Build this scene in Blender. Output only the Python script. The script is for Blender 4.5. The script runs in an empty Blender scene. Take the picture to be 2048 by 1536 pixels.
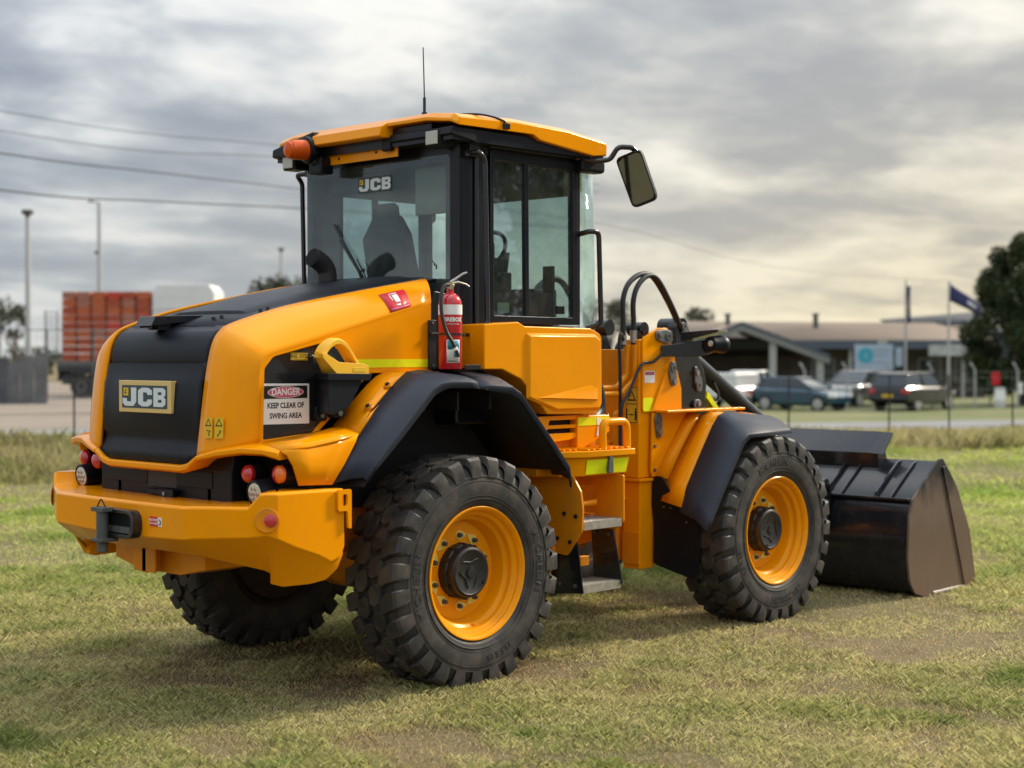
import bpy, bmesh, math, random
import numpy as np
from mathutils import Vector, Matrix, noise
R = math.radians
scene = bpy.context.scene
COL = scene.collection

# ------------------------------------------------------------------ camera
CAM = Vector((-5.923, -7.028, 1.80)); YAW = 0.767064; PITCH = -0.018549
FW = Vector((math.cos(YAW), math.sin(YAW), 0)); RT = Vector((math.sin(YAW), -math.cos(YAW), 0))
cd = bpy.data.cameras.new('camera'); cam = bpy.data.objects.new('camera', cd); COL.objects.link(cam)
cam.location = CAM; cam.rotation_euler = (math.pi/2 + PITCH, 0.0006, YAW - math.pi/2)
cd.sensor_width = 36; cd.lens = 3098.19/2048*36; cd.clip_start = 0.1; cd.clip_end = 4000
cd.dof.use_dof = True; cd.dof.focus_distance = 8.6; cd.dof.aperture_fstop = 1.7
scene.camera = cam

# ------------------------------------------------------------------ sky and sun
SUN_AZ = YAW - R(60); SUN_EL = R(33)
SUN = Vector((math.cos(SUN_AZ)*math.cos(SUN_EL), math.sin(SUN_AZ)*math.cos(SUN_EL), math.sin(SUN_EL)))
GLOW = Vector((math.cos(YAW - R(24)), math.sin(YAW - R(24)), 0.10)).normalized()
world = bpy.data.worlds.new('World'); scene.world = world; world.use_nodes = True
def sky_nodes():
    nt = world.node_tree; N = nt.nodes; L = nt.links; N.clear()
    out = N.new('ShaderNodeOutputWorld'); bg = N.new('ShaderNodeBackground')
    sky = N.new('ShaderNodeTexSky'); sky.sky_type = 'NISHITA'; sky.sun_disc = False
    sky.sun_elevation = SUN_EL; sky.sun_rotation = math.pi/2 - SUN_AZ
    tc = N.new('ShaderNodeTexCoord'); sep = N.new('ShaderNodeSeparateXYZ'); L.new(tc.outputs['Generated'], sep.inputs[0])
    def M(op, a, b=None, c=None, clamp=False):
        n = N.new('ShaderNodeMath'); n.operation = op; n.use_clamp = clamp
        for i, x in enumerate((a, b, c)):
            if x is None: continue
            if isinstance(x, (int, float)): n.inputs[i].default_value = x
            else: L.new(x, n.inputs[i])
        return n.outputs[0]
    def RAMP(v, stops):
        n = N.new('ShaderNodeValToRGB'); L.new(v, n.inputs[0]); cr = n.color_ramp
        while len(cr.elements) < len(stops): cr.elements.new(0.5)
        for e, (p, c) in zip(cr.elements, stops): e.position = p; e.color = (*c, 1)
        return n.outputs[0]
    def MIX(f, a, b, mode='MIX'):
        n = N.new('ShaderNodeMix'); n.data_type = 'RGBA'; n.blend_type = mode
        for k, x in ((0, f), (6, a), (7, b)):
            if isinstance(x, (int, float)): n.inputs[k].default_value = x
            elif isinstance(x, tuple): n.inputs[k].default_value = (*x, 1)
            else: L.new(x, n.inputs[k])
        return n.outputs[2]
    z = M('MAXIMUM', sep.outputs[2], 0.0)
    inv = M('DIVIDE', 1.0, M('ADD', z, 0.16))
    comb = N.new('ShaderNodeCombineXYZ')
    L.new(M('MULTIPLY', sep.outputs[0], inv), comb.inputs[0]); L.new(M('MULTIPLY', sep.outputs[1], inv), comb.inputs[1])
    mp = N.new('ShaderNodeMapping'); L.new(comb.outputs[0], mp.inputs[0])
    mp.inputs['Rotation'].default_value = (0, 0, -YAW); mp.inputs['Scale'].default_value = (0.85, 1.0, 1); mp.inputs['Location'].default_value = (3.3, 1.7, 0)
    def NOISE(scale, det, rough, dist, off):
        n = N.new('ShaderNodeTexNoise'); n.inputs['Scale'].default_value = scale; n.inputs['Detail'].default_value = det
        n.inputs['Roughness'].default_value = rough; n.inputs['Distortion'].default_value = dist
        m2 = N.new('ShaderNodeMapping'); m2.inputs['Location'].default_value = off; L.new(mp.outputs[0], m2.inputs[0]); L.new(m2.outputs[0], n.inputs['Vector'])
        return n.outputs[0]
    n1 = NOISE(0.9, 3, 0.5, 0.25, (0, 0, 0)); n2 = NOISE(2.3, 4, 0.5, 0.3, (5, 2, 1)); n3 = NOISE(6.5, 4, 0.55, 0.3, (1, 8, 3))
    d = M('ADD', M('ADD', M('MULTIPLY', n1, 0.39), M('MULTIPLY', n2, 0.45)), M('MULTIPLY', n3, 0.16))
    cloud = RAMP(d, [(0.41, (0.74, 0.75, 0.75)), (0.455, (0.60, 0.63, 0.66)), (0.495, (0.44, 0.48, 0.53)), (0.54, (0.335, 0.378, 0.44)), (0.60, (0.265, 0.307, 0.375))])
    # lower cloud gets paler with distance (haze of the horizon)
    hz = M('SUBTRACT', 1.0, M('MULTIPLY', z, 4.2), clamp=True); hz = M('POWER', hz, 2.2)
    base = MIX(M('MULTIPLY', hz, 0.52), cloud, (0.53, 0.575, 0.585))
    # veiled sun: warm light through the cloud on the sun's side
    dt = N.new('ShaderNodeVectorMath'); dt.operation = 'DOT_PRODUCT'; L.new(tc.outputs['Generated'], dt.inputs[0]); dt.inputs[1].default_value = GLOW
    g = M('POWER', M('MAXIMUM', dt.outputs['Value'], 0.0), 7.5)
    gcol = RAMP(d, [(0.42, (0.92, 0.82, 0.59)), (0.50, (0.76, 0.68, 0.50)), (0.58, (0.52, 0.475, 0.385))])
    base = MIX(M('MULTIPLY', g, M('ADD', 0.40, M('MULTIPLY', hz, 1.0)), clamp=True), base, gcol)
    blue = N.new('ShaderNodeMix'); blue.data_type = 'RGBA'; blue.blend_type = 'MULTIPLY'; blue.inputs[0].default_value = 1
    L.new(sky.outputs[0], blue.inputs[6]); blue.inputs[7].default_value = (0.10, 0.10, 0.10, 1)
    gap = M('MULTIPLY', M('SUBTRACT', 0.41, d), 6.0, clamp=True)
    final = MIX(M('MULTIPLY', gap, 0.35), base, blue.outputs[2])
    # an overcast sky is brighter overhead than at the horizon
    ov = M('ADD', 1.0, M('MULTIPLY', M('POWER', z, 1.6), 2.6))
    sc_ = N.new('ShaderNodeMix'); sc_.data_type = 'RGBA'; sc_.blend_type = 'MULTIPLY'; sc_.inputs[0].default_value = 1; L.new(final, sc_.inputs[6]); L.new(ov, sc_.inputs[7]); sc_.clamp_result = False
    final = sc_.outputs[2]
    L.new(final, bg.inputs[0]); bg.inputs[1].default_value = 0.86
    L.new(bg.outputs[0], out.inputs[0])
sky_nodes()
sl = bpy.data.lights.new('sun', 'SUN'); sl.energy = 3.7; sl.angle = R(8); sl.color = (1.0, 0.89, 0.71)
so = bpy.data.objects.new('sun', sl); COL.objects.link(so); so.rotation_euler = SUN.to_track_quat('Z', 'Y').to_euler()
vs = scene.view_settings; vs.view_transform = 'Standard'; vs.look = 'None'; vs.gamma = 1; vs.use_curve_mapping = False
vs.exposure = 0.30

# ------------------------------------------------------------------ mesh helpers
def lerp(a, b, t): return a + (b - a)*t
def rpoly(pts, r=0.02, n=4):
    """round the corners of a closed 2D polygon; a point may carry its own radius"""
    out = []; m = len(pts)
    for i in range(m):
        p = Vector(pts[i][:2]); rr = pts[i][2] if len(pts[i]) > 2 else r
        a = Vector(pts[i-1][:2]) - p; b = Vector(pts[(i+1) % m][:2]) - p
        if rr <= 0 or a.length < 1e-6 or b.length < 1e-6: out.append(tuple(p)); continue
        ang = a.angle(b)
        if ang > 3.05: out.append(tuple(p)); continue
        t = min(rr/math.tan(ang/2), a.length*0.48, b.length*0.48)
        p0 = p + a.normalized()*t; p1 = p + b.normalized()*t
        for k in range(n+1):
            s = k/n; out.append(tuple((1-s)**2*p0 + 2*s*(1-s)*p + s*s*p1))
    return out
def smooth_path(pts, n=6):
    P = [Vector(p) for p in pts]; out = []
    for i in range(len(P)-1):
        p0 = P[max(i-1, 0)]; p1 = P[i]; p2 = P[i+1]; p3 = P[min(i+2, len(P)-1)]
        for k in range(n):
            t = k/n
            out.append(0.5*((2*p1) + (-p0+p2)*t + (2*p0-5*p1+4*p2-p3)*t*t + (-p0+3*p1-3*p2+p3)*t**3))
    out.append(P[-1]); return out
def fillet_path(pts, r=0.05, n=5):
    P = [Vector(p) for p in pts]; out = [P[0]]
    for i in range(1, len(P)-1):
        a = P[i-1]-P[i]; b = P[i+1]-P[i]; ang = a.angle(b)
        t = min(r/math.tan(ang/2) if ang < 3.1 else 0, a.length*0.45, b.length*0.45)
        p0 = P[i]+a.normalized()*t; p1 = P[i]+b.normalized()*t
        for k in range(n+1):
            s = k/n; out.append((1-s)**2*p0 + 2*s*(1-s)*P[i] + s*s*p1)
    out.append(P[-1]); return out
def p3(axis, u, v, w):
    return (w, u, v) if axis == 'x' else (u, w, v) if axis == 'y' else (u, v, w)

class MB:
    def __init__(s): s.v = []; s.f = []; s.open = False
    def add(s, v, f):
        o = len(s.v); s.v += [tuple(x) for x in v]; s.f += [tuple(i+o for i in q) for q in f]; return s
    def box(s, x0, x1, y0, y1, z0, z1):
        return s.add([(x, y, z) for x in (x0, x1) for y in (y0, y1) for z in (z0, z1)],
                     [(0,1,3,2),(4,6,7,5),(0,4,5,1),(2,3,7,6),(0,2,6,4),(1,5,7,3)])
    def prism(s, poly, axis, a, b):
        n = len(poly); v = [p3(axis, *p[:2], a) for p in poly] + [p3(axis, *p[:2], b) for p in poly]
        f = [tuple(range(n))[::-1], tuple(range(n, 2*n))] + [(i, (i+1) % n, n+(i+1) % n, n+i) for i in range(n)]
        return s.add(v, f)
    def loft(s, rings, closed=True, caps=True):
        n = len(rings[0]); o = [p for r in rings for p in r]; f = []
        for k in range(len(rings)-1):
            for i in range(n if closed else n-1):
                j = (i+1) % n; f.append((k*n+i, k*n+j, (k+1)*n+j, (k+1)*n+i))
        if caps and closed: f += [tuple(range(n))[::-1], tuple(range((len(rings)-1)*n, len(rings)*n))]
        if not (caps and closed): s.open = True
        return s.add(o, f)
    def tube(s, pts, r, n=10, closed=False):
        P = [Vector(p) for p in pts]; rings = []; m = len(P)
        rr = r if isinstance(r, (list, tuple)) else [r]*m
        up = None
        for i in range(m):
            if closed: t = (P[(i+1) % m]-P[i-1]).normalized()
            else: t = (P[min(i+1, m-1)]-P[max(i-1, 0)]).normalized()
            if up is None: up = t.orthogonal().normalized()
            up = (up - t*up.dot(t));
            if up.length < 1e-5: up = t.orthogonal()
            up.normalize(); sd = t.cross(up)
            rings.append([P[i] + (up*math.cos(2*math.pi*k/n) + sd*math.sin(2*math.pi*k/n))*rr[i] for k in range(n)])
        if closed: rings.append(rings[0]); s.loft(rings, True, False); s.open = False; return s
        return s.loft(rings)
    def cyl(s, p0, p1, r, r1=None, n=16): return s.tube([p0, p1], [r, r if r1 is None else r1], n)
    def lathe(s, prof, o, ax, n=48, closed=False):
        """prof: (radius, height along ax)"""
        o = Vector(o); ax = Vector(ax).normalized(); u = ax.orthogonal().normalized(); w = ax.cross(u)
        rings = [[o + ax*h + (u*math.cos(2*math.pi*k/n)+w*math.sin(2*math.pi*k/n))*max(r, 1e-4) for k in range(n)] for r, h in prof]
        if closed: rings.append(rings[0]); s.loft(rings, True, False); s.open = False
        else: s.loft(rings)
        return s
    def quad(s, *p): s.open = True; return s.add(p, [tuple(range(len(p)))])
    def mirror(s):
        o = len(s.v); s.v += [(x, -y, z) for x, y, z in s.v]; s.f += [tuple(i+o for i in q)[::-1] for q in list(s.f)]; return s
    def xf(s, mat): s.v = [tuple(mat @ Vector(p)) for p in s.v]; return s
    def build(s, name, mat, parent=None, bevel=0.0, seg=2, angle=32, smooth=True, solid=0.0, label=None, recalc=True):
        me = bpy.data.meshes.new(name); me.from_pydata(s.v, [], s.f)
        if recalc:
            bm = bmesh.new(); bm.from_mesh(me); bmesh.ops.remove_doubles(bm, verts=bm.verts, dist=1e-5)
            bmesh.ops.recalc_face_normals(bm, faces=bm.faces); bm.to_mesh(me); bm.free()
        return link(name, me, mat, parent, bevel, seg, angle, smooth, solid, label)
def link(name, me, mat, parent=None, bevel=0, seg=2, angle=32, smooth=True, solid=0, label=None):
    for m in (mat if isinstance(mat, (list, tuple)) else [mat]): me.materials.append(m)
    if smooth:
        me.polygons.foreach_set('use_smooth', [True]*len(me.polygons)); me.set_sharp_from_angle(angle=R(angle))
    o = bpy.data.objects.new(name, me); COL.objects.link(o)
    if parent is not None: o.parent = parent
    if solid:
        m = o.modifiers.new('solid', 'SOLIDIFY'); m.thickness = abs(solid); m.offset = -1 if solid > 0 else 1
    if bevel:
        m = o.modifiers.new('bevel', 'BEVEL'); m.width = bevel; m.segments = seg; m.limit_method = 'ANGLE'; m.angle_limit = R(30); m.harden_normals = smooth
        m.use_clamp_overlap = True
    if label: o['label'] = label
    return o
def plate(name, outer, holes, axis, a, b, mat, parent=None, bevel=0.0, label=None, seg=2):
    """flat plate with holes between planes a and b along axis"""
    bm = bmesh.new(); es = []
    for loop in [outer] + list(holes):
        vs_ = [bm.verts.new(p3(axis, *p[:2], a)) for p in loop]
        es += [bm.edges.new((vs_[i], vs_[(i+1) % len(vs_)])) for i in range(len(vs_))]
    r = bmesh.ops.triangle_fill(bm, use_beauty=True, use_dissolve=False, edges=es)
    fs = [g for g in bm.faces]
    ex = bmesh.ops.extrude_face_region(bm, geom=fs)
    d = p3(axis, 0, 0, b-a); bmesh.ops.translate(bm, vec=d, verts=[g for g in ex['geom'] if isinstance(g, bmesh.types.BMVert)])
    bmesh.ops.recalc_face_normals(bm, faces=bm.faces)
    bmesh.ops.dissolve_limit(bm, angle_limit=R(1), verts=bm.verts, edges=bm.edges)
    me = bpy.data.meshes.new(name); bm.to_mesh(me); bm.free()
    return link(name, me, mat, parent, bevel, seg, 30, True, 0, label)
def empty(name, loc=(0, 0, 0), rz=0, label=None, cat=None, group=None):
    o = bpy.data.objects.new(name, None); COL.objects.link(o); o.location = loc; o.rotation_euler.z = rz; o.empty_display_size = 0.2
    return tag(o, label, cat, group)
def tag(o, label=None, cat=None, group=None, kind=None):
    if label: o['label'] = label
    if cat: o['category'] = cat
    if group: o['group'] = group
    if kind: o['kind'] = kind
    return o
def copy_tree(o, parent=None):
    c = o.copy(); COL.objects.link(c); c.parent = parent
    for ch in list(o.children): copy_tree(ch, c)
    return c
def text(name, s, size, mat, parent, loc, right, up, ext=0.001, bold=0.0, sx=1.0, align='CENTER', spacing=1.0, warp=None):
    cu = bpy.data.curves.new('t', 'FONT'); cu.body = s; cu.size = size; cu.extrude = ext; cu.offset = bold; cu.align_x = align; cu.align_y = 'CENTER'
    cu.space_character = spacing; cu.resolution_u = 3
    o = bpy.data.objects.new('t', cu); COL.objects.link(o)
    dg = bpy.context.evaluated_depsgraph_get(); me = bpy.data.meshes.new_from_object(o.evaluated_get(dg))
    bpy.data.objects.remove(o); bpy.data.curves.remove(cu); me.name = name
    rt = Vector(right).normalized(); u = Vector(up).normalized(); nn = rt.cross(u)
    for v in me.vertices:
        if warp: v.co = warp(v.co.x*sx, v.co.y, v.co.z)
        else: v.co = Vector(loc) + rt*v.co.x*sx + u*v.co.y + nn*v.co.z
    me.materials.clear()
    return link(name, me, mat, parent, smooth=False)
def ngon_obj(name, pts, mat, parent, th, nrm):
    """small flat sticker: planar polygon in 3D with thickness along nrm"""
    n = len(pts); nr = Vector(nrm).normalized()*th; b = MB()
    b.add([Vector(p) for p in pts] + [Vector(p)+nr for p in pts], [tuple(range(n))[::-1], tuple(range(n, 2*n))] + [(i, (i+1) % n, n+(i+1) % n, n+i) for i in range(n)])
    return b.build(name, mat, parent, smooth=False)

# ------------------------------------------------------------------ materials
def mat(name, col, rough=0.5, metal=0.0, coat=0.0, var=0.0, vscale=3.0, bump=0.0, bscale=60.0, dirt=None, dirt_amt=0.0, dirt_scale=2.5, spec=0.5, rvar=0.0, emit=0.0, trans=0.0, alpha=None, ior=1.45, tint=None):
    m = bpy.data.materials.new(name); m.use_nodes = True; nt = m.node_tree; N = nt.nodes; L = nt.links
    b = N['Principled BSDF']; b.inputs['Base Color'].default_value = (*col, 1); b.inputs['Roughness'].default_value = rough
    b.inputs['Metallic'].default_value = metal; b.inputs['Coat Weight'].default_value = coat; b.inputs['Coat Roughness'].default_value = 0.06
    b.inputs['Specular IOR Level'].default_value = spec; b.inputs['IOR'].default_value = ior
    if tint: b.inputs['Specular Tint'].default_value = (*tint, 1)
    if trans: b.inputs['Transmission Weight'].default_value = trans
    if emit: b.inputs['Emission Color'].default_value = (*col, 1); b.inputs['Emission Strength'].default_value = emit
    if var or bump or dirt or rvar:
        tc = N.new('ShaderNodeTexCoord')
        def noise_(sc, det=5, ro=0.6):
            n = N.new('ShaderNodeTexNoise'); n.inputs['Scale'].default_value = sc; n.inputs['Detail'].default_value = det; n.inputs['Roughness'].default_value = ro
            L.new(tc.outputs['Object'], n.inputs['Vector']); return n.outputs[0]
        cur = None
        if var:
            n = noise_(vscale); mr = N.new('ShaderNodeMapRange'); L.new(n, mr.inputs[0]); mr.inputs[1].default_value = 0.3; mr.inputs[2].default_value = 0.7
            mr.inputs[3].default_value = 1-var; mr.inputs[4].default_value = 1+var
            mx = N.new('ShaderNodeMix'); mx.data_type = 'RGBA'; mx.blend_type = 'MULTIPLY'; mx.inputs[0].default_value = 1; mx.inputs[6].default_value = (*col, 1); L.new(mr.outputs[0], mx.inputs[7]); cur = mx.outputs[2]
        if dirt:
            n = noise_(dirt_scale, 8, 0.68); mr = N.new('ShaderNodeMapRange'); L.new(n, mr.inputs[0]); mr.inputs[1].default_value = 0.45; mr.inputs[2].default_value = 0.72; mr.inputs[3].default_value = 0; mr.inputs[4].default_value = dirt_amt
            mx = N.new('ShaderNodeMix'); mx.data_type = 'RGBA'; L.new(mr.outputs[0], mx.inputs[0])
            if cur: L.new(cur, mx.inputs[6])
            else: mx.inputs[6].default_value = (*col, 1)
            mx.inputs[7].default_value = (*dirt, 1); cur = mx.outputs[2]
            mr2 = N.new('ShaderNodeMapRange'); L.new(mr.outputs[0], mr2.inputs[0]); mr2.inputs[3].default_value = rough; mr2.inputs[4].default_value = min(1, rough+0.5); L.new(mr2.outputs[0], b.inputs['Roughness'])
        if cur: L.new(cur, b.inputs['Base Color'])
        if rvar and not dirt:
            n = noise_(vscale*2); mr = N.new('ShaderNodeMapRange'); L.new(n, mr.inputs[0]); mr.inputs[3].default_value = max(0, rough-rvar); mr.inputs[4].default_value = rough+rvar; L.new(mr.outputs[0], b.inputs['Roughness'])
        if bump:
            n = noise_(bscale, 4); bp = N.new('ShaderNodeBump'); bp.inputs['Strength'].default_value = bump; bp.inputs['Distance'].default_value = 0.01; L.new(n, bp.inputs['Height']); L.new(bp.outputs[0], b.inputs['Normal'])
    return m
def glass_mat(name, tint, refl=1.0, rough=0.0):
    """thin pane: tinted see-through plus fresnel reflection"""
    m = bpy.data.materials.new(name); m.use_nodes = True; nt = m.node_tree; N = nt.nodes; L = nt.links; N.clear()
    out = N.new('ShaderNodeOutputMaterial'); tr = N.new('ShaderNodeBsdfTransparent'); gl = N.new('ShaderNodeBsdfGlossy'); mx = N.new('ShaderNodeMixShader'); fr = N.new('ShaderNodeFresnel')
    tr.inputs[0].default_value = (*tint, 1); gl.inputs['Roughness'].default_value = rough; geo = N.new('ShaderNodeNewGeometry'); im = N.new('ShaderNodeMapRange'); L.new(geo.outputs['Backfacing'], im.inputs[0]); im.inputs[3].default_value = 1.5; im.inputs[4].default_value = 1/1.5; L.new(im.outputs[0], fr.inputs[0])
    gl.inputs[0].default_value = (0.95, 0.97, 1, 1)
    mu = N.new('ShaderNodeMath'); mu.operation = 'MULTIPLY'; mu.use_clamp = True; L.new(fr.outputs[0], mu.inputs[0]); mu.inputs[1].default_value = refl
    L.new(mu.outputs[0], mx.inputs[0]); L.new(tr.outputs[0], mx.inputs[1]); L.new(gl.outputs[0], mx.inputs[2]); # a thin uneven film of dust on the pane
    tc = N.new('ShaderNodeTexCoord'); nz = N.new('ShaderNodeTexNoise'); nz.inputs['Scale'].default_value = 3.0; nz.inputs['Detail'].default_value = 8; nz.inputs['Roughness'].default_value = 0.7; L.new(tc.outputs['Object'], nz.inputs['Vector'])
    mr = N.new('ShaderNodeMapRange'); L.new(nz.outputs[0], mr.inputs[0]); mr.inputs[1].default_value = 0.42; mr.inputs[2].default_value = 0.75; mr.inputs[3].default_value = 0.01; mr.inputs[4].default_value = 0.11
    df = N.new('ShaderNodeBsdfDiffuse'); df.inputs[0].default_value = (0.45, 0.43, 0.38, 1); m2 = N.new('ShaderNodeMixShader'); L.new(mr.outputs[0], m2.inputs[0]); L.new(mx.outputs[0], m2.inputs[1]); L.new(df.outputs[0], m2.inputs[2])
    L.new(m2.outputs[0], out.inputs[0]); return m
YEL = mat('yellow_paint', (0.86, 0.300, 0.0005), 0.17, coat=0.0, var=0.05, vscale=1.3, dirt=(0.42, 0.20, 0.03), dirt_amt=0.14, dirt_scale=3.0, spec=0.5, tint=(1.0, 0.72, 0.32))
YELR = mat('yellow_rim_paint', (0.86, 0.31, 0.001), 0.22, coat=0.0, var=0.04, dirt=(0.30, 0.17, 0.05), dirt_amt=0.18, dirt_scale=7, spec=0.5, tint=(1.0, 0.75, 0.35))
YELD = mat('yellow_frame_paint', (0.76, 0.255, 0.002), 0.32, tint=(1.0, 0.75, 0.4), var=0.07, dirt=(0.20, 0.13, 0.06), dirt_amt=0.35, dirt_scale=5)
CHOCK = mat('chock_plastic', (0.85, 0.46, 0.02), 0.45, var=0.04)
PLA = mat('black_plastic', (0.006, 0.0075, 0.0115), 0.40, spec=0.27, var=0.12, bump=0.05, bscale=300, rvar=0.06)
FEN = mat('fender_plastic', (0.019, 0.025, 0.040), 0.50, spec=0.33, var=0.10, bump=0.06, bscale=350, rvar=0.06)
BLK = mat('black_paint', (0.010, 0.011, 0.014), 0.22, coat=0.3, var=0.1, dirt=(0.05, 0.04, 0.03), dirt_amt=0.25, dirt_scale=6)
CABB = mat('cab_black', (0.007, 0.008, 0.012), 0.30, coat=0.08, var=0.1, spec=0.4)
DRK = mat('dark_liner', (0.008, 0.008, 0.010), 0.7)
RUB = mat('tyre_rubber', (0.028, 0.027, 0.026), 0.55, var=0.25, vscale=6, bump=0.12, bscale=90, dirt=(0.125, 0.100, 0.074), dirt_amt=0.62, dirt_scale=7)
HOSE = mat('rubber_hose', (0.014, 0.014, 0.015), 0.5)
STEEL = mat('bare_steel', (0.35, 0.34, 0.32), 0.42, metal=0.9, var=0.2, vscale=20, bump=0.1, bscale=150)
PIN = mat('grey_pin_steel', (0.16, 0.165, 0.17), 0.45, metal=0.6, var=0.2, vscale=25)
DULL = mat('dull_grey_iron', (0.10, 0.105, 0.10), 0.6, metal=0.3, var=0.25, vscale=20, bump=0.15, bscale=90)
GLASS = glass_mat('cab_glass', (0.82, 0.905, 0.90), 1.15)
GLASSF = glass_mat('front_glass', (0.90, 0.975, 0.955), 1.0)
DGLASS = glass_mat('side_glass', (0.68, 0.78, 0.78), 2.4)
LENSR = mat('red_lens', (0.50, 0.012, 0.020), 0.12, coat=0.8, spec=0.8)
LENSO = mat('orange_lens', (0.75, 0.16, 0.015), 0.15, coat=0.8)
LENSB = mat('beacon_lens', (0.60, 0.085, 0.004), 0.25, spec=0.3)
LENSW = mat('clear_lens', (0.62, 0.60, 0.52), 0.12, coat=1.0, metal=0.3)
RED = mat('red_enamel', (0.52, 0.012, 0.018), 0.22, coat=0.6)
REDS = mat('red_sticker', (0.60, 0.015, 0.025), 0.4)
PINK = mat('faded_red_print', (0.55, 0.09, 0.16), 0.4)
WHT = mat('white_print', (0.78, 0.77, 0.73), 0.45, var=0.03)
PALE = mat('pale_badge_white', (0.62, 0.68, 0.68), 0.4)
CREAM = mat('cream_badge', (0.66, 0.47, 0.17), 0.45)
INK = mat('black_print', (0.012, 0.012, 0.012), 0.5)
STY = mat('yellow_sticker', (0.72, 0.46, 0.02), 0.45)
TAPE = mat('reflective_tape', (0.74, 0.78, 0.005), 0.42, var=0.08, vscale=30, spec=0.3)
TEAL = mat('teal_print', (0.02, 0.25, 0.33), 0.4)
SLATE = mat('slate_badge_ground', (0.035, 0.06, 0.075), 0.4)
RUST = mat('worn_rusty_steel', (0.155, 0.095, 0.062), 0.50, metal=0.25, var=0.25, vscale=3, dirt=(0.035, 0.033, 0.033), dirt_amt=0.75, dirt_scale=1.6, bump=0.12, bscale=50)
def worn_bucket(name):
    # black paint left towards the top edge, worn to brown steel below, with ragged streaks
    m = mat(name, (0.17, 0.108, 0.072), 0.48, metal=0.25, bump=0.12, bscale=50); nt = m.node_tree; N = nt.nodes; L = nt.links; b = N['Principled BSDF']
    tc = N.new('ShaderNodeTexCoord'); mp = N.new('ShaderNodeMapping'); mp.inputs['Scale'].default_value = (3.2, 1, 1.0); L.new(tc.outputs['Object'], mp.inputs[0])
    nz = N.new('ShaderNodeTexNoise'); nz.inputs['Scale'].default_value = 2.2; nz.inputs['Detail'].default_value = 9; nz.inputs['Roughness'].default_value = 0.68; L.new(mp.outputs[0], nz.inputs['Vector'])
    sp = N.new('ShaderNodeSeparateXYZ'); L.new(tc.outputs['Object'], sp.inputs[0])
    zz = N.new('ShaderNodeMath'); zz.operation = 'MULTIPLY_ADD'; L.new(nz.outputs[0], zz.inputs[0]); zz.inputs[1].default_value = 0.75; L.new(sp.outputs[2], zz.inputs[2])
    rp = N.new('ShaderNodeValToRGB'); L.new(zz.outputs[0], rp.inputs[0]); e = rp.color_ramp.elements; e[0].position = 0.35; e[0].color = (0.19, 0.125, 0.085, 1); e[1].position = 1.0; e[1].color = (0.145, 0.092, 0.062, 1)
    rp.color_ramp.elements.new(1.0); 
    e = rp.color_ramp.elements; e[1].position = 0.86; e[1].color = (0.15, 0.098, 0.066, 1); e[2].position = 1.0; e[2].color = (0.16, 0.11, 0.078, 1)
    mk = N.new('ShaderNodeMapRange'); L.new(zz.outputs[0], mk.inputs[0]); mk.inputs[1].default_value = 1.06; mk.inputs[2].default_value = 1.28
    mx = N.new('ShaderNodeMix'); mx.data_type = 'RGBA'; L.new(mk.outputs[0], mx.inputs[0]); L.new(rp.outputs[0], mx.inputs[6]); mx.inputs[7].default_value = (0.018, 0.018, 0.019, 1); L.new(mx.outputs[2], b.inputs['Base Color']); return m
WORN = worn_bucket('worn_bucket_side')
GALV = mat('galvanised_grip', (0.40, 0.37, 0.32), 0.5, metal=0.7, var=0.25, vscale=30)
SEAT = mat('seat_fabric', (0.018, 0.019, 0.023), 0.85)
TRIM = mat('cab_grey_trim', (0.045, 0.05, 0.055), 0.7)
MIRR = mat('mirror_glass', (0.22, 0.24, 0.23), 0.04, metal=1.0)

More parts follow.
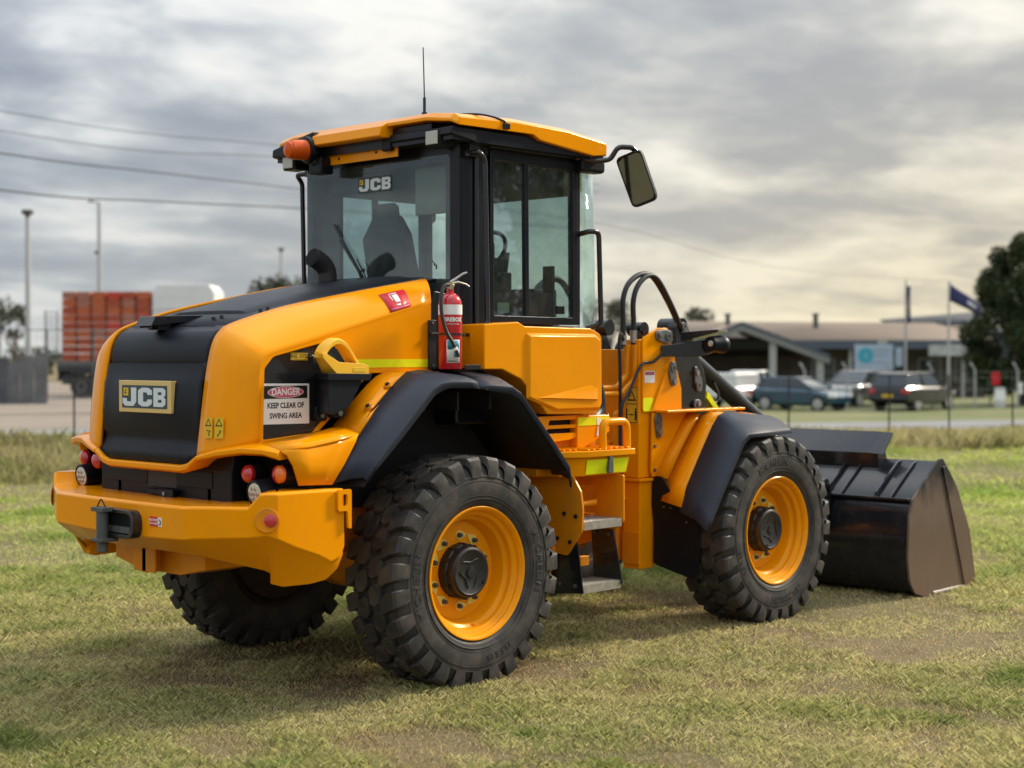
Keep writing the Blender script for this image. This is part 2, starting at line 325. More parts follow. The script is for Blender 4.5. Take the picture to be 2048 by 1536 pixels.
# ================================================================== the wheel loader
# x forward, y to its left, z up; the origin is the ground below the rear axle
WL = empty('wheel_loader', (0, 0, 0), 0, 'yellow and black articulated wheel loader parked on the grass', 'wheel loader')
WB = 2.853; TR = 0.8817; ZC = 0.615
TYP = [(0.350, 0.150), (0.362, 0.172), (0.385, 0.188), (0.43, 0.199), (0.48, 0.203), (0.53, 0.198), (0.570, 0.184), (0.595, 0.165), (0.606, 0.13), (0.612, 0.07), (0.614, 0.0)]
def sidewall(r):
    for (r0, h0), (r1, h1) in zip(TYP, TYP[1:]):
        if r0 <= r <= r1: return lerp(h0, h1, (r-r0)/(r1-r0))
    return 0.19
def make_wheel():
    A = (0, -1, 0)
    rim = MB().lathe([(0.0, 0.022), (0.15, 0.022), (0.264, 0.022), (0.2642, 0.018), (0.270, 0.018), (0.274, 0.030), (0.283, 0.050), (0.286, 0.080), (0.290, 0.088), (0.305, 0.098), (0.310, 0.106), (0.312, 0.130), (0.318, 0.138), (0.331, 0.144), (0.337, 0.152), (0.338, 0.164), (0.345, 0.176), (0.353, 0.184), (0.362, 0.187), (0.3656, 0.184), (0.3656, 0.176),
                      (0.352, 0.165), (0.345, 0.10), (0.33, -0.10), (0.352, -0.165), (0.3656, -0.178), (0.3656, -0.186), (0.352, -0.18), (0.335, -0.15), (0.315, -0.08), (0.29, -0.01), (0.15, 0.004), (0.0, 0.004)], (0, 0, 0), A, 72).build('wheel', [YELR, RIMSH], None, angle=24)
    for p_ in rim.data.polygons:
        if p_.center.y > 0.02: p_.material_index = 1      # inner side: dust, and its shade put into the colour
    # tyre carcass
    prof = [(r, h) for r, h in TYP] + [(r, -h) for r, h in TYP[-2::-1]] + [(0.345, 0.0)]
    t = MB(); t.lathe(prof, (0, 0, 0), A, 96, closed=True)
    t.lathe([(0.398, 0.186), (0.402, 0.198), (0.408, 0.200), (0.412, 0.190)], (0, 0, 0), A, 96, closed=True)
    for r_ in (0.425, 0.505): t.lathe([(r_-0.004, sidewall(r_)-0.006), (r_-0.0015, sidewall(r_)+0.0022), (r_+0.0015, sidewall(r_)+0.0022), (r_+0.004, sidewall(r_)-0.006)], (0, 0, 0), A, 96, closed=True)
    t.lathe([(0.524, 0.192), (0.527, 0.2025), (0.533, 0.2015), (0.537, 0.19)], (0, 0, 0), A, 96, closed=True)
    def P(th, y, r): return (r*math.cos(th), y, r*math.sin(th))
    NB = 27; pit = 2*math.pi/NB; rnd = random.Random(4)
    def bar(th0, st):
        rings = []
        for (y, dth, w, rt, rb) in st:
            a = th0 + dth; hw = w/0.62/2
            rings.append([P(a-hw*1.08, y, rb), P(a-hw*0.93, y, rt-0.003), P(a-hw*0.88, y, rt), P(a+hw*0.88, y, rt), P(a+hw*0.93, y, rt-0.003), P(a+hw*1.08, y, rb)])
        t.loft(rings)
    for s in (-1, 1):
        for k in range(NB):
            th = k*pit + (0.0 if s < 0 else pit/2); j = rnd.uniform(-0.006, 0.006)
            q = -s
            bar(th+j, [(s*0.205, 0.00*q, 0.072, 0.560, 0.525), (s*0.2045, 0.004*q, 0.080, 0.590, 0.555), (s*0.199, 0.009*q, 0.090, 0.618, 0.58), (s*0.186, 0.016*q, 0.098, 0.634, 0.595), (s*0.145, 0.032*q, 0.102, 0.639, 0.604), (s*0.104, 0.072*q, 0.100, 0.6395, 0.606), (s*0.084, 0.094*q, 0.072, 0.6385, 0.608)])
            bar(th+pit*0.47+j, [(s*0.098, 0.103*q, 0.058, 0.638, 0.607), (s*0.074, 0.100*q, 0.116, 0.640, 0.607), (s*0.034, 0.118*q, 0.122, 0.640, 0.607), (s*0.008, 0.130*q, 0.080, 0.6385, 0.608)])
    tyre = t.build('tyre', RUB, rim, angle=19)
    for s_, ph, sz in (('MICHELIN', R(4), 0.066), ('MICHELIN', R(184), 0.066), ('15.5 R 25', R(-72), 0.040)):
        r0 = 0.468
        def warp(x, y, z, ph=ph, r0=r0):
            a = ph - x/r0; r = r0+y; return Vector((r*math.cos(a), -(sidewall(r) + 0.0008 + z), r*math.sin(a)))
        text('lettering', s_, sz, RUBL, rim, (0, 0, 0), (1, 0, 0), (0, 0, 1), ext=0.0022, bold=0.0012, sx=1.12, spacing=1.1, warp=warp)
    hub = MB().lathe([(0.0, 0.015), (0.150, 0.015), (0.152, 0.075), (0.146, 0.080), (0.140, 0.082), (0.140, 0.118), (0.134, 0.126), (0.122, 0.129), (0.116, 0.125), (0.0, 0.125)], (0, 0, 0), A, 48)
    for k in range(12):
        a = 2*math.pi*k/12; hub.cyl((0.143*math.cos(a), -0.03, 0.143*math.sin(a)), (0.143*math.cos(a), -0.086, 0.143*math.sin(a)), 0.014, n=10)
    hub.build('hub', HUBM, rim, angle=40)
    h2 = MB()
    for a0 in (R(95), R(215), R(325)):
        pts = [(0.085*math.cos(a0+d)*(1 - 0.35*math.cos(d*2.2)), -0.1255, 0.085*math.sin(a0+d)*(1 - 0.35*math.cos(d*2.2))) for d in [i*0.12-0.72 for i in range(13)]]
        h2.tube(pts, 0.0045, 6)
    h2.cyl((0.098, -0.120, -0.062), (0.098, -0.134, -0.062), 0.013, n=6); h2.cyl((0, -0.12, 0), (0, -0.131, 0), 0.034, 0.030, n=24)
    h2.build('hub_cap_ribs', HUBM, rim)
    nut = ind = None
    for k in range(10):
        a = R(18) + 2*math.pi*k/10; c = Vector((0.196*math.cos(a), 0, 0.196*math.sin(a)))
        if nut is None:
            nut = MB().cyl((0, -0.02, 0), (0, -0.044, 0), 0.0145, n=6).cyl((0, -0.04, 0), (0, -0.056, 0), 0.009, n=10).build('wheel_nut', DULL, rim, angle=20)
            ind = MB().prism(rpoly([(-0.002, 0.031, 0.02), (-0.031, 0.0, 0.02), (0.0, -0.031, 0.02), (0.032, -0.018, 0.01), (0.062, 0.0, 0.002), (0.032, 0.018, 0.01)], 0.01), 'y', -0.0222, -0.0275).build('nut_indicator', INDY, rim)
            n_, i_ = nut, ind
        else:
            n_ = nut.copy(); COL.objects.link(n_); i_ = ind.copy(); COL.objects.link(i_)
        n_.location = c; i_.location = c; i_.rotation_euler.y = -(a + R(90 if k % 2 else -90) + (math.pi if False else 0)); 
    MB().tube(fillet_path([(0.02, -0.03, -0.285), (0.02, -0.075, -0.292), (0.055, -0.10, -0.295)], 0.02), 0.009, 8).build('valve_stem', YELR, rim)
    return rim
RIMSH = mat('dusty_shade_brown', (0.045, 0.028, 0.018), 0.8, var=0.2)  # dark brown for dust plus painted shade inside the rims
HUBM = mat('hub_black', (0.012, 0.0125, 0.013), 0.4, var=0.15, dirt=(0.05, 0.042, 0.03), dirt_amt=0.3, dirt_scale=12)
RUBL = mat('tyre_lettering_rubber', (0.034, 0.033, 0.032), 0.55)
INDY = mat('nut_indicator_plastic', (0.80, 0.60, 0.12), 0.5)
for x in (0, WB):
    for s in (-1, 1): MB().lathe([(0.0, 0.0), (0.335, 0.0), (0.325, 0.05), (0.20, 0.06), (0.0, 0.07)], (x, s*(TR-0.14), ZC), (0, -s, 0), 40).build('rim_shade_disc', RIMSH, WL)  # dark disc added behind each wheel to shade the inner rim
whl = make_wheel(); whl.parent = WL; whl.location = (0, -TR, ZC); whl.rotation_euler.y = 0
for (x, y, rz, ry) in ((WB, -TR, 0, R(84)), (0, TR, math.pi, R(20)), (WB, TR, math.pi, R(50))):
    w = copy_tree(whl, WL); w.location = (x, y, ZC); w.rotation_mode = 'XYZ'; w.rotation_euler = (0, ry, 0) if rz == 0 else (0, ry, math.pi)

# ---- axles and chassis
for x in (0, WB):
    a = MB().tube([(x, -0.72, ZC), (x, -0.45, ZC), (x, -0.22, ZC), (x, -0.12, ZC+0.01), (x, 0.12, ZC+0.01), (x, 0.22, ZC), (x, 0.45, ZC), (x, 0.72, ZC)], [0.13, 0.10, 0.10, 0.19, 0.19, 0.10, 0.10, 0.13], 20)
    a.cyl((x, -0.74, ZC), (x, -0.88, ZC), 0.155, n=24).cyl((x, 0.74, ZC), (x, 0.88, ZC), 0.155, n=24)
    a.build('axle', YELD, WL, angle=45)
ch = MB()
for s in (-1, 1):
    ch.prism([(-1.30, 0.78), (-0.9, 0.68), (-0.35, 0.72), (0.3, 0.72), (0.75, 0.50), (1.45, 0.50), (1.50, 1.15), (0.9, 1.20), (-1.30, 1.20)], 'y', s*0.40, s*0.44)
ch.box(-1.3, 1.45, -0.40, 0.40, 0.74, 0.78).box(-1.28, -1.24, -0.4, 0.4, 0.78, 1.2).box(0.9, 0.95, -0.4, 0.4, 0.52, 1.2)
ch.build('rear_chassis', YELD, WL, bevel=0.006)
MB().box(-1.22, 0.2, -0.38, 0.38, 0.80, 1.85).box(0.2, 0.85, -0.36, 0.36, 0.55, 1.15).build('engine_block', DRK, WL, bevel=0.02)
# articulation joint and front chassis
ar = MB(); ar.cyl((1.72, 0, 0.50), (1.72, 0, 1.25), 0.09, n=20)
for z in (0.56, 1.10): ar.box(1.40, 1.80, -0.22, 0.22, z, z+0.06); ar.box(1.66, 2.2, -0.25, 0.25, z+0.064, z+0.12)
ar.build('articulation_joint', YELD, WL, bevel=0.008)
MB().box(1.45, 1.50, -0.40, 0.40, 0.50, 1.4).build('chassis_end_plate', YELD, WL, bevel=0.005)
for s in (-1, 1):
    MB().cyl((1.1, s*0.30, 0.80), (1.65, s*0.33, 0.82), 0.04).cyl((1.6, s*0.33, 0.82), (2.1, s*0.36, 0.84), 0.022).build('steering_ram', YELD, WL)
fr = MB()
for s in (-1, 1):
    fr.prism(rpoly([(2.06, 0.42), (2.30, 0.40), (2.55, 0.50), (3.05, 0.50), (3.25, 0.70), (3.25, 1.0), (2.9, 1.25), (2.6, 1.43), (2.06, 1.43)], 0.05), 'y', s*0.27, s*0.31)
fr.box(2.1, 3.2, -0.27, 0.27, 0.52, 0.56).box(2.12, 2.16, -0.34, 0.34, 0.56, 1.84)
fr.build('front_chassis', YELD, WL, bevel=0.006)

# ---- counterweight
def cw_station(x, y, zt, zf, zb, ins, nx, ny, depth):
    """section at outer point (x,y): top, face bottom, chamfer bottom; (nx,ny) points inward"""
    return [(x+nx*depth, y+ny*depth, zt), (x+nx*0.012, y+ny*0.012, zt), (x, y, zt-0.012), (x, y, zf+0.012), (x+nx*0.012, y+ny*0.012, zf), (x+nx*ins, y+ny*ins, zb), (x+nx*depth, y+ny*depth, zb)]
st = []
for (x, y, zt, zf, zb, ins, nx, ny, dp) in [
    (-1.585, 0.0, 1.058, 0.870, 0.800, 0.10, 1, 0, 0.34), (-1.585, -0.30, 1.058, 0.873, 0.805, 0.10, 1, 0, 0.34), (-1.582, -0.60, 1.060, 0.885, 0.800, 0.12, 1, 0.05, 0.34),
    (-1.555, -0.655, 1.062, 0.89, 0.79, 0.13, 0.95, 0.25, 0.34), (-1.424, -0.912, 1.066, 0.905, 0.735, 0.17, 0.9, 0.43, 0.28), (-1.407, -0.940, 1.100, 0.908, 0.72, 0.175, 0.9, 0.43, 0.26), (-1.392, -0.966, 1.134, 0.912, 0.71, 0.18, 0.85, 0.5, 0.24),
    (-1.375, -0.995, 1.136, 0.92, 0.69, 0.19, 0.7, 0.7, 0.22), (-1.33, -1.025, 1.137, 0.90, 0.670, 0.17, 0.45, 0.9, 0.20), (-1.22, -1.032, 1.137, 0.85, 0.655, 0.12, 0.1, 1, 0.20),
    (-1.08, -1.032, 1.136, 0.80, 0.660, 0.07, 0, 1, 0.20), (-1.0, -1.032, 1.135, 0.76, 0.675, 0.045, 0, 1, 0.20), (-0.945, -1.032, 1.133, 0.78, 0.73, 0.02, 0, 1, 0.20), (-0.915, -1.032, 1.132, 0.83, 0.80, 0.012, 0, 1, 0.20)]:
    st.append(cw_station(x, y, zt, zf, zb, ins, nx, ny, dp))
full = [[(x, -y, z) for x, y, z in r] for r in st[:0:-1]] + st
cw = MB().loft(full).build('counterweight', YEL, WL, bevel=0.006, angle=24)
# notch bracket at the forward end of each wing, with its slot
for s in (-1, 1):
    plate('lifting_eye', rpoly([(-0.972, 1.128), (-0.885, 1.128), (-0.885, 0.93), (-0.905, 0.93), (-0.912, 1.02), (-0.972, 1.02)], 0.012), [rpoly([(-0.945, 1.105), (-0.912, 1.105), (-0.912, 1.045), (-0.945, 1.045)], 0.016)], 'y', s*1.036, s*1.052, YEL, WL, 0.003)
# reflectors set in dished recesses
for s in (-1, 1):
    c = Vector((-1.372, s*0.998, 1.003)); n = Vector((-0.72, s*0.69, 0.05)).normalized()
    MB().lathe([(0.062, 0.001), (0.058, 0.004), (0.045, 0.0035), (0.03, 0.002), (0.0, 0.001)], c, n, 28).build('reflector_recess', YELD, WL)
    MB().lathe([(0.030, 0.0), (0.031, 0.012), (0.024, 0.015), (0.0, 0.0155)], c + Vector((0.012, s*0.015, 0))*1.0, n, 24).build('reflector', LENSR, WL)
# middle underside
MB().prism([(-0.42, 0.90), (-0.42, 0.70), (-0.2, 0.655), (0.2, 0.655), (0.42, 0.70), (0.42, 0.90)], 'x', -1.33, -1.0).build('belly_plate', YELD, WL, bevel=0.006)
MB().box(-1.42, -1.0, -0.02, 0.02, 0.66, 0.84).box(-1.42, -1.405, -0.10, 0.10, 0.665, 0.83).build('belly_rib', YELD, WL, bevel=0.004)

# ---- tow hitch
th = MB()
px, py = -1.60, 0.0
cav = plate('hitch_frame', rpoly([(0.085, 1.015), (-0.245, 1.015), (-0.245, 0.868), (0.085, 0.868)], 0.07, 6), [rpoly([(0.05, 0.995), (-0.222, 0.995), (-0.222, 0.890), (0.05, 0.890)], 0.055, 6)], 'x', -1.64, -1.583, BLK, WL, 0.004)
MB().prism(rpoly([(0.05, 0.995), (-0.222, 0.995), (-0.222, 0.890), (0.05, 0.890)], 0.055, 6), 'x', -1.5865, -1.590).build('hitch_pocket', DRK, WL)
MB().box(-1.625, -1.59, -0.19, 0.03, 0.893, 0.925).build('hitch_shelf', DULL, WL, bevel=0.003)
MB().cyl((-1.60, -0.185, 0.952), (-1.588, -0.185, 0.952), 0.028).build('hitch_bolt', DULL, WL)
th = MB(); th.cyl((-1.665, 0.0, 0.835), (-1.665, 0.0, 1.005), 0.031, n=20).cyl((-1.665, 0, 0.79), (-1.665, 0, 0.835), 0.028, n=16)
th.box(-1.70, -1.63, -0.055, 0.055, 1.0, 1.022).box(-1.70, -1.60, -0.05, 0.055, 0.845, 0.862)
th.build('hitch_pin', DULL, WL, bevel=0.003)
MB().tube(fillet_path([(-1.665, 0.05, 1.02), (-1.665, 0.012, 1.065), (-1.665, -0.035, 1.02)], 0.012), 0.004, 6).tube(fillet_path([(-1.66, 0.05, 1.015), (-1.63, 0.09, 0.99), (-1.60, 0.135, 0.93), (-1.592, 0.14, 0.86), (-1.59, 0.12, 0.80)], 0.03), 0.003, 6).build('pin_clip', INK, WL)

def sticker(y0, y1, z0, z1, x, m, name, parent=WL): return MB().box(x-0.0015, x, y1, y0, z0, z1).build(name, m, parent, smooth=False)
def tri_frame(P0, rt, up, s, th_, m, parent, name='warning_triangle', nrm=None):
    P0, rt, up = Vector(P0), Vector(rt).normalized(), Vector(up).normalized(); nr = rt.cross(up)
    def tri(k): return [P0 + rt*(a*k) + up*(b*k) for a, b in ((-0.5*s, -0.38*s), (0.5*s, -0.38*s), (0, 0.55*s))]
    o, i = tri(1), tri(0.66); b = MB()
    h = nr*th_
    b.add([*o, *i, *[p+h for p in o], *[p+h for p in i]], [(0,1,4,3),(1,2,5,4),(2,0,3,5),(6,9,10,7),(7,10,11,8),(8,11,9,6),(0,6,7,1),(1,7,8,2),(2,8,6,0),(3,4,10,9),(4,5,11,10),(5,3,9,11)])
    return b.build(name, m, parent, smooth=False)
BK = (0, -1, 0); UPV = (0, 0, 1)    # right and up for lettering on the rear face
s_ = sticker(0.145, 0.045, 0.912, 1.005, -1.585, STY, 'warning_sticker'); tri_frame((-1.588, 0.108, 0.955), BK, UPV, 0.055, 0.0008, INK, s_)
MB().box(-1.5885, -1.588, 0.055, 0.075, 0.94, 0.975).build('pictogram', INK, s_, smooth=False)
s_ = sticker(-0.315, -0.385, 0.943, 0.992, -1.585, REDS, 'tow_point_sticker')
text('lettering', 'RECOVERY', 0.016, WHT, s_, (-1.5872, -0.35, 0.975), BK, UPV, 0.0004, 0.0002); text('lettering', 'TOW POINT', 0.015, WHT, s_, (-1.5872, -0.35, 0.957), BK, UPV, 0.0004, 0.0002)
s2 = sticker(-0.3855, -0.42, 0.945, 0.99, -1.5845, WHT, 'tow_point_sticker')
MB().tube([(-1.5865, -0.40, 0.98), (-1.5865, -0.412, 0.968), (-1.5865, -0.408, 0.955), (-1.5865, -0.395, 0.955)], 0.003, 5).build('pictogram', INK, s2)

# ---- black lamp housing between counterweight and bonnet
MB().prism(rpoly([(-1.30, 1.03), (-1.30, 1.215), (-1.28, 1.30), (-1.10, 1.30), (-1.10, 1.03)], 0.01), 'y', -0.61, 0.61).build('lamp_housing', PLA, WL, bevel=0.008)
for y0, y1 in ((0.56, 0.14), (-0.13, -0.45)):
    MB().box(-1.305, -1.295, y1, y0, 1.115, 1.205).build('housing_panel', PLA, WL, bevel=0.004)
MB().box(-1.306, -1.296, -0.135, 0.135, 1.10, 1.205).build('housing_centre', mat('grey_plastic', (0.026, 0.028, 0.030), 0.5), WL, bevel=0.006)
hd = MB().box(-1.335, -1.30, -0.155, 0.095, 1.062, 1.092).box(-1.345, -1.30, -0.155, -0.02, 1.05, 1.098).build('release_handle', PLA, WL, bevel=0.006)
MB().cyl((-1.345, -0.075, 1.075), (-1.349, -0.075, 1.075), 0.011).build('lock_barrel', STEEL, hd)
for s in (-1, 1): MB().box(-1.09, -1.06, min(s*0.60, s*0.965), max(s*0.60, s*0.965), 1.03, 1.33).build('lamp_recess', DRK, WL)
MB().box(-1.3, -1.1, -0.96, 0.96, 1.045, 1.058).build('lamp_shelf', DRK, WL)
def lamp(y, z, x, r, m, name, body=True, split=None):
    l = MB().lathe([(r*1.02, 0), (r*1.02, 0.012), (r, 0.020), (r*0.8, 0.030), (r*0.45, 0.036), (0, 0.038)], (x, y, z), (-1, 0, 0), 28).build(name, m, WL)
    MB().lathe([(r*1.10, 0.002), (r*1.12, -0.035), (r*0.9, -0.09), (0, -0.09)], (x, y, z), (-1, 0, 0), 24).build('lamp_body', PLA, l)
    if split:
        MB().lathe([(r*1.03, 0.0), (r*1.03, 0.02), (r*1.01, 0.033), (r*0.81, 0.0512), (r*0.46, 0.0612), (0.002, 0.0642)], (x, y, z), (-1, 0, 0), 28)
    return l
for s in (-1, 1):
    lamp(s*0.706, 1.207, -1.255, 0.044, LENSR, 'tail_light')
    o = lamp(s*0.905, 1.213, -1.215, 0.044, LENSO, 'indicator_light')
    b = MB(); n = 14; r = 0.0452   # the inner half of the lamp is red
    rings = [[(-1.215-h, s*0.905 - s*0 + (-s)*(-1)*rr*math.sin(math.pi*k/n)*1.0, 1.213+rr*math.cos(math.pi*k/n)) for k in range(n+1)] for rr, h in ((r*1.02, 0), (r*1.02, 0.013), (r, 0.021), (r*0.8, 0.0312), (r*0.45, 0.0372), (0.0005, 0.0392))]
    rings = [[(x, s*0.905 - (y - s*0.905)*1.0, z) for x, y, z in rg] for rg in rings]
    b.loft(rings, False, False).build('red_half', LENSR, o)
    w = MB().lathe([(0.062, -0.10), (0.066, -0.02), (0.066, 0.006), (0.058, 0.010), (0.056, -0.004), (0, -0.004)], (-1.30, s*0.812, 1.118), (-1, 0, -0.12), 32).build('work_light', PLA, WL)
    lens = MB().lathe([(0.056, 0.002), (0.050, 0.008), (0.03, 0.012), (0, 0.014)], (-1.30, s*0.812, 1.118), (-1, 0, -0.12), 28)
    lens.build('lens', LENSW, w)
    bl = MB()
    for k in range(7): bl.cyl((-1.312, s*0.812 + (0.028*math.cos(k*1.047) if k else 0), 1.1165 + (0.028*math.sin(k*1.047) if k else 0)), (-1.318, s*0.812 + (0.028*math.cos(k*1.047) if k else 0), 1.1165 + (0.028*math.sin(k*1.047) if k else 0)), 0.012, 0.008, n=10)
    bl.build('lens_reflector', STEEL, w)

# ---- bonnet
E_ = [(-1.408, -0.462, 1.275), (-1.388, -0.466, 1.45), (-1.362, -0.470, 1.66), (-1.340, -0.474, 1.79), (-1.318, -0.478, 1.870), (-1.285, -0.483, 1.922), (-1.225, -0.490, 1.962), (-1.0, -0.515, 2.033), (-0.80, -0.535, 2.081), (-0.43, -0.570, 2.152), (0.03, -0.612, 2.234)]
S_ = [(-1.228, -0.750, 1.355), (-1.224, -0.750, 1.50), (-1.216, -0.750, 1.63), (-1.206, -0.750, 1.73), (-1.188, -0.750, 1.770), (-1.160, -0.750, 1.795), (-1.115, -0.750, 1.812), (-0.95, -0.750, 1.852), (-0.74, -0.750, 1.907), (-0.40, -0.750, 1.997), (-0.055, -0.750, 2.090)]
C_ = [(-1.392, -0.690, 1.31), (-1.380, -0.690, 1.47), (-1.360, -0.688, 1.63), (-1.338, -0.682, 1.765), (-1.312, -0.676, 1.838), (-1.270, -0.668, 1.885), (-1.195, -0.664, 1.918), (-0.98, -0.668, 1.980), (-0.78, -0.672, 2.030), (-0.41, -0.684, 2.108), (-0.01, -0.700, 2.190)]
NS = 8; rows = []
for e, c, s in zip(smooth_path(E_, 3), smooth_path(C_, 3), smooth_path(S_, 3)):
    rows.append([tuple((1-t)**2*e + 2*t*(1-t)*c + t*t*s) for t in [k/NS for k in range(NS+1)]])
for s in (-1, 1):
    bn = MB(); bn.loft([[(x, -s*y if s > 0 else y, z) for x, y, z in r] for r in (rows if s < 0 else [r_[::-1] for r_ in rows])], False, False)
    bn.build('bonnet_shell', YEL, WL, solid=0.02, angle=40)
# side panels with the vent opening
top = [(p[0], p[2]) for p in smooth_path(S_, 3)]
outer = top + [(-0.055, 1.705), (-0.50, 1.705), (-0.875, 1.385)]
hole = rpoly([(-1.205, 1.376, 0.01), (-1.196, 1.735, 0.04), (-1.140, 1.793, 0.05), (-0.775, 1.876, 0.02), (-0.725, 1.862, 0.03), (-0.60, 1.715, 0.02), (-0.885, 1.402, 0.015)], 0.02)
for s in (-1, 1):
    bs = plate('bonnet_side', outer, [hole], 'y', s*0.750, s*0.725, YEL, WL, 0.004)
    MB().prism(hole, 'y', s*0.722, s*0.735).build('vent_panel', BLK, bs)
    plate('reflective_tape', [(-0.66, 1.735), (-0.075, 1.735), (-0.075, 1.779), (-0.66, 1.779)], [], 'y', s*0.7505, s*0.752, TAPE, bs)
# grille: black moulded rear cover rolling over onto the bonnet top
prof = [(-1.412, 1.245), (-1.400, 1.30), (-1.380, 1.345), (-1.375, 1.375), (-1.388, 1.405), (-1.384, 1.47), (-1.388, 1.50), (-1.376, 1.655), (-1.362, 1.69), (-1.350, 1.757), (-1.336, 1.762), (-1.338, 1.776), (-1.330, 1.83), (-1.312, 1.880), (-1.280, 1.922), (-1.222, 1.955)]
gr = MB(); ys = [-0.455, -0.43, -0.36, -0.30, 0.30, 0.36, 0.43, 0.455]; rings = []
for j, y in enumerate(ys):
    rg = []
    for (x, z) in prof:
        edge = abs(y) > 0.44; near = abs(y) > 0.42
        zz = z; xx = x
        if z < 1.30 and abs(y) > 0.38: zz = z + (abs(y)-0.38)*0.8
        if edge: xx = x + 0.006
        elif abs(y) > 0.33: xx = x + 0.004
        if 1.46 < z < 1.67 and abs(y) < 0.34: xx -= 0.010
        rg.append((xx, y, zz))
    rings.append(rg)
gr.loft(rings, False, False); gr.build('rear_grille', PLA, WL, solid=0.015, angle=48)
# yellow lip below the grille
lip = MB(); yl = [-0.475, -0.40, -0.34, 0.34, 0.40, 0.475]
lz = {0.475: (1.30, 1.262), 0.40: (1.258, 1.212), 0.34: (1.244, 1.198)}
lip.loft([[(-1.405, y, lz[abs(y)][0]), (-1.425, y, lz[abs(y)][0]-0.008), (-1.425, y, lz[abs(y)][1]+0.012), (-1.40, y, lz[abs(y)][1]), (-1.28, y, lz[abs(y)][1]+0.02), (-1.28, y, lz[abs(y)][0]+0.02)] for y in yl])
lip.build('bonnet_lip', YEL, WL, bevel=0.005)
for s in (-1, 1):   # lip sweeping out round the corner over the lamps
    L_ = [(-1.405, -0.475, 1.30, 1.262), (-1.378, -0.60, 1.332, 1.288), (-1.325, -0.74, 1.352, 1.306), (-1.285, -0.86, 1.348, 1.304), (-1.262, -0.955, 1.336, 1.285)]
    b = MB().loft([[(x, s*-y, zt), (x-0.022, s*-y*1.01, zt-0.012), (x-0.022, s*-y*1.01, zb+0.01), (x+0.0, s*-y, zb), (x+0.14, s*-y*0.97, zb+0.01), (x+0.14, s*-y*0.97, zt+0.018)] for x, y, zt, zb in L_])
    b.build('lamp_brow', YEL, WL, bevel=0.005)
# JCB badge
def glyphs(parent, mats, Y, Z, w, h, x, nm='badge_letter', mirror=False):
    def G(pts): return [(Y - a*w, Z + b*h) for a, b in pts]
    J = rpoly([(0.20, 1.0, 0), (0.325, 1.0, 0), (0.325, 0.24, 0.10*w), (0.26, 0.0, 0.10*w), (0.06, 0.0, 0.07*w), (0.0, 0.18, 0.05*w), (0.0, 0.42, 0), (0.10, 0.42, 0), (0.10, 0.24, 0.03*w), (0.205, 0.24, 0.03*w)], 0)
    C = rpoly([(0.37, 0.14, .08*w), (0.37, 0.86, .08*w), (0.46, 1.0, .08*w), (0.60, 1.0, .08*w), (0.69, 0.86, .07*w), (0.69, 0.62, 0), (0.59, 0.62, 0), (0.575, 0.75, .03*w), (0.485, 0.75, .03*w), (0.485, 0.25, .03*w), (0.575, 0.25, .03*w), (0.59, 0.38, 0), (0.69, 0.38, 0), (0.69, 0.14, .07*w), (0.60, 0.0, .08*w), (0.46, 0.0, .08*w)], 0)
    B = rpoly([(0.73, 0.0, 0), (0.94, 0.0, .07*w), (1.0, 0.12, .06*w), (1.0, 0.40, .05*w), (0.965, 0.51, .02*w), (1.0, 0.62, .05*w), (1.0, 0.88, .06*w), (0.94, 1.0, .07*w), (0.73, 1.0, 0)], 0)
    h1 = rpoly([(0.83, 0.22), (0.915, 0.22), (0.915, 0.38), (0.83, 0.38)], 0.015*w); h2 = rpoly([(0.83, 0.62), (0.915, 0.62), (0.915, 0.78), (0.83, 0.78)], 0.015*w)
    def G2(pp): return [(Y - a*w, Z + b*h) for a, b in pp]
    out = []
    for L_, H in ((J, []), (C, []), (B, [h1, h2])): out.append(plate(nm, G2(L_), [G2(q) for q in H], 'x', x, x-0.0025, mats[0], parent))
    MB().box(x-0.0025, x, Y-0.135*w, Y-0.025*w, Z+0.56*h, Z+0.98*h).build('badge_flag', mats[1], parent, smooth=False)
    MB().prism([(Y-0.06*w, Z+0.63*h), (Y-0.10*w, Z+0.72*h), (Y-0.06*w, Z+0.78*h), (Y-0.11*w, Z+0.9*h), (Y-0.07*w, Z+0.9*h), (Y-0.05*w, Z+0.72*h)], 'x', x-0.0025, x-0.0032).build('badge_mark', mats[2], parent, smooth=False)
bx = -1.400
bd = MB().box(bx-0.012, bx+0.03, -0.246, 0.246, 1.500, 1.668).build('badge', CREAM, WL, bevel=0.003)
MB().box(bx-0.0135, bx-0.012, -0.212, 0.212, 1.523, 1.643).build('badge_field', SLATE, bd, smooth=False)
glyphs(bd, (PALE, STY, INK), 0.203, 1.533, 0.402, 0.098, bx-0.0135)
# bonnet top: black panel, raised air box, hinge cover and camera
tp = MB(); rings = []
for (x, w, z) in [(-1.225, 0.482, 1.946), (-1.0, 0.507, 2.017), (-0.80, 0.528, 2.065), (-0.43, 0.564, 2.137), (0.12, 0.605, 2.236)]:
    rings.append([(x, y*w, z + 0.012*(1-abs(y)**3)) for y in (-1, -0.9, -0.6, -0.3, 0, 0.3, 0.6, 0.9, 1)])
tp.loft(rings, False, False).build('bonnet_top', PLA, WL, solid=0.02)
dome = MB(); rings = []
for (x, w, z0, h) in [(-1.03, 0.40, 2.0, 0.002), (-1.005, 0.40, 2.012, 0.030), (-0.60, 0.43, 2.105, 0.040), (-0.2, 0.44, 2.175, 0.042), (0.10, 0.45, 2.232, 0.030)]:
    rings.append([(x, y*w, z0 + h*max(0, 1-abs(y)**6)) for y in (-1, -0.97, -0.88, -0.7, -0.35, 0, 0.35, 0.7, 0.88, 0.97, 1)])
dome.loft(rings, False, False).build('air_intake_cover', PLA, WL, solid=0.015)
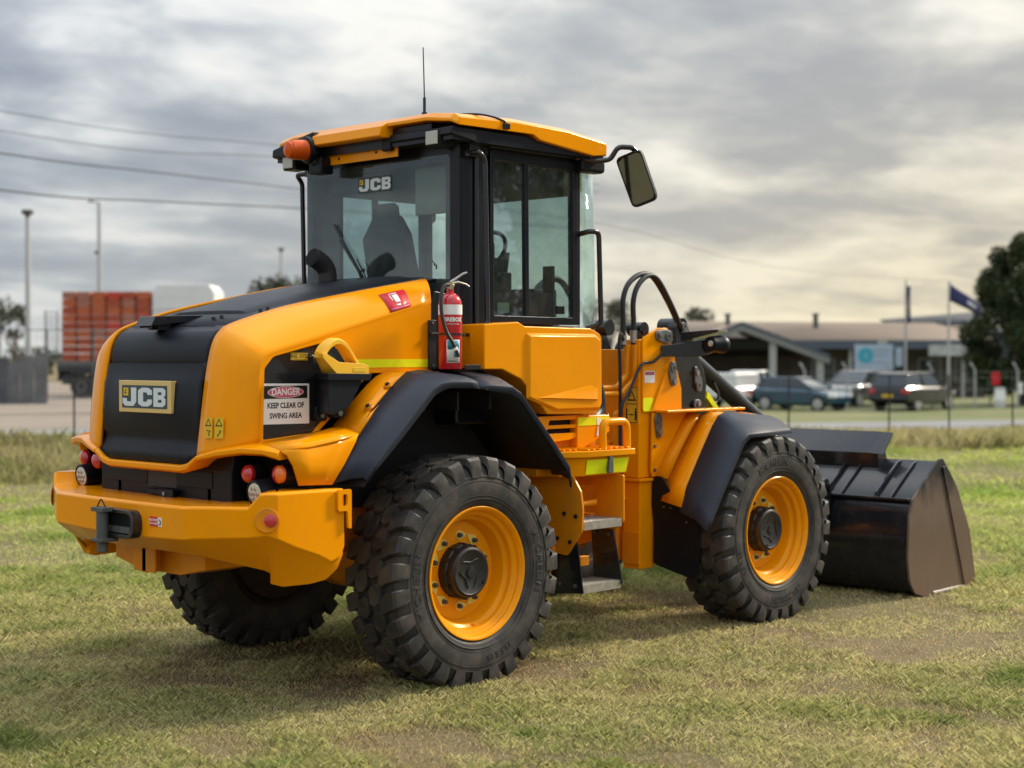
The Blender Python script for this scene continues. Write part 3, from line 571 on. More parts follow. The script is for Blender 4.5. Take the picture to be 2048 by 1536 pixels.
for k in range(4):
    x = -0.95 + k*0.21; z = 2.012 + (x+1.0)*0.19
    MB().loft([[(x+dx, y, z + dz) for dx, dz in ((0, 0.004), (0.012, 0.018), (0.15, 0.040), (0.16, 0.03))] for y in (-0.40-0.02*k*0.5, -0.36-0.02*k*0.5)]).build('intake_louvre', PLA, WL, bevel=0.003)
for x, y in ((-1.13, -0.22), (-1.10, -0.25), (-0.99, -0.44), (-0.95, -0.45)):
    MB().cyl((x, y, 1.95 + (x+1.22)*0.29), (x, y, 1.977 + (x+1.22)*0.29), 0.010, n=10).build('cover_bolt', BLK, WL)
cmr = MB().prism([(0.145, 1.985), (0.135, 2.005), (-0.01, 2.012), (-0.03, 1.990), (0.0, 1.955), (0.13, 1.950)], 'x', -1.36, -0.95)
cmr = plate('camera_hood', [(-1.372, 1.955), (-1.345, 2.008), (-0.93, 2.022), (-0.95, 2.0)], [], 'y', -0.005, 0.15, BLK, WL, 0.003)
MB().prism([(-1.375, 1.945), (-1.35, 2.0), (-1.05, 2.01), (-1.15, 1.965)], 'y', 0.10, 0.148).build('hood_cheek', BLK, cmr, bevel=0.002)
MB().cyl((-1.335, 0.07, 1.963), (-1.27, 0.07, 1.97), 0.028, n=18).box(-1.30, -1.22, 0.03, 0.11, 1.935, 1.985).build('rear_camera', BLK, cmr, bevel=0.002)
# exhaust
ex = MB().tube(smooth_path([(0.0, 0.22, 2.19), (0.0, 0.22, 2.27), (-0.012, 0.22, 2.32), (-0.06, 0.22, 2.362), (-0.115, 0.22, 2.385)], 5), 0.058, 28)
ex.build('exhaust_stack', mat('exhaust_steel', (0.045, 0.042, 0.042), 0.55, metal=0.4, var=0.2, vscale=8), WL, angle=50)
MB().lathe([(0.052, 0.0), (0.052, 0.003), (0.0, 0.003)], (-0.1145, 0.22, 2.3855), (-0.92, 0, 0.38), 28).build('exhaust_mouth', mat('mouth_black', (0.003, 0.003, 0.003), 0.95), WL)  # flat near-black disc closing the pipe end
MB().lathe([(0.075, 0), (0.07, 0.012), (0.059, 0.014)], (0, 0.22, 2.23), (0, 0, 1), 28).build('exhaust_collar', PLA, WL)

# ---- signs on the bonnet side
RX = (1, 0, 0)
sg = plate('danger_sign', rpoly([(-1.207, 1.453), (-0.905, 1.450), (-0.905, 1.655), (-1.207, 1.659)], 0.004), [], 'y', -0.7365, -0.739, WHT, WL, label='white warning sign reading danger keep clear of swing area')
MB().box(-1.195, -0.917, -0.7398, -0.739, 1.581, 1.646).build('sign_band', INK, sg, smooth=False)
ov = [(-1.056 + 0.110*math.cos(a*math.pi/16), 1.6135 + 0.0265*math.sin(a*math.pi/16)) for a in range(32)]
plate('sign_oval', [(-1.056 + 0.114*math.cos(a*math.pi/16), 1.6135 + 0.0290*math.sin(a*math.pi/16)) for a in range(32)], [], 'y', -0.7398, -0.7403, WHT, sg)
plate('sign_oval', ov, [], 'y', -0.7403, -0.7408, PINK, sg)
text('lettering', 'DANGER', 0.047, WHT, sg, (-1.056, -0.7409, 1.6135), RX, UPV, 0.0004, 0.0012, 0.96)
text('lettering', 'KEEP CLEAR OF', 0.038, INK, sg, (-1.056, -0.7391, 1.545), RX, UPV, 0.0004, 0.0012, 0.88)
text('lettering', 'SWING AREA', 0.038, INK, sg, (-1.056, -0.7391, 1.493), RX, UPV, 0.0004, 0.0012, 0.90)
sg = plate('chock_label', [(-1.022, 1.777), (-0.912, 1.775), (-0.912, 1.812), (-1.022, 1.814)], [], 'y', -0.7365, -0.738, STY, WL)
text('lettering', 'WHEEL CHOCKS', 0.026, INK, sg, (-0.967, -0.7382, 1.7945), RX, UPV, 0.0004, 0.0003, 0.56)
plate('chock_label_border', [(-1.019, 1.780), (-0.915, 1.778), (-0.915, 1.809), (-1.019, 1.811)], [[(-1.016, 1.783), (-0.918, 1.781), (-0.918, 1.806), (-1.016, 1.808)]], 'y', -0.738, -0.7385, INK, sg)
# warning stickers on the rear corner
for k, (cf, rtv) in enumerate(((Vector((-1.388, -0.547, 0)), Vector((0.22, -0.975, 0))), (Vector((-1.370, -0.610, 0)), Vector((0.38, -0.925, 0))))):
    def Q(u, v, d=0.0): return cf + rtv*u + Vector((0, 0, v)) + rtv.cross(Vector((0, 0, 1)))*d
    bend = 0.004
    s_ = ngon_obj('warning_sticker', [Q(-0.026, 1.385, bend), Q(0.024, 1.385, bend), Q(0.026, 1.49, bend), Q(-0.024, 1.49, bend)], STY, WL, 0.002, rtv.cross(Vector((0, 0, 1))))
    tri_frame(Q(0, 1.462, bend+0.0022), rtv, UPV, 0.042, 0.0006, INK, s_)
    MB().tube([Q(-0.012+0.012*k, 1.425, bend+0.003), Q(0.012, 1.422, bend+0.003), Q(-0.002, 1.406, bend+0.003), Q(0.010-0.02*k, 1.396, bend+0.003)], 0.0022, 5).build('pictogram', INK, s_)
# fire sign on the bonnet shoulder
def shoulder(u, v):   # u along x, v 0 at crease .. 1 at ridge
    e = smooth_path(E_, 3); c = smooth_path(C_, 3); s = smooth_path(S_, 3)
    best = min(range(len(s)), key=lambda i: abs(s[i].x - u)); i = min(best, len(s)-2)
    j = i+1 if s[i].x <= u else i-1
    f = 0 if abs(s[j].x-s[i].x) < 1e-6 else (u-s[i].x)/(s[j].x-s[i].x)
    ee, cc, ss = (a[i].lerp(a[j], f) for a in (e, c, s)); t = 1-v
    return (1-t)**2*ee + 2*t*(1-t)*cc + t*t*ss
def sgrid(name, us, vs_, m, parent, lift):
    b = MB(); b.loft([[shoulder(u, v) + Vector((0, -0.72, 0.69))*lift for v in vs_] for u in us], False, False)
    return b.build(name, m, parent, solid=-0.0008, smooth=True)
fsg = sgrid('fire_sign', [-0.345, -0.30, -0.25, -0.20], [0.08, 0.25, 0.45, 0.66], REDS, WL, 0.003); fsg['label'] = 'red fire extinguisher location sign'
sgrid('pictogram', [-0.288, -0.278, -0.265, -0.255], [0.28, 0.38, 0.48, 0.54], WHT, fsg, 0.0048)
sgrid('pictogram', [-0.302, -0.296], [0.36, 0.45, 0.55], WHT, fsg, 0.0048); sgrid('pictogram', [-0.302, -0.28, -0.255], [0.57, 0.60], WHT, fsg, 0.0048)
sgrid('sign_text', [-0.29, -0.275, -0.262], [0.19, 0.24], WHT, fsg, 0.0048); sgrid('sign_text', [-0.335, -0.30, -0.25, -0.21], [0.10, 0.16], PINK, fsg, 0.0048)

# ---- chock holder and its yellow wheel chock
hp = MB().loft([[(x, y, z) for x, z in rpoly([(-0.93+k, 1.70), (-0.69, 1.695), (-0.795, 1.535), (-0.90+k*0.7, 1.50), (-0.935+k, 1.50)], 0.02)] for y, k in ((-0.742, 0.075), (-0.93, 0.0))])
hold = hp.build('chock_holder', PLA, WL, bevel=0.008)
MB().loft([[(x, y, z) for x, z in rpoly([(-0.945+k, 1.675), (-0.665, 1.67), (-0.655, 1.705), (-0.95+k, 1.71)], 0.006)] for y, k in ((-0.742, 0.075), (-0.945, 0.0))]).build('holder_rim', PLA, hold, bevel=0.003)
MB().prism(rpoly([(-0.885, 1.46), (-0.885, 1.54), (-0.815, 1.54), (-0.815, 1.46)], 0.02), 'y', -0.74, -0.775).prism(rpoly([(-0.80, 1.475), (-0.80, 1.56), (-0.715, 1.56), (-0.715, 1.475)], 0.02), 'y', -0.752, -0.80).build('holder_bracket', PLA, hold, bevel=0.003)
MB().cyl((-0.755, -0.80, 1.50), (-0.755, -0.812, 1.50), 0.016, n=6).cyl((-0.85, -0.775, 1.49), (-0.85, -0.785, 1.49), 0.014, n=6).build('holder_bolt', DULL, hold)
ck = empty('wheel_chock', (-0.82, -0.85, 1.69), 0, 'yellow plastic wheel chock with hooped handle in its holder on the loader', 'wheel chock')
def ckv(p): return (p[0]+0.82, p[1]+0.85, p[2]-1.69)
b = MB(); b.loft([[ckv((x, y, z)) for x, z in rpoly([(-0.975+k, 1.818), (-0.94+k, 1.806), (-0.86+k*0.4, 1.765), (-0.70, 1.757), (-0.665, 1.745), (-0.662, 1.705), (-0.865+k*0.3, 1.695), (-0.965+k, 1.785)], 0.01)] for y, k in ((-0.775, 0.075), (-0.93, 0.0))])
b.build('chock_body', CHOCK, ck, bevel=0.010)
hpth = smooth_path([(-0.925, -0.85, 1.80), (-0.90, -0.85, 1.838), (-0.86, -0.85, 1.866), (-0.82, -0.85, 1.870), (-0.775, -0.85, 1.845), (-0.73, -0.85, 1.79), (-0.70, -0.85, 1.75)], 5)
b = MB(); b.loft([[ckv((p.x, p.y+dy, p.z+dz)) for dy, dz in ((-0.045, -0.014), (-0.045, 0.010), (-0.025, 0.018), (0.025, 0.018), (0.045, 0.010), (0.045, -0.014))] for p in hpth])
b.build('chock_handle', CHOCK, ck, bevel=0.004)
MB().box(*(-0.77+0.82, -0.685+0.82), -0.932+0.85, -0.9305+0.85, 1.715-1.69, 1.737-1.69).build('chock_nameplate', STY, ck, bevel=0.002)
MB().tube([(-0.905, -0.735, 1.79), (-0.91, -0.775, 1.80), (-0.905, -0.79, 1.792)], 0.004, 6).tube([(-0.78, -0.735, 1.83), (-0.80, -0.76, 1.85), (-0.84, -0.765, 1.845)], 0.007, 6).build('retaining_hook', STEEL, hold)

# ---- rear mudguards: yellow flare, black strips, liner
for s in (-1, 1):
    def F(x, y, z): return (x, -s*y if s < 0 else -y*s, z) if False else (x, y*(-s), z)
    # flare (y given for the right-hand side as negative, mirrored for the left)
    M_ = lambda p: (p[0], p[1] if s < 0 else -p[1], p[2])
    A = [(-1.262, -0.955, 1.338), (-1.10, -0.985, 1.350), (-0.93, -0.988, 1.375), (-0.775, -0.975, 1.400)]           # outer shoulder edge
    I = [(-1.228, -0.752, 1.362), (-1.06, -0.752, 1.385), (-0.90, -0.752, 1.402), (-0.760, -0.752, 1.430)]           # inner line along the bonnet
    top = MB().loft([[M_(p) for p in [i, tuple(lerp(a, b, 0.5)+(0.012 if k == 2 else 0) for k, (a, b) in enumerate(zip(i, o))), o]] for i, o in zip(I, A)], False, False)
    top.build('mudguard_shoulder', YEL, WL, solid=0.012, angle=30)
    B = [(-1.262, -0.955, 1.338), (-1.238, -0.985, 1.318), (-1.205, -0.995, 1.26), (-1.172, -1.0, 1.160)]            # rear edge beside the lamps
    D = [(-0.775, -0.975, 1.400), (-0.80, -0.985, 1.36), (-0.88, -0.995, 1.255), (-0.965, -0.998, 1.152)]            # edge against the black strip
    side = MB().loft([[M_(tuple(lerp(a, b, t) for a, b in zip(p, q))) for t in (0, 0.33, 0.66, 1)] for p, q in zip(B, D)], False, False)
    side.build('mudguard_side', YEL, WL, solid=0.014, angle=40)
    # the flare's rear return into the lamp recess
    MB().loft([[M_(p), M_((p[0]+0.10, p[1]+0.01, p[2]-0.004))] for p in B], False, False).build('lamp_recess_return', YEL, WL, solid=0.01)
    # rising yellow slope behind the wheel
    up_i = [(-0.760, -0.752, 1.430), (-0.66, -0.752, 1.530), (-0.53, -0.752, 1.640), (-0.46, -0.752, 1.690), (-0.40, -0.752, 1.712), (-0.10, -0.752, 1.716)]
    up_o = [(-0.775, -0.975, 1.400), (-0.655, -0.94, 1.500), (-0.50, -0.90, 1.600), (-0.40, -0.88, 1.665), (-0.34, -0.87, 1.700), (-0.10, -0.86, 1.712)]
    MB().loft([[M_(p) for p in (i, tuple(lerp(a, b, 0.5) for a, b in zip(i, o)), o)] for i, o in zip(up_i, up_o)], False, False).build('mudguard_slope', YEL, WL, solid=0.012, angle=30)
    for (x, y, z) in ((-0.64, -0.90, 1.525), (-0.47, -0.86, 1.635)):
        MB().lathe([(0.026, 0), (0.024, 0.010), (0.014, 0.012), (0, 0.012)], M_((x, y, z)), (-0.5, 0, 0.85), 16).build('mudguard_bolt', YELD, WL)
        MB().lathe([(0.013, 0), (0.012, 0.022), (0, 0.023)], M_((x, y, z)), (-0.5, 0, 0.85), 10).build('mudguard_bolt', INK, WL)
    # black rear strip
    si = [(-0.968, -0.985, 1.152), (-0.885, -0.982, 1.258), (-0.79, -0.965, 1.378), (-0.655, -0.925, 1.505), (-0.50, -0.885, 1.610), (-0.40, -0.865, 1.676), (-0.33, -0.850, 1.713), (-0.23, -0.842, 1.722), (-0.05, -0.842, 1.706), (0.03, -0.842, 1.690)]
    so_ = [(-0.800, -1.060, 1.178), (-0.715, -1.064, 1.268), (-0.63, -1.065, 1.352), (-0.53, -1.065, 1.442), (-0.42, -1.065, 1.545), (-0.335, -1.065, 1.625), (-0.275, -1.065, 1.655), (-0.20, -1.065, 1.664), (-0.06, -1.065, 1.662), (0.0, -1.065, 1.655)]
    def strip(I_, O_, drop, name, m):
        b = MB(); rr = []
        for n_, (i, o) in enumerate(zip(I_, O_)):
            kk = 0.45 if n_ == 0 else 0.8 if n_ == 1 else 1.0
            mid = tuple(lerp(a, c, 0.55) for a, c in zip(i, o)); mid = (mid[0], mid[1], mid[2]+0.012)
            rr.append([M_(i), M_(mid), M_((o[0], o[1]+0.012, o[2]+0.004)), M_((o[0], o[1], o[2]-0.006)), M_((o[0]+drop[0]*kk, o[1]-0.002, o[2]+drop[1]*kk))])
        b.loft(rr, False, False); return b.build(name, m, WL, solid=0.010, angle=35)
    strip(si, so_, (0.010, -0.038), 'mudguard_strip', FEN)
    fi = [(-0.02, -0.842, 1.700), (0.10, -0.842, 1.708), (0.26, -0.842, 1.703), (0.37, -0.842, 1.660), (0.50, -0.842, 1.535), (0.66, -0.842, 1.37), (0.80, -0.842, 1.19), (0.815, -0.842, 1.10)]
    fo = [(0.008, -1.064, 1.640), (0.12, -1.064, 1.640), (0.27, -1.064, 1.628), (0.345, -1.064, 1.590), (0.46, -1.064, 1.470), (0.60, -1.064, 1.325), (0.745, -1.064, 1.165), (0.765, -1.064, 1.08)]
    strip(fi, fo, (-0.008, -0.045), 'mudguard_strip', FEN)
    # wheel-arch liner
    ln = [(-0.80, 1.13), (-0.34, 1.58), (-0.2, 1.625), (0.2, 1.615), (0.34, 1.55), (0.745, 1.13)]
    MB().loft([[M_((x, y, z)) for y in (-0.46, -0.7, -1.05)] for x, z in ln], False, False).build('arch_liner', DRK, WL, solid=-0.01)
    MB().prism([(-0.9, 1.0), (-0.82, 1.2), (-0.34, 1.6), (0.34, 1.57), (0.80, 1.1), (0.8, 0.9), (0.45, 0.9)], 'y', (-0.48)*(-s), (-0.46)*(-s)).build('arch_wall', DRK, WL)
    for k in range(3): MB().box(-0.30+0.25*k, -0.285+0.25*k, *sorted((M_((0, -0.49, 0))[1], M_((0, -0.95, 0))[1])), 1.50, 1.60).build('liner_rib', DRK, WL)

# ---- cab
CB = WL
# floor and lower tub, hidden base
MB().box(0.22, 1.40, -0.66, 0.66, 1.40, 1.98).build('cab_tub', CABB, CB, bevel=0.02)
PX0, PX1 = 0.195, 0.450   # rear corner posts
for s in (-1, 1):
    post = MB().prism(rpoly([(PX0, s*0.60), (PX0, s*0.655, 0.03), (PX0+0.03, s*0.685, 0.02), (0.30, s*0.69), (0.315, s*0.70), (0.345, s*0.70), (0.36, s*0.69), (PX1, s*0.69), (PX1, s*0.64), (0.27, s*0.60)], 0.008), 'z', 1.70, 3.06)
    post.build('cab_post', CABB, CB)
    MB().cyl((0.335, s*0.712, 1.74), (0.335, s*0.712, 3.0), 0.014, n=12).build('door_hinge_rod', BLK, CB)
    # front door post
    MB().prism([(1.205, 2.0), (1.262, 1.985), (1.262, 2.99), (1.205, 3.0)], 'y', s*0.64, s*0.69).build('cab_post', CABB, CB, bevel=0.008)
    MB().prism([(0.45, 2.955), (0.45, 3.06), (1.30, 3.06), (1.30, 2.955)], 'y', s*0.60, s*0.685).build('cab_header', CABB, CB, bevel=0.006)
    # door frame with two panes
    dp = 0.700
    plate('door_frame', rpoly([(0.462, 1.985), (1.232, 1.985), (1.222, 2.985), (0.462, 2.995)], 0.02), [rpoly([(0.492, 2.032), (1.185, 2.030), (1.178, 2.925), (0.492, 2.935)], 0.015)], 'y', s*0.655, s*dp, CABB, CB, 0.005)
    plate('window_divider', [(0.768, 2.03), (0.800, 2.03), (0.792, 2.935), (0.758, 2.935)], [], 'y', s*0.662, s*(dp-0.008), CABB, CB, 0.003)
    for nm, a, b_, off in (('side_window', 0.490, 0.775, 0.672), ('side_window', 0.790, 1.188, 0.680)):
        plate(nm, [(a, 2.028), (b_, 2.028), (b_-0.006, 2.938), (a, 2.938)], [], 'y', s*off, s*(off+0.004), DGLASS, CB)
    MB().box(1.03, 1.10, min(s*0.69, s*0.705), max(s*0.69, s*0.705), 2.05, 2.10).build('window_latch', PLA, CB, bevel=0.004)
    # drip rail above the door
    MB().box(0.44, 1.27, min(s*0.69, s*0.72), max(s*0.69, s*0.72), 3.0, 3.03).build('drip_rail', BLK, CB, bevel=0.004)
    # grab rail at the rear of the door
    yr = s*0.825
    MB().tube(fillet_path([(0.275, s*0.69, 2.95), (0.245, yr, 2.95), (0.292, yr, 2.90), (0.312, yr, 1.99), (0.275, yr, 1.935), (0.22, s*0.69, 1.935)], 0.06, 6), 0.0155, 12).build('grab_rail', BLK, CB, angle=60)
    MB().box(0.25, 0.33, min(s*0.685, s*0.75), max(s*0.685, s*0.75), 2.93, 3.03).build('rail_bracket', BLK, CB, bevel=0.004)
    # grab rail at the front
    MB().tube(fillet_path([(1.245, s*0.69, 2.545), (1.25, s*0.775, 2.56), (1.335, s*0.775, 2.56), (1.358, s*0.775, 1.99), (1.30, s*0.70, 1.965)], 0.05, 6), 0.0165, 12).build('grab_rail', BLK, CB, angle=60)
# rear screen
plate('rear_window_frame', rpoly([(-0.655, 2.155), (0.655, 2.155), (0.655, 3.05), (-0.655, 3.05)], 0.03), [rpoly([(-0.60, 2.225), (-0.11, 2.225, 0.03), (-0.06, 2.255, 0.03), (0.06, 2.255, 0.03), (0.11, 2.225, 0.03), (0.60, 2.225), (0.60, 2.90), (-0.60, 2.90)], 0.03)], 'x', 0.20, 0.235, CABB, CB, 0.004)
plate('rear_window', rpoly([(-0.645, 2.17), (0.645, 2.17), (0.645, 2.945), (-0.645, 2.945)], 0.03), [], 'x', 0.188, 0.194, GLASS, CB)
MB().box(0.21, 0.26, -0.64, 0.64, 1.95, 2.16).build('cab_rear_wall', CABB, CB, bevel=0.006)
rb = MB().box(0.185, 0.1865, -0.150, 0.150, 2.775, 2.868).build('window_badge', mat('badge_film', (0.03, 0.045, 0.05), 0.4), CB, smooth=False)
glyphs(rb, (PALE, STY, INK), 0.140, 2.785, 0.285, 0.072, 0.185)
st_ = MB(); 
for k, y in enumerate((-0.505, -0.52, -0.535)): st_.box(0.186, 0.187, y-0.006, y+0.006, 2.335-0.02*k, 2.345-0.012*k)
st_.build('glass_etching', INK, CB, smooth=False)
# wiper
wp = MB().tube([(0.15, 0.02, 2.165), (0.158, 0.12, 2.31), (0.168, 0.30, 2.50)], 0.008, 6).tube([(0.15, -0.02, 2.165), (0.158, 0.08, 2.31), (0.164, 0.14, 2.38)], 0.005, 6)
wp.box(0.162, 0.176, 0.08, 0.10, 2.30, 2.32)
wpo = wp.build('rear_wiper', BLK, CB)
MB().tube([(0.175, 0.10, 2.27), (0.178, 0.26, 2.46), (0.178, 0.37, 2.60)], 0.010, 6).build('wiper_blade', BLK, wpo)
MB().cyl((0.20, 0.0, 2.16), (0.12, 0.0, 2.16), 0.028).box(0.13, 0.19, -0.09, 0.06, 2.13, 2.165).build('wiper_motor', BLK, wpo, bevel=0.005)
# windscreen wrapping the front
ws = []
for (x, y) in ((1.268, -0.675), (1.36, -0.672), (1.455, -0.64), (1.52, -0.56), (1.55, -0.40), (1.56, 0.0), (1.55, 0.40), (1.52, 0.56), (1.455, 0.64), (1.36, 0.672), (1.268, 0.675)):
    k = (x-1.268)
    ws.append([(x-0.28*k*0.45, y, 2.97), (x, y, 2.4), (x, y, 1.70)])
MB().loft(ws, False, False).build('windscreen', GLASSF, CB, solid=0.005)
MB().box(1.25, 1.50, -0.60, 0.60, 2.955, 3.04).build('windscreen_header', CABB, CB, bevel=0.01)
# cab interior
MB().box(0.30, 1.40, -0.60, 0.60, 2.80, 3.03).build('headlining', TRIM, CB, bevel=0.04)
seat = MB(); seat.loft([[(x, 0.06+math.copysign(abs(y), y), lerp(z, 2.1+(z-2.1)*0.80, max(0, abs(y)-0.10)/0.08)) for x, z in rpoly([(0.36, 2.10), (0.29, 2.60), (0.32, 2.66), (0.38, 2.64), (0.48, 2.15)], 0.03)] for y in (-0.18, -0.15, -0.10, 0.0, 0.10, 0.15, 0.18)])
seat.loft([[(x, y, z) for x, z in rpoly([(0.36, 2.02), (0.36, 2.14), (0.90, 2.16), (0.92, 2.06)], 0.04)] for y in (-0.20, 0.28)])
seat.box(0.4, 0.85, -0.14, 0.22, 1.9, 2.04)
st0 = seat.build('operator_seat', SEAT, CB, bevel=0.03, seg=3)
MB().loft([[(x, y, z) for x, z in rpoly([(0.30, 2.60), (0.29, 2.70), (0.32, 2.725), (0.36, 2.70), (0.37, 2.60)], 0.03)] for y in (-0.03, 0.12)]).build('headrest', SEAT, st0, bevel=0.025, seg=3)
MB().box(0.45, 0.85, -0.29, -0.22, 2.20, 2.26).box(0.45, 0.85, 0.30, 0.37, 2.20, 2.26).build('armrest', SEAT, st0, bevel=0.015)
MB().tube([(1.30, 0, 1.95), (1.12, 0, 2.42)], 0.045, 12).box(1.2, 1.42, -0.35, 0.35, 1.9, 2.22).build('steering_column', TRIM, CB, bevel=0.01)
sw = [(1.10+0.07*math.cos(a), 0.19*math.sin(a), 2.46+0.06*math.cos(a)*2.2) for a in [i*math.pi/14 for i in range(28)]]
MB().tube(sw, 0.014, 8, closed=True).build('steering_wheel', SEAT, CB)
MB().box(0.45, 1.1, -0.62, -0.36, 1.95, 2.18).box(0.60, 0.72, -0.56, -0.44, 2.15, 2.38).box(0.75, 0.83, -0.52, -0.46, 2.17, 2.30).build('side_console', TRIM, CB, bevel=0.01)
MB().tube([(0.8, -0.48, 2.25), (0.82, -0.48, 2.42)], [0.014, 0.024], 10).tube([(0.62, -0.5, 2.35), (0.50, -0.52, 2.62)], 0.014, 8).build('control_lever', SEAT, CB)
MB().box(1.12, 1.15, -0.58, -0.50, 2.10, 2.35).build('display', SEAT, CB, bevel=0.006)
MB().box(0.50, 0.56, -0.64, -0.60, 2.30, 2.46).box(0.50, 0.60, -0.65, -0.61, 2.20, 2.27).build('document_pocket', TRIM, CB, bevel=0.004)
MB().prism(rpoly([(0.56, 2.05), (0.66, 2.05), (0.66, 2.11), (0.56, 2.11)], 0.01), 'y', -0.66, -0.655).build('service_sticker', mat('mint_sticker', (0.45, 0.62, 0.52), 0.5), CB)
MB().box(0.255, 0.27, -0.63, -0.28, 2.62, 2.90).build('sun_blind', mat('blind_fabric', (0.24, 0.24, 0.21), 0.9), CB, bevel=0.03)
# roof
rf = MB(); side_top = [(0.045, 3.098), (0.10, 3.128), (0.55, 3.145), (1.0, 3.135), (1.36, 3.098), (1.465, 3.072)]
side_bot = [(1.40, 3.028), (1.24, 3.014), (0.76, 3.062), (0.70, 3.088), (0.045, 3.082)]
rings = []
for y, k, e in ((-0.82, 0.0, 0.0), (-0.775, 0.55, 0.0), (-0.60, 1.0, 0), (-0.30, 1.0, 0), (0.36, 1.0, 0), (0.60, 1.0, 0), (0.765, 0.55, 0.0), (0.80, 0.0, 0.0)):
    cut = 0.05*(1-k)
    rings.append([(min(max(x, 0.045+cut), 1.465-cut*2.2), y, z + 0.045*k) for x, z in side_top] + [(min(max(x, 0.045+cut), 1.465-cut*2.2), y, z) for x, z in [(x, (z+0.040*k if x < 0.3 else z+0.03*k if x < 0.72 else z)) for x, z in side_bot]])
roof = rf.loft(rings).build('cab_roof', YEL, CB, bevel=0.006, angle=20)
MB().loft([[(x, y, z) for x, z in [(0.045, 3.145), (0.00, 3.122), (-0.012, 3.066), (0.01, 3.058), (0.2, 3.07), (0.2, 3.14)]] for y in (-0.27, 0.36)]).build('roof_visor', YEL, roof, bevel=0.006)
MB().box(0.07, 1.36, -0.79, 0.79, 2.985+0.02, 3.075).box(0.09, 0.68, -0.60, 0.60, 3.076, 3.112).build('roof_underside', CABB, roof)
MB().loft([[(0.01, 0.37, 3.02), (0.25, 0.37, 3.0), (0.25, 0.37, 3.17), (0.01, 0.37, 3.155)], [(0.035, 0.805, 3.035), (0.25, 0.805, 3.0), (0.25, 0.805, 3.12), (0.04, 0.805, 3.085)]]).build('roof_corner_liner', PLA, roof, bevel=0.01)
MB().prism([(0.06, 3.078), (0.05, 3.03), (0.25, 3.0), (0.25, 3.078)], 'y', -0.80, -0.29).build('roof_corner_liner', PLA, roof, bevel=0.01)
rp = MB().box(0.095, 0.105, -0.305, 0.345, 2.952, 3.07).build('roof_rear_panel', YEL, CB, bevel=0.003)
for y, z in ((0.22, 2.985), (-0.12, 2.993), (0.14, 3.04), (-0.02, 3.042)):
    MB().cyl((0.094, y, z), (0.09, y, z), 0.008, n=8).build('panel_hole', INK, rp)
MB().box(0.055, 0.095, -0.285, -0.205, 2.985, 3.05).build('number_plate_lamp', PLA, rp, bevel=0.012)
for s, yc, zc in ((-1, -0.645, 3.025), (1, 0.66, 3.0)):
    wl = MB().prism(rpoly([(0.06, zc-0.05), (0.05, zc+0.045), (0.16, zc+0.05), (0.19, zc-0.02), (0.16, zc-0.05)], 0.01), 'y', yc-0.062, yc+0.062).build('work_light', PLA, CB, bevel=0.005)
    MB().box(0.044, 0.054, yc-0.048, yc+0.048, zc-0.040, zc+0.036).build('lens', mat('frosted_lens', (0.42, 0.41, 0.36), 0.25, coat=0.6), wl, bevel=0.004)
bc = MB().lathe([(0.0, -0.02), (0.078, -0.02), (0.082, 0.0), (0.078, 0.018), (0.062, 0.022), (0, 0.022)], (0.0, 0.40, 3.045), (-0.98, 0.1, -0.06), 32).build('beacon', PLA, CB)
MB().lathe([(0.062, 0.0), (0.060, 0.06), (0.056, 0.10), (0.046, 0.125), (0.02, 0.135), (0, 0.136)], (-0.02, 0.402, 3.043), (-0.98, 0.1, -0.06), 32).build('beacon_lens', LENSB, bc)
rg_ = MB()
for h in (0.02, 0.04, 0.06, 0.08, 0.10): rg_.lathe([(0.0615-h*0.06, h-0.004), (0.0632-h*0.06, h), (0.0615-h*0.06, h+0.004)], (-0.02, 0.402, 3.043), (-0.98, 0.1, -0.06), 32)
rg_.build('lens_ridges', LENSB, bc)
MB().box(0.02, 0.12, 0.30, 0.42, 2.90, 3.0).cyl((0.03, 0.37, 2.95), (0.03, 0.37, 3.02), 0.025).build('beacon_bracket', PLA, bc, bevel=0.01)
# antenna, cable and clip on the roof
an = MB().cyl((0.24, -0.38, 3.16), (0.24, -0.38, 3.215), 0.016, n=10).cyl((0.24, -0.38, 3.215), (0.24, -0.38, 3.30), 0.009, n=8).build('antenna', BLK, CB)
MB().tube([(0.24, -0.38, 3.29), (0.235, -0.38, 3.45), (0.23, -0.38, 3.59)], [0.0045, 0.004, 0.0035], 6).build('antenna_whip', BLK, an)
MB().tube(smooth_path([(0.20, -0.70, 3.165), (0.28, -0.78, 3.166), (0.38, -0.805, 3.158), (0.455, -0.823, 3.138), (0.47, -0.827, 3.118)], 5), 0.007, 7).box(0.44, 0.485, -0.84, -0.82, 3.095, 3.128).build('roof_cable', BLK, CB, bevel=0.003)
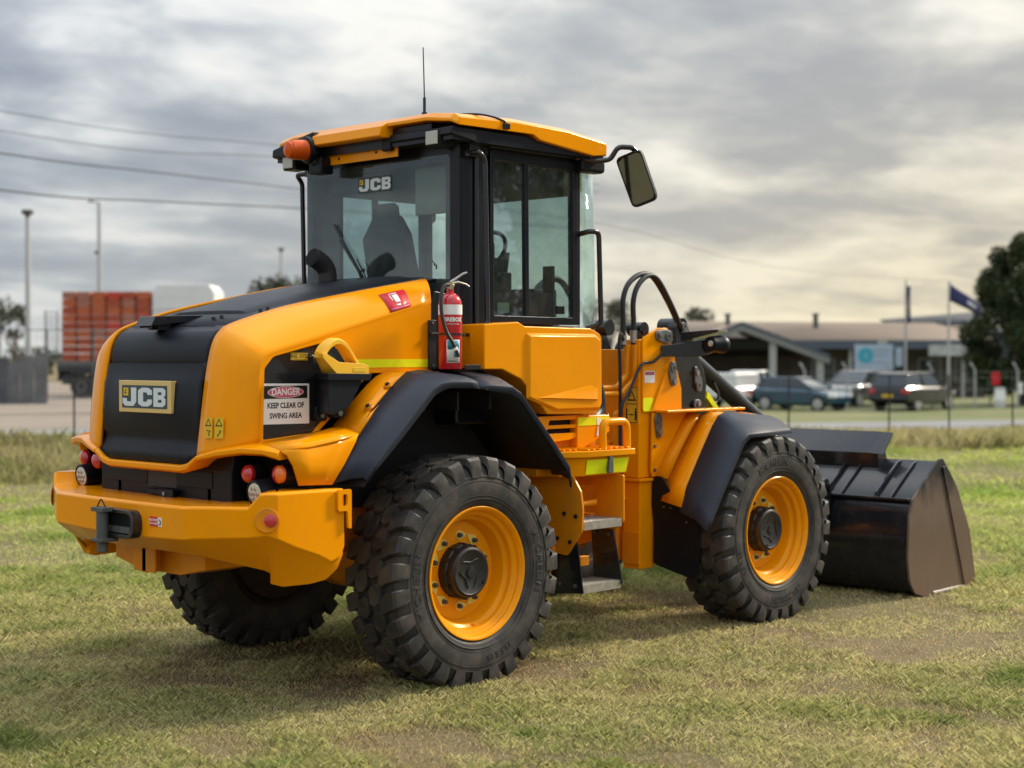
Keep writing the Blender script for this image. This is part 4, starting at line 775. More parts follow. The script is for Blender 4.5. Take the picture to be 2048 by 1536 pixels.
# mirror on its arm
for s in (-1, 1):
    ma = MB().tube(fillet_path([(1.20, s*0.70, 3.01), (1.28, s*0.82, 2.985), (1.345, s*0.86, 3.0), (1.37, s*0.90, 3.075), (1.45, s*0.94, 3.075), (1.50, s*0.95, 3.045)], 0.05, 6), 0.0165, 12)
    arm = ma.build('mirror_arm', BLK, CB, angle=60)
    MB().box(1.20, 1.42, min(s*0.66, s*0.76), max(s*0.66, s*0.76), 2.925, 3.005).build('mirror_bracket', PLA, CB, bevel=0.02)
    nrm = Vector((-0.93, s*0.30, -0.13)).normalized()
    c = Vector((1.485, s*0.955, 2.885)); upm = Vector((-0.236, -0.245*s, 0.94)); upm = (upm - nrm*upm.dot(nrm)).normalized(); sd = upm.cross(nrm)
    def ring(k, d): return [c + sd*(a*k) + upm*(b*k) + nrm*d for a, b in rpoly([(-0.085, -0.165), (0.085, -0.165), (0.088, 0.165), (-0.088, 0.165)], 0.04, 5)]
    hm = MB().loft([ring(0.55, -0.055), ring(0.9, -0.045), ring(1.0, -0.015), ring(1.0, 0.012), ring(0.95, 0.016), ring(0.90, 0.008)]).build('mirror_head', PLA, CB, angle=45)
    MB().loft([ring(0.90, 0.0085), ring(0.90, 0.0105)]).build('mirror_glass', MIRR, hm)

# ---- side panels below the cab
for s in (-1, 1):
    M_ = lambda p: (p[0], p[1] if s < 0 else -p[1], p[2])
    o = rpoly([(0.215, 1.975, 0.01), (0.44, 1.988, 0.02), (0.49, 1.992, 0.02), (0.545, 1.968, 0.02), (1.12, 1.962, 0.02), (1.225, 1.925, 0.05), (1.228, 1.50, 0.04), (1.17, 1.445, 0.03), (0.74, 1.455, 0.02), (0.52, 1.66, 0.05), (0.36, 1.72, 0.05), (0.215, 1.72, 0.01)], 0.02)
    sp = plate('side_panel', o, [], 'y', s*0.70, s*0.895, YEL, WL, 0.012, seg=3)
    # raised fields and the sunk corner
    MB().loft([[M_(p) for p in q] for q in ([(0.555, -0.894, 1.93), (0.555, -0.894, 1.55), (0.80, -0.894, 1.47), (1.205, -0.894, 1.47), (1.205, -0.894, 1.90), (1.16, -0.894, 1.93)],
             [(0.575, -0.912, 1.91), (0.575, -0.912, 1.56), (0.81, -0.912, 1.485), (1.19, -0.912, 1.485), (1.19, -0.912, 1.885), (1.15, -0.912, 1.91)])]).build('panel_field', YEL, sp, bevel=0.004)
    MB().loft([[M_(p) for p in q] for q in ([(0.62, -0.912, 1.55), (1.17, -0.912, 1.53), (1.17, -0.912, 1.60), (1.10, -0.912, 1.62)], [(0.70, -0.922, 1.552), (1.155, -0.926, 1.535), (1.15, -0.913, 1.575), (1.10, -0.913, 1.60)])]).build('panel_wedge', YEL, sp, bevel=0.002)
    lowp = plate('lower_side_panel', rpoly([(0.70, 1.44), (1.20, 1.44), (1.12, 1.33), (0.98, 1.295), (0.80, 1.285), (0.86, 1.10), (1.05, 1.10), (1.10, 1.22), (1.26, 1.42)][:5] + [(0.70, 1.20)], 0.03), [rpoly([(0.805, 1.415), (1.125, 1.415), (1.11, 1.385), (0.79, 1.385)], 0.012), rpoly([(0.785, 1.365), (1.09, 1.365), (1.075, 1.335), (0.77, 1.335)], 0.012)], 'y', s*0.70, s*0.85, YEL, WL, 0.006)
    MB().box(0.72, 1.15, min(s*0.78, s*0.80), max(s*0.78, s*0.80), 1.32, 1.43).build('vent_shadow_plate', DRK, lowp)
    MB().box(0.75, 1.28, min(s*0.60, s*0.80), max(s*0.60, s*0.80), 1.08, 1.33).build('sill_box', YELD, WL, bevel=0.01)
    # black pillar below the cab door
    MB().prism([(0.03, 1.72), (0.215, 1.72), (0.215, 2.0), (0.19, 2.14), (0.02, 2.16), (-0.04, 2.02), (-0.04, 1.72)], 'y', s*0.62, s*0.70).build('cab_skirt', CABB, WL, bevel=0.006)
# round black hose behind the panel
MB().tube(smooth_path([(1.33, -0.62, 1.70), (1.42, -0.66, 1.60), (1.42, -0.68, 1.45), (1.30, -0.72, 1.38)], 5), 0.06, 14).build('air_duct', PLA, WL, angle=60)

# ---- battery box, handle, steps (right side shown in full, left alike)
for s in (-1, 1):
    M_ = lambda p: (p[0], p[1] if s < 0 else -p[1], p[2])
    box = MB().loft([[M_(p) for p in q] for q in ([(0.93, -1.0, 1.085), (1.33, -1.0, 1.085), (1.33, -0.74, 1.085), (0.80, -0.74, 1.085), (0.80, -0.93, 1.085)], [(0.915, -1.02, 1.195), (1.345, -1.02, 1.195), (1.345, -0.74, 1.195), (0.785, -0.74, 1.195), (0.785, -0.94, 1.195)])]).build('tool_box', YEL, WL, bevel=0.006)
    lid = MB().prism([(p[0], M_((0, p[1], 0))[1]) for p in [(0.905, -1.045), (1.365, -1.045), (1.365, -0.73), (0.765, -0.73), (0.765, -0.965)]], 'z', 1.197, 1.236).build('box_lid', YEL, box, bevel=0.006)
    for k in range(11):
        x = 0.80 + k*0.052
        MB().box(x, x+0.016, *sorted((M_((0, -1.02 if x > 0.91 else -0.965, 0))[1], M_((0, -0.75, 0))[1])), 1.236, 1.247).build('tread_bar', YEL, box, bevel=0.004)
    MB().tube([M_(p) for p in fillet_path([(1.125, -0.99, 1.235), (1.118, -0.99, 1.40), (1.345, -0.99, 1.40), (1.35, -0.99, 1.235)], 0.055, 6)], 0.024, 14).build('box_handle', YEL, box, angle=60)
    MB().loft([[M_(p) for p in q] for q in ([(0.945, -1.0065, 1.095), (1.315, -1.0065, 1.095), (1.32, -1.0225, 1.182), (0.94, -1.0225, 1.182)], [(0.945, -1.0095, 1.095), (1.315, -1.0095, 1.095), (1.32, -1.0255, 1.182), (0.94, -1.0255, 1.182)])]).build('reflective_tape', TAPE, box, smooth=False)
    MB().prism(rpoly([(1.118, 1.095), (1.165, 1.095), (1.165, 1.14), (1.158, 1.225), (1.132, 1.225)], 0.012), 'y', s*1.022, s*1.042).build('lid_latch', DULL, box, bevel=0.004)
    # narrow tank face beside the handle, with tape and a tag
    MB().prism(rpoly([(1.04, 1.24), (1.10, 1.24), (1.34, 1.33), (1.34, 1.435), (1.04, 1.435)], 0.01), 'y', s*0.72, s*0.86).build('fuse_box', YEL, WL, bevel=0.006)
    MB().prism([(1.045, 1.375), (1.335, 1.375), (1.335, 1.425), (1.045, 1.425)], 'y', s*0.861, s*0.863).build('reflective_tape', TAPE, WL, smooth=False)
    MB().prism(rpoly([(1.21, 1.31), (1.232, 1.31), (1.245, 1.365), (1.222, 1.365)], 0.006), 'y', s*0.8635, s*0.866).prism(rpoly([(1.215, 1.375), (1.25, 1.375), (1.25, 1.42), (1.215, 1.42)], 0.004), 'y', s*0.8635, s*0.865).build('warning_tag', WHT, WL, smooth=False)
    # side plates
    cy = lambda ys: [(M_((0, y, 0))[1], z) for y, z in ys]
    plate('step_plate', cy(rpoly([(-0.58, 1.10), (-0.955, 1.115), (-1.035, 1.0), (-1.05, 0.90), (-1.045, 0.77), (-0.925, 0.615), (-0.80, 0.63), (-0.76, 0.75), (-0.58, 0.80)], 0.03)), [], 'x', 0.872, 0.888, YELD, WL, 0.003)
    plate('step_plate', cy(rpoly([(-0.60, 1.08), (-1.045, 1.08), (-1.045, 0.80), (-0.95, 0.715), (-0.60, 0.60)], 0.015)), [cy(rpoly([(-0.66, 1.0), (-0.83, 1.0), (-0.83, 0.83), (-0.66, 0.83)], 0.02))], 'x', 1.250, 1.264, YELD, WL, 0.003)
    plate('step_plate', cy(rpoly([(-0.79, 0.69), (-0.995, 0.70), (-1.04, 0.40), (-0.80, 0.38)], 0.01)), [], 'x', 0.889, 0.897, BLK, WL, 0.002)
    plate('step_plate', cy(rpoly([(-0.795, 0.745), (-0.975, 0.745), (-1.045, 0.42), (-0.82, 0.40)], 0.015)), [], 'x', 1.240, 1.249, BLK, WL, 0.002)
    plate('step_bracket', cy(rpoly([(-0.62, 0.80), (-0.80, 0.72), (-0.845, 0.65), (-0.79, 0.45), (-0.70, 0.44)], 0.02)), [], 'x', 0.84, 0.868, YELD, WL, 0.003)
    for (y, z, x, m) in ((-0.91, 0.865, 0.871, INK), (-1.0, 0.855, 0.871, INK), (-0.855, 0.715, 0.871, INK), (-0.955, 0.70, 0.871, INK), (-0.855, 0.44, 0.888, DULL), (-0.98, 0.44, 0.888, DULL), (-0.83, 0.72, 1.239, DULL), (-0.945, 0.715, 1.239, DULL)):
        MB().cyl(M_((x, y, z)), M_((x-0.010, y, z)), 0.013, n=6).build('step_bolt', m, WL)
    for z, y0, y1 in ((0.80, -0.80, -1.04), (0.425, -0.82, -1.03)):
        x0, x1 = 0.898, 1.239
        td = MB().box(x0, x1, *sorted((M_((0, y0, 0))[1], M_((0, y1, 0))[1])), z-0.012, z+0.012).box(x0, x1, *sorted((M_((0, y1+0.006, 0))[1], M_((0, y1-0.001, 0))[1])), z-0.028, z+0.02)
        for i in range(17):
            for j in range(8):
                xx = x0+0.014 + i*0.0195; yy = lerp(y0, y1, (j+0.5)/8)
                p = M_((xx, yy, z+0.012)); td.add([(p[0]-0.006, p[1]-0.006, p[2]), (p[0]+0.006, p[1]-0.006, p[2]), (p[0]+0.006, p[1]+0.006, p[2]), (p[0]-0.006, p[1]+0.006, p[2]), (p[0], p[1], p[2]+0.016)], [(0,1,4),(1,2,4),(2,3,4),(3,0,4)])
        td.build('step_tread', GALV, WL, smooth=False)
    MB().box(0.9, 1.24, *sorted((M_((0, -0.78, 0))[1], M_((0, -0.74, 0))[1])), 0.51, 0.57).build('step_crossbar', YELD, WL, bevel=0.004)

# ---- fire extinguisher in its bracket
bk = plate('extinguisher_bracket', rpoly([(-0.085, 1.72), (-0.03, 1.72), (-0.03, 1.995), (-0.085, 1.995)], 0.004), [], 'y', -0.753, -0.765, BLK, WL, 0.002)
MB().box(-0.08, 0.24, -0.78, -0.765, 1.905, 1.925).build('bracket_bar', BLK, bk, bevel=0.003)
MB().box(0.02, 0.09, -0.98, -0.76, 1.722, 1.732).box(-0.02, 0.10, -0.985, -0.975, 1.722, 1.748).build('bracket_shelf', BLK, bk, bevel=0.002)
ecx, ecy = -0.048, -0.895
for k in range(2): MB().cyl((-0.058, -0.765, 1.745+0.235*k), (-0.058, -0.770, 1.745+0.235*k), 0.007, n=8).build('bracket_screw', STEEL, bk)
fe = empty('fire_extinguisher', (ecx, ecy, 1.724), 0, 'red fire extinguisher with white band strapped behind the loader cab', 'fire extinguisher')
MB().lathe([(0.0, 0.0), (0.060, 0.0), (0.065, 0.006), (0.065, 0.345), (0.062, 0.375), (0.050, 0.398), (0.030, 0.412), (0.020, 0.418), (0.019, 0.44), (0, 0.44)], (0, 0, 0), (0, 0, 1), 40).build('cylinder', RED, fe, angle=50)
MB().lathe([(0.0655, 0.298), (0.0658, 0.298), (0.0658, 0.352), (0.0655, 0.352)], (0, 0, 0), (0, 0, 1), 40, closed=True).build('white_band', WHT, fe)
def cylmap(ph):
    def w(x, y, z): a = ph + x/0.0662; return Vector(((0.0660+z)*math.cos(a), (0.0660+z)*math.sin(a), y))
    return w
PH = math.atan2(CAM.y-ecy, CAM.x-ecx) + R(14)
def lab(name, s_, size, z, m, sx=1.0, bold=0.0):
    text(name, s_, size, m, fe, (0, 0, 0), (1, 0, 0), (0, 0, 1), 0.0004, bold, sx, warp=lambda x, y, q: cylmap(PH)(x, y+z, q))
lab('lettering', 'FIREBOX', 0.030, 0.270, WHT, 0.94, 0.0012); lab('lettering', 'INSTRUCTIONS', 0.010, 0.246, WHT, 1.0)
def band(name, a0, a1, z0, z1, rr, m):
    n = 8; MB().loft([[(rr*math.cos(PH+lerp(a0, a1, k/n)), rr*math.sin(PH+lerp(a0, a1, k/n)), z) for z in (z0, z1)] for k in range(n+1)], False, False).build(name, m, fe, solid=-0.0004)
band('label', -0.55, 0.62, 0.035, 0.160, 0.0654, WHT); band('label_picture', -0.48, 0.03, 0.108, 0.156, 0.0660, TEAL); band('label_picture', 0.07, 0.56, 0.108, 0.156, 0.0660, TEAL); band('label_picture', 0.07, 0.56, 0.066, 0.104, 0.0660, TEAL); band('label_text', -0.45, 0.5, 0.042, 0.048, 0.0660, DULL)
v = MB().cyl((0, 0, 0.43), (0, 0, 0.475), 0.016, n=14).cyl((-0.02, 0, 0.458), (0.02, 0, 0.458), 0.013, n=12)
v.cyl((0, 0, 0.452), (0.0-0.016, -0.022, 0.452), 0.017, n=18); v.build('valve', mat('brass_valve', (0.42, 0.33, 0.22), 0.4, metal=0.6), fe, angle=40)
hdl = Vector((0.80, -0.15, 0)).normalized()
MB().tube([Vector((0, 0, 0.475)), hdl*0.03+Vector((0, 0, 0.492)), hdl*0.085+Vector((0, 0, 0.525)), hdl*0.11+Vector((0, 0, 0.532))], [0.008, 0.008, 0.007, 0.006], 8).build('lever', STEEL, fe)
MB().tube([Vector((0, 0, 0.468)), hdl*0.05+Vector((0, 0, 0.478)), hdl*0.10+Vector((0, 0, 0.468)), hdl*0.125+Vector((0, 0, 0.455))], [0.008, 0.007, 0.006, 0.005], 8).build('carry_handle', STEEL, fe)
MB().tube(smooth_path([(-0.02, -0.01, 0.46), (-0.055, -0.012, 0.455), (-0.085, -0.02, 0.40), (-0.095, -0.03, 0.32), (-0.090, -0.04, 0.26), (-0.078, -0.055, 0.20), (-0.058, -0.075, 0.15), (-0.040, -0.085, 0.11)], 5), 0.0105, 10).build('discharge_hose', HOSE, fe, angle=60)
MB().tube([(-0.044, -0.083, 0.118), (-0.038, -0.087, 0.104)], 0.0135, 10).build('nozzle_collar', WHT, fe); MB().tube([(-0.040, -0.085, 0.106), (-0.024, -0.094, 0.068)], 0.010, 10).build('nozzle', HOSE, fe)
MB().lathe([(0.0665, 0.186), (0.071, 0.186), (0.071, 0.196), (0.0665, 0.196)], (0, 0, 0), (0, 0, 1), 32, closed=True).tube([(0.05, -0.05, 0.19), (0.11, 0.0, 0.19), (0.16, 0.06, 0.195)], 0.006, 6).build('strap', BLK, fe)

# ---- front frame towers
TW = [(2.10, 1.912), (2.263, 1.982), (2.362, 1.985), (2.408, 1.945), (2.412, 1.873), (2.445, 1.789), (2.498, 1.57), (2.50, 1.425), (2.10, 1.425)]
for s in (-1, 1):
    M_ = lambda p: (p[0], p[1] if s < 0 else -p[1], p[2])
    YS = lambda a, b: sorted((M_((0, a, 0))[1], M_((0, b, 0))[1]))
    col = MB().box(2.08, 2.30, *YS(-0.485, -0.35), 0.98, 1.905).box(2.085, 2.235, *YS(-0.49, -0.345), 0.37, 0.955)
    col.build('front_tower', YEL, WL, bevel=0.008)
    MB().box(2.065, 2.33, *YS(-0.51, -0.33), 0.957, 0.978).build('tower_flange', YEL, WL, bevel=0.004)
    MB().box(2.076, 2.0835, *YS(-0.49, -0.345), 0.40, 0.62).build('tower_gusset', YELD, WL, bevel=0.006)
    plate('tower_cheek', rpoly(TW, 0.025), [], 'y', s*0.485, s*0.502, YEL, WL, 0.004)
    plate('inner_cheek', rpoly([(2.15, 1.90), (2.30, 1.98), (2.40, 1.94), (2.42, 1.43), (2.15, 1.43)], 0.03), [], 'y', s*0.33, s*0.348, YEL, WL, 0.004)
    plate('cheek_gusset', rpoly([(2.325, 1.672), (2.36, 1.70), (2.455, 1.70), (2.502, 1.57), (2.503, 1.432), (2.215, 1.432), (2.175, 1.412)], 0.01), [], 'y', s*0.5025, s*0.516, YEL, WL, 0.003)
    # lower cheek carrying the mudguard
    plate('mudguard_carrier', rpoly([(2.185, 1.412), (2.70, 1.412), (2.55, 1.30), (2.35, 1.05), (2.27, 0.985), (2.19, 0.985), (2.172, 1.02)], 0.012), [], 'y', s*0.503, s*0.518, YEL, WL, 0.003)
    MB().box(2.215, 3.10, *YS(-0.62, -0.48), 1.4155, 1.432).build('carrier_flange', YEL, WL, bevel=0.004)
    for (x, z) in ((2.205, 1.19), (2.205, 1.03)): MB().lathe([(0.012, 0), (0.011, 0.01), (0, 0.012)], M_((x, -0.518, z)), (0, s, 0), 10).build('carrier_bolt', DULL, WL)
    # pin keepers: plate, pin end and bolt
    def keeper(pts, pin, bolt, y, name='pin_keeper'):
        k = plate(name, rpoly(pts, 0.03, 5), [], 'y', s*y, s*(y+0.016), PIN, WL, 0.005)
        MB().lathe([(0.028, 0.0), (0.028, 0.006), (0.012, 0.007), (0.011, 0.002), (0, 0.002)], M_((pin[0], -(y+0.016), pin[1])), (0, s, 0), 18).build('pin_end', PIN, k)
        MB().cyl(M_((bolt[0], -(y+0.016), bolt[1])), M_((bolt[0], -(y+0.030), bolt[1])), 0.021, n=6).build('keeper_bolt', STEEL, k)
    keeper([(2.225, 1.965), (2.225, 1.905), (2.345, 1.875), (2.405, 1.885), (2.40, 1.96), (2.33, 1.975)], (2.355, 1.928), (2.262, 1.938), 0.503)
    keeper([(2.345, 1.70), (2.375, 1.765), (2.425, 1.745), (2.432, 1.66), (2.425, 1.59), (2.375, 1.59)], (2.390, 1.715), (2.400, 1.622), 0.517)
    keeper([(2.195, 1.37), (2.215, 1.415), (2.265, 1.41), (2.275, 1.33), (2.265, 1.245), (2.222, 1.24)], (2.235, 1.368), (2.242, 1.285), 0.5185)
    # lift arm, black, from the tower pivot down to the bucket
    armp = rpoly([(2.565, 1.995, 0.05), (2.60, 2.06, 0.05), (2.67, 2.055, 0.05), (2.72, 1.96, 0.03), (2.79, 1.84, 0.05), (2.885, 1.69, 0.05), (2.915, 1.59, 0.05), (2.895, 1.47, 0.05), (3.30, 1.10, 0.2), (3.80, 0.80, 0.2), (4.15, 0.62, 0.08), (4.22, 0.52, 0.05), (4.15, 0.44, 0.05), (3.75, 0.55, 0.2), (3.10, 0.85, 0.2), (2.70, 1.25, 0.1), (2.60, 1.45, 0.05), (2.555, 1.80, 0.05)], 0.04)
    la = plate('lift_arm', armp, [], 'y', s*0.345, s*0.42, BLK, WL, 0.006)
    for pp, pin, bolt in (([(2.76, 1.72), (2.785, 1.72), (2.845, 1.62), (2.845, 1.545), (2.79, 1.545), (2.762, 1.62)], (2.800, 1.590), (2.778, 1.678)), ([(2.755, 1.49), (2.83, 1.49), (2.835, 1.435), (2.75, 1.435)], (2.77, 1.45), (2.795, 1.462)), ([(2.605, 2.03), (2.65, 2.03), (2.70, 1.93), (2.66, 1.925), (2.625, 1.95)], (2.635, 2.0), (2.672, 1.942))):
        keeper(pp, pin, bolt, 0.421)
    plate('reflective_tape', [(2.92, 1.545), (2.97, 1.50), (3.10, 1.385), (3.02, 1.40), (2.91, 1.50)], [], 'y', s*0.35, s*0.425, TAPE, WL)
    # lift ram under the arm
    MB().cyl((2.30, s*0.42, 0.72), (3.0, s*0.42, 0.86), 0.055, n=18).cyl((2.95, s*0.42, 0.85), (3.45, s*0.42, 0.93), 0.03, n=14).build('lift_ram', BLK, WL)
    # front work light on its outrigger bracket
    br = MB().loft([[M_(p) for p in q] for q in ([(2.28, -0.515, 1.865), (2.28, -0.515, 1.79), (2.30, -0.50, 1.79), (2.30, -0.50, 1.865)], [(2.46, -0.70, 1.895), (2.46, -0.70, 1.79), (2.50, -0.68, 1.79), (2.50, -0.68, 1.90)], [(2.55, -0.78, 1.92), (2.55, -0.78, 1.83), (2.60, -0.76, 1.83), (2.60, -0.76, 1.92)])]).build('lamp_bracket', BLK, WL, bevel=0.004)
    MB().loft([[M_(p) for p in q] for q in ([(2.38, -0.60, 1.955), (2.58, -0.50, 1.955), (2.58, -0.50, 1.89), (2.38, -0.60, 1.89)], [(2.45, -0.86, 1.972), (2.70, -0.76, 1.972), (2.70, -0.76, 1.955), (2.45, -0.86, 1.955)])]).build('lamp_shelf', BLK, br, bevel=0.003)
    hl = MB().lathe([(0.0, -0.10), (0.050, -0.10), (0.054, -0.09), (0.056, 0.0), (0.060, 0.005), (0.060, 0.05), (0.055, 0.06), (0, 0.06)], M_((2.55, -0.79, 1.872)), (1, 0, 0), 24).build('front_lamp', PLA, br, angle=45)
    MB().lathe([(0.022, 0), (0.02, 0.006), (0, 0.01)], M_((2.452, -0.80, 1.878)), (-1, 0, 0), 14).build('side_marker', LENSW, hl)
    # front mudguard
    gi = [(2.19, -0.585, 0.83), (2.25, -0.585, 0.955), (2.40, -0.585, 1.15), (2.55, -0.585, 1.325), (2.62, -0.585, 1.39), (2.70, -0.585, 1.415), (3.10, -0.585, 1.40)]
    go = [(2.13, -0.80, 0.805), (2.19, -0.80, 0.935), (2.33, -0.80, 1.135), (2.47, -0.80, 1.325), (2.535, -0.80, 1.390), (2.62, -0.80, 1.412), (3.14, -0.80, 1.372)]
    MB().loft([[M_(p) for p in (i, o)] for i, o in zip(gi, go)], False, False).build('front_mudguard', YEL, WL, solid=0.012, angle=25)
    MB().loft([[M_(p) for p in (a, b)] for a, b in zip([(2.215, -0.516, 0.985), (2.35, -0.516, 1.16), (2.50, -0.516, 1.34), (2.565, -0.516, 1.405)], [(2.262, -0.588, 0.968), (2.40, -0.588, 1.152), (2.55, -0.588, 1.327), (2.615, -0.588, 1.392)])], False, False).build('mudguard_web', YEL, WL, solid=0.008)
    bo = [(2.045, -1.062, 0.690), (2.10, -1.064, 0.765), (2.235, -1.065, 0.960), (2.37, -1.065, 1.145), (2.445, -1.065, 1.245), (2.52, -1.065, 1.285), (3.005, -1.065, 1.298)]
    go2 = [(2.125, -0.79, 0.775)] + [(x, y-0.0, z+0.006) for x, y, z in go[1:]]
    rr = []
    for i, o in zip(go2, bo):
        mid = tuple(lerp(a, c, 0.6) for a, c in zip(i, o)); mid = (mid[0]-0.008, mid[1], mid[2]+0.018)
        rr.append([M_(i), M_(mid), M_((o[0]-0.002, o[1]+0.014, o[2]+0.006)), M_((o[0], o[1], o[2]-0.008)), M_((o[0]+0.02, o[1]-0.001, o[2]-0.032))])
    MB().loft(rr, False, False).build('front_mudguard_strip', FEN, WL, solid=0.010, angle=35)
    MB().cyl(M_((2.85, -0.85, 1.27)), M_((2.90, -1.0, 1.235)), 0.018, n=10).build('mudguard_stay', STEEL, WL)
    # inner black flap
    plate('mud_flap', [(M_((0, y, 0))[1], z) for y, z in rpoly([(-0.50, 0.99), (-0.49, 0.80), (-0.51, 0.66), (-0.51, 0.40), (-0.80, 0.335), (-0.875, 0.345), (-0.905, 0.60), (-0.86, 0.70), (-0.78, 0.78), (-0.70, 0.83), (-0.58, 0.99)], 0.03)], [], 'x', 2.205, 2.215, PLA, WL, 0.002)
    for (y, z) in ((-0.60, 0.79), (-0.66, 0.785), (-0.79, 0.70)): MB().lathe([(0.007, 0), (0.006, 0.006), (0, 0.007)], M_((2.205, y, z)), (-1, 0, 0), 8).build('flap_rivet', STEEL, WL)
    # pipes and hoses climbing to the arm
    yp = -0.415
    MB().tube([M_(p) for p in fillet_path([(1.70, -0.40, 1.585), (1.93, yp, 1.585), (2.02, yp-0.01, 1.66), (2.02, yp-0.02, 1.87)], 0.06, 6)], 0.019, 10).build('hydraulic_pipe', YELD, WL, angle=60)
    MB().tube([M_(p) for p in fillet_path([(1.70, -0.43, 1.545), (1.93, yp-0.04, 1.545), (2.055, yp-0.05, 1.635), (2.055, yp-0.055, 1.87)], 0.06, 6)], 0.019, 10).build('hydraulic_pipe', YELD, WL, angle=60)
    MB().tube([M_(p) for p in smooth_path([(2.00, yp, 1.86), (2.0, yp, 2.02), (2.0, yp, 2.17), (2.06, yp, 2.28), (2.19, yp, 2.345), (2.32, yp, 2.325), (2.48, yp, 2.165), (2.63, yp+0.02, 2.0)], 6)], 0.0185, 10).build('hydraulic_hose', HOSE, WL, angle=60)
    MB().tube([M_(p) for p in smooth_path([(2.085, yp-0.02, 1.87), (2.085, yp-0.02, 2.02), (2.082, yp-0.02, 2.16), (2.13, yp-0.02, 2.265), (2.235, yp-0.02, 2.335), (2.345, yp-0.02, 2.31), (2.50, yp-0.02, 2.13), (2.62, yp, 1.99)], 6)], 0.0185, 10).build('hydraulic_hose', HOSE, WL, angle=60)
    MB().cyl(M_((2.085, yp-0.02, 1.885)), M_((2.085, yp-0.02, 1.965)), 0.024, n=12).cyl(M_((2.0, yp, 1.87)), M_((2.0, yp, 1.93)), 0.024, n=12).build('hose_fitting', STEEL, WL)
    MB().tube([M_(p) for p in smooth_path([(1.95, -0.46, 1.90), (1.91, -0.47, 1.94), (1.895, -0.47, 1.88), (1.90, -0.47, 1.80), (1.905, -0.47, 1.70), (1.905, -0.47, 1.40), (1.905, -0.47, 1.1), (1.93, -0.45, 0.9)], 5)], 0.012, 8).build('cable', HOSE, WL)
    MB().tube([M_(p) for p in smooth_path([(1.875, -0.50, 1.0), (1.875, -0.50, 1.33), (1.885, -0.503, 1.47), (1.95, -0.507, 1.555), (2.035, -0.512, 1.69), (2.088, -0.515, 1.745), (2.19, -0.515, 1.755), (2.27, -0.518, 1.80), (2.30, -0.52, 1.83)], 5)], 0.0105, 8).build('lamp_cable', HOSE, WL)
    MB().cyl(M_((2.17, -0.34, 1.975)), M_((2.17, -0.46, 1.975)), 0.048, n=20).box(2.10, 2.15, *YS(-0.46, -0.40), 1.90, 1.96).build('hose_clamp', BLK, WL, angle=40)
    # stickers on the tower
    tk = MB().box(2.0775, 2.0795, *YS(-0.478, -0.372), 1.345, 1.59).build('crush_warning_sticker', STY, WL, smooth=False)
    if s < 0:
        tri_frame((2.077, -0.425, 1.525), BK, UPV, 0.078, 0.0008, INK, tk)
        MB().box(2.0765, 2.0775, -0.388, -0.380, 1.365, 1.445).box(2.0765, 2.0775, -0.468, -0.452, 1.365, 1.43).cyl((2.0765, -0.46, 1.44), (2.0775, -0.46, 1.44), 0.008, n=8).box(2.0765, 2.0775, -0.44, -0.405, 1.40, 1.408).build('pictogram', INK, tk, smooth=False)
        plate('sticker_border', [(-0.474, 1.349), (-0.376, 1.349), (-0.376, 1.586), (-0.474, 1.586)], [[(-0.470, 1.353), (-0.380, 1.353), (-0.380, 1.472), (-0.470, 1.472)], [(-0.470, 1.477), (-0.380, 1.477), (-0.380, 1.582), (-0.470, 1.582)]], 'x', 2.0775, 2.0768, INK, tk)
    ds = plate('small_danger_sticker', rpoly([(2.118, 1.615), (2.225, 1.615), (2.225, 1.695), (2.118, 1.695)], 0.01), [], 'y', s*0.5022, s*0.5035, WHT, WL)
    MB().box(2.125, 2.218, *YS(-0.5041, -0.5035), 1.668, 1.689).build('sticker_band', INK, ds, smooth=False); MB().box(2.135, 2.208, *YS(-0.5045, -0.5041), 1.671, 1.686).build('sticker_oval', PINK, ds, smooth=False)
    plate('reflective_tape', rpoly([(2.104, 1.425), (2.185, 1.425), (2.215, 1.515), (2.104, 1.515)], 0.012), [], 'y', s*0.5022, s*0.5035, TAPE, WL)
# cross tubes and tilt rams
for s in (-1, 1): MB().cyl((2.635, s*0.42, 2.0), (2.635, s*0.24, 2.0), 0.058, n=22).build('pivot_tube', BLK, WL)
MB().cyl((3.2, -0.35, 0.95), (3.2, 0.35, 0.95), 0.07, n=18).build('cross_tube', BLK, WL)
for s in (-1, 1):
    MB().cyl((2.78, s*0.25, 1.865), (3.78, s*0.25, 1.315), 0.062, n=22).build('tilt_ram', BLK, WL)
    MB().tube([(3.70, s*0.25, 1.35), (4.22, s*0.25, 1.02), (4.33, s*0.28, 0.85)], 0.034, 16).build('tilt_ram_rod', STEEL, WL)
    MB().tube(smooth_path([(3.02, s*0.30, 1.55), (3.10, s*0.31, 1.47), (3.18, s*0.31, 1.46), (3.20, s*0.31, 1.52), (3.16, s*0.30, 1.60)], 5), 0.010, 7).build('ram_hose', HOSE, WL)
    # quick hitch links
    MB().prism(rpoly([(4.16, 0.84), (4.22, 0.87), (4.30, 0.80), (4.25, 0.55), (4.20, 0.47), (4.14, 0.52)], 0.03), 'y', s*0.52, s*0.58).build('hitch_link', BLK, WL, bevel=0.006)
    k = MB().prism(rpoly([(4.165, 0.68), (4.20, 0.70), (4.22, 0.62), (4.20, 0.53), (4.165, 0.54)], 0.018), 'y', s*0.581, s*0.592).build('pin_keeper', PIN, WL, bevel=0.003)
    MB().cyl((4.185, s*0.592, 0.56), (4.185, s*0.602, 0.56), 0.012, n=6).build('keeper_bolt', STEEL, k)
    MB().cyl((4.245, s*0.50, 0.80), (4.245, s*0.61, 0.80), 0.034, n=18).cyl((4.08, s*0.46, 0.83), (4.08, s*0.60, 0.83), 0.045, n=18).build('hitch_pin', BLK, WL)

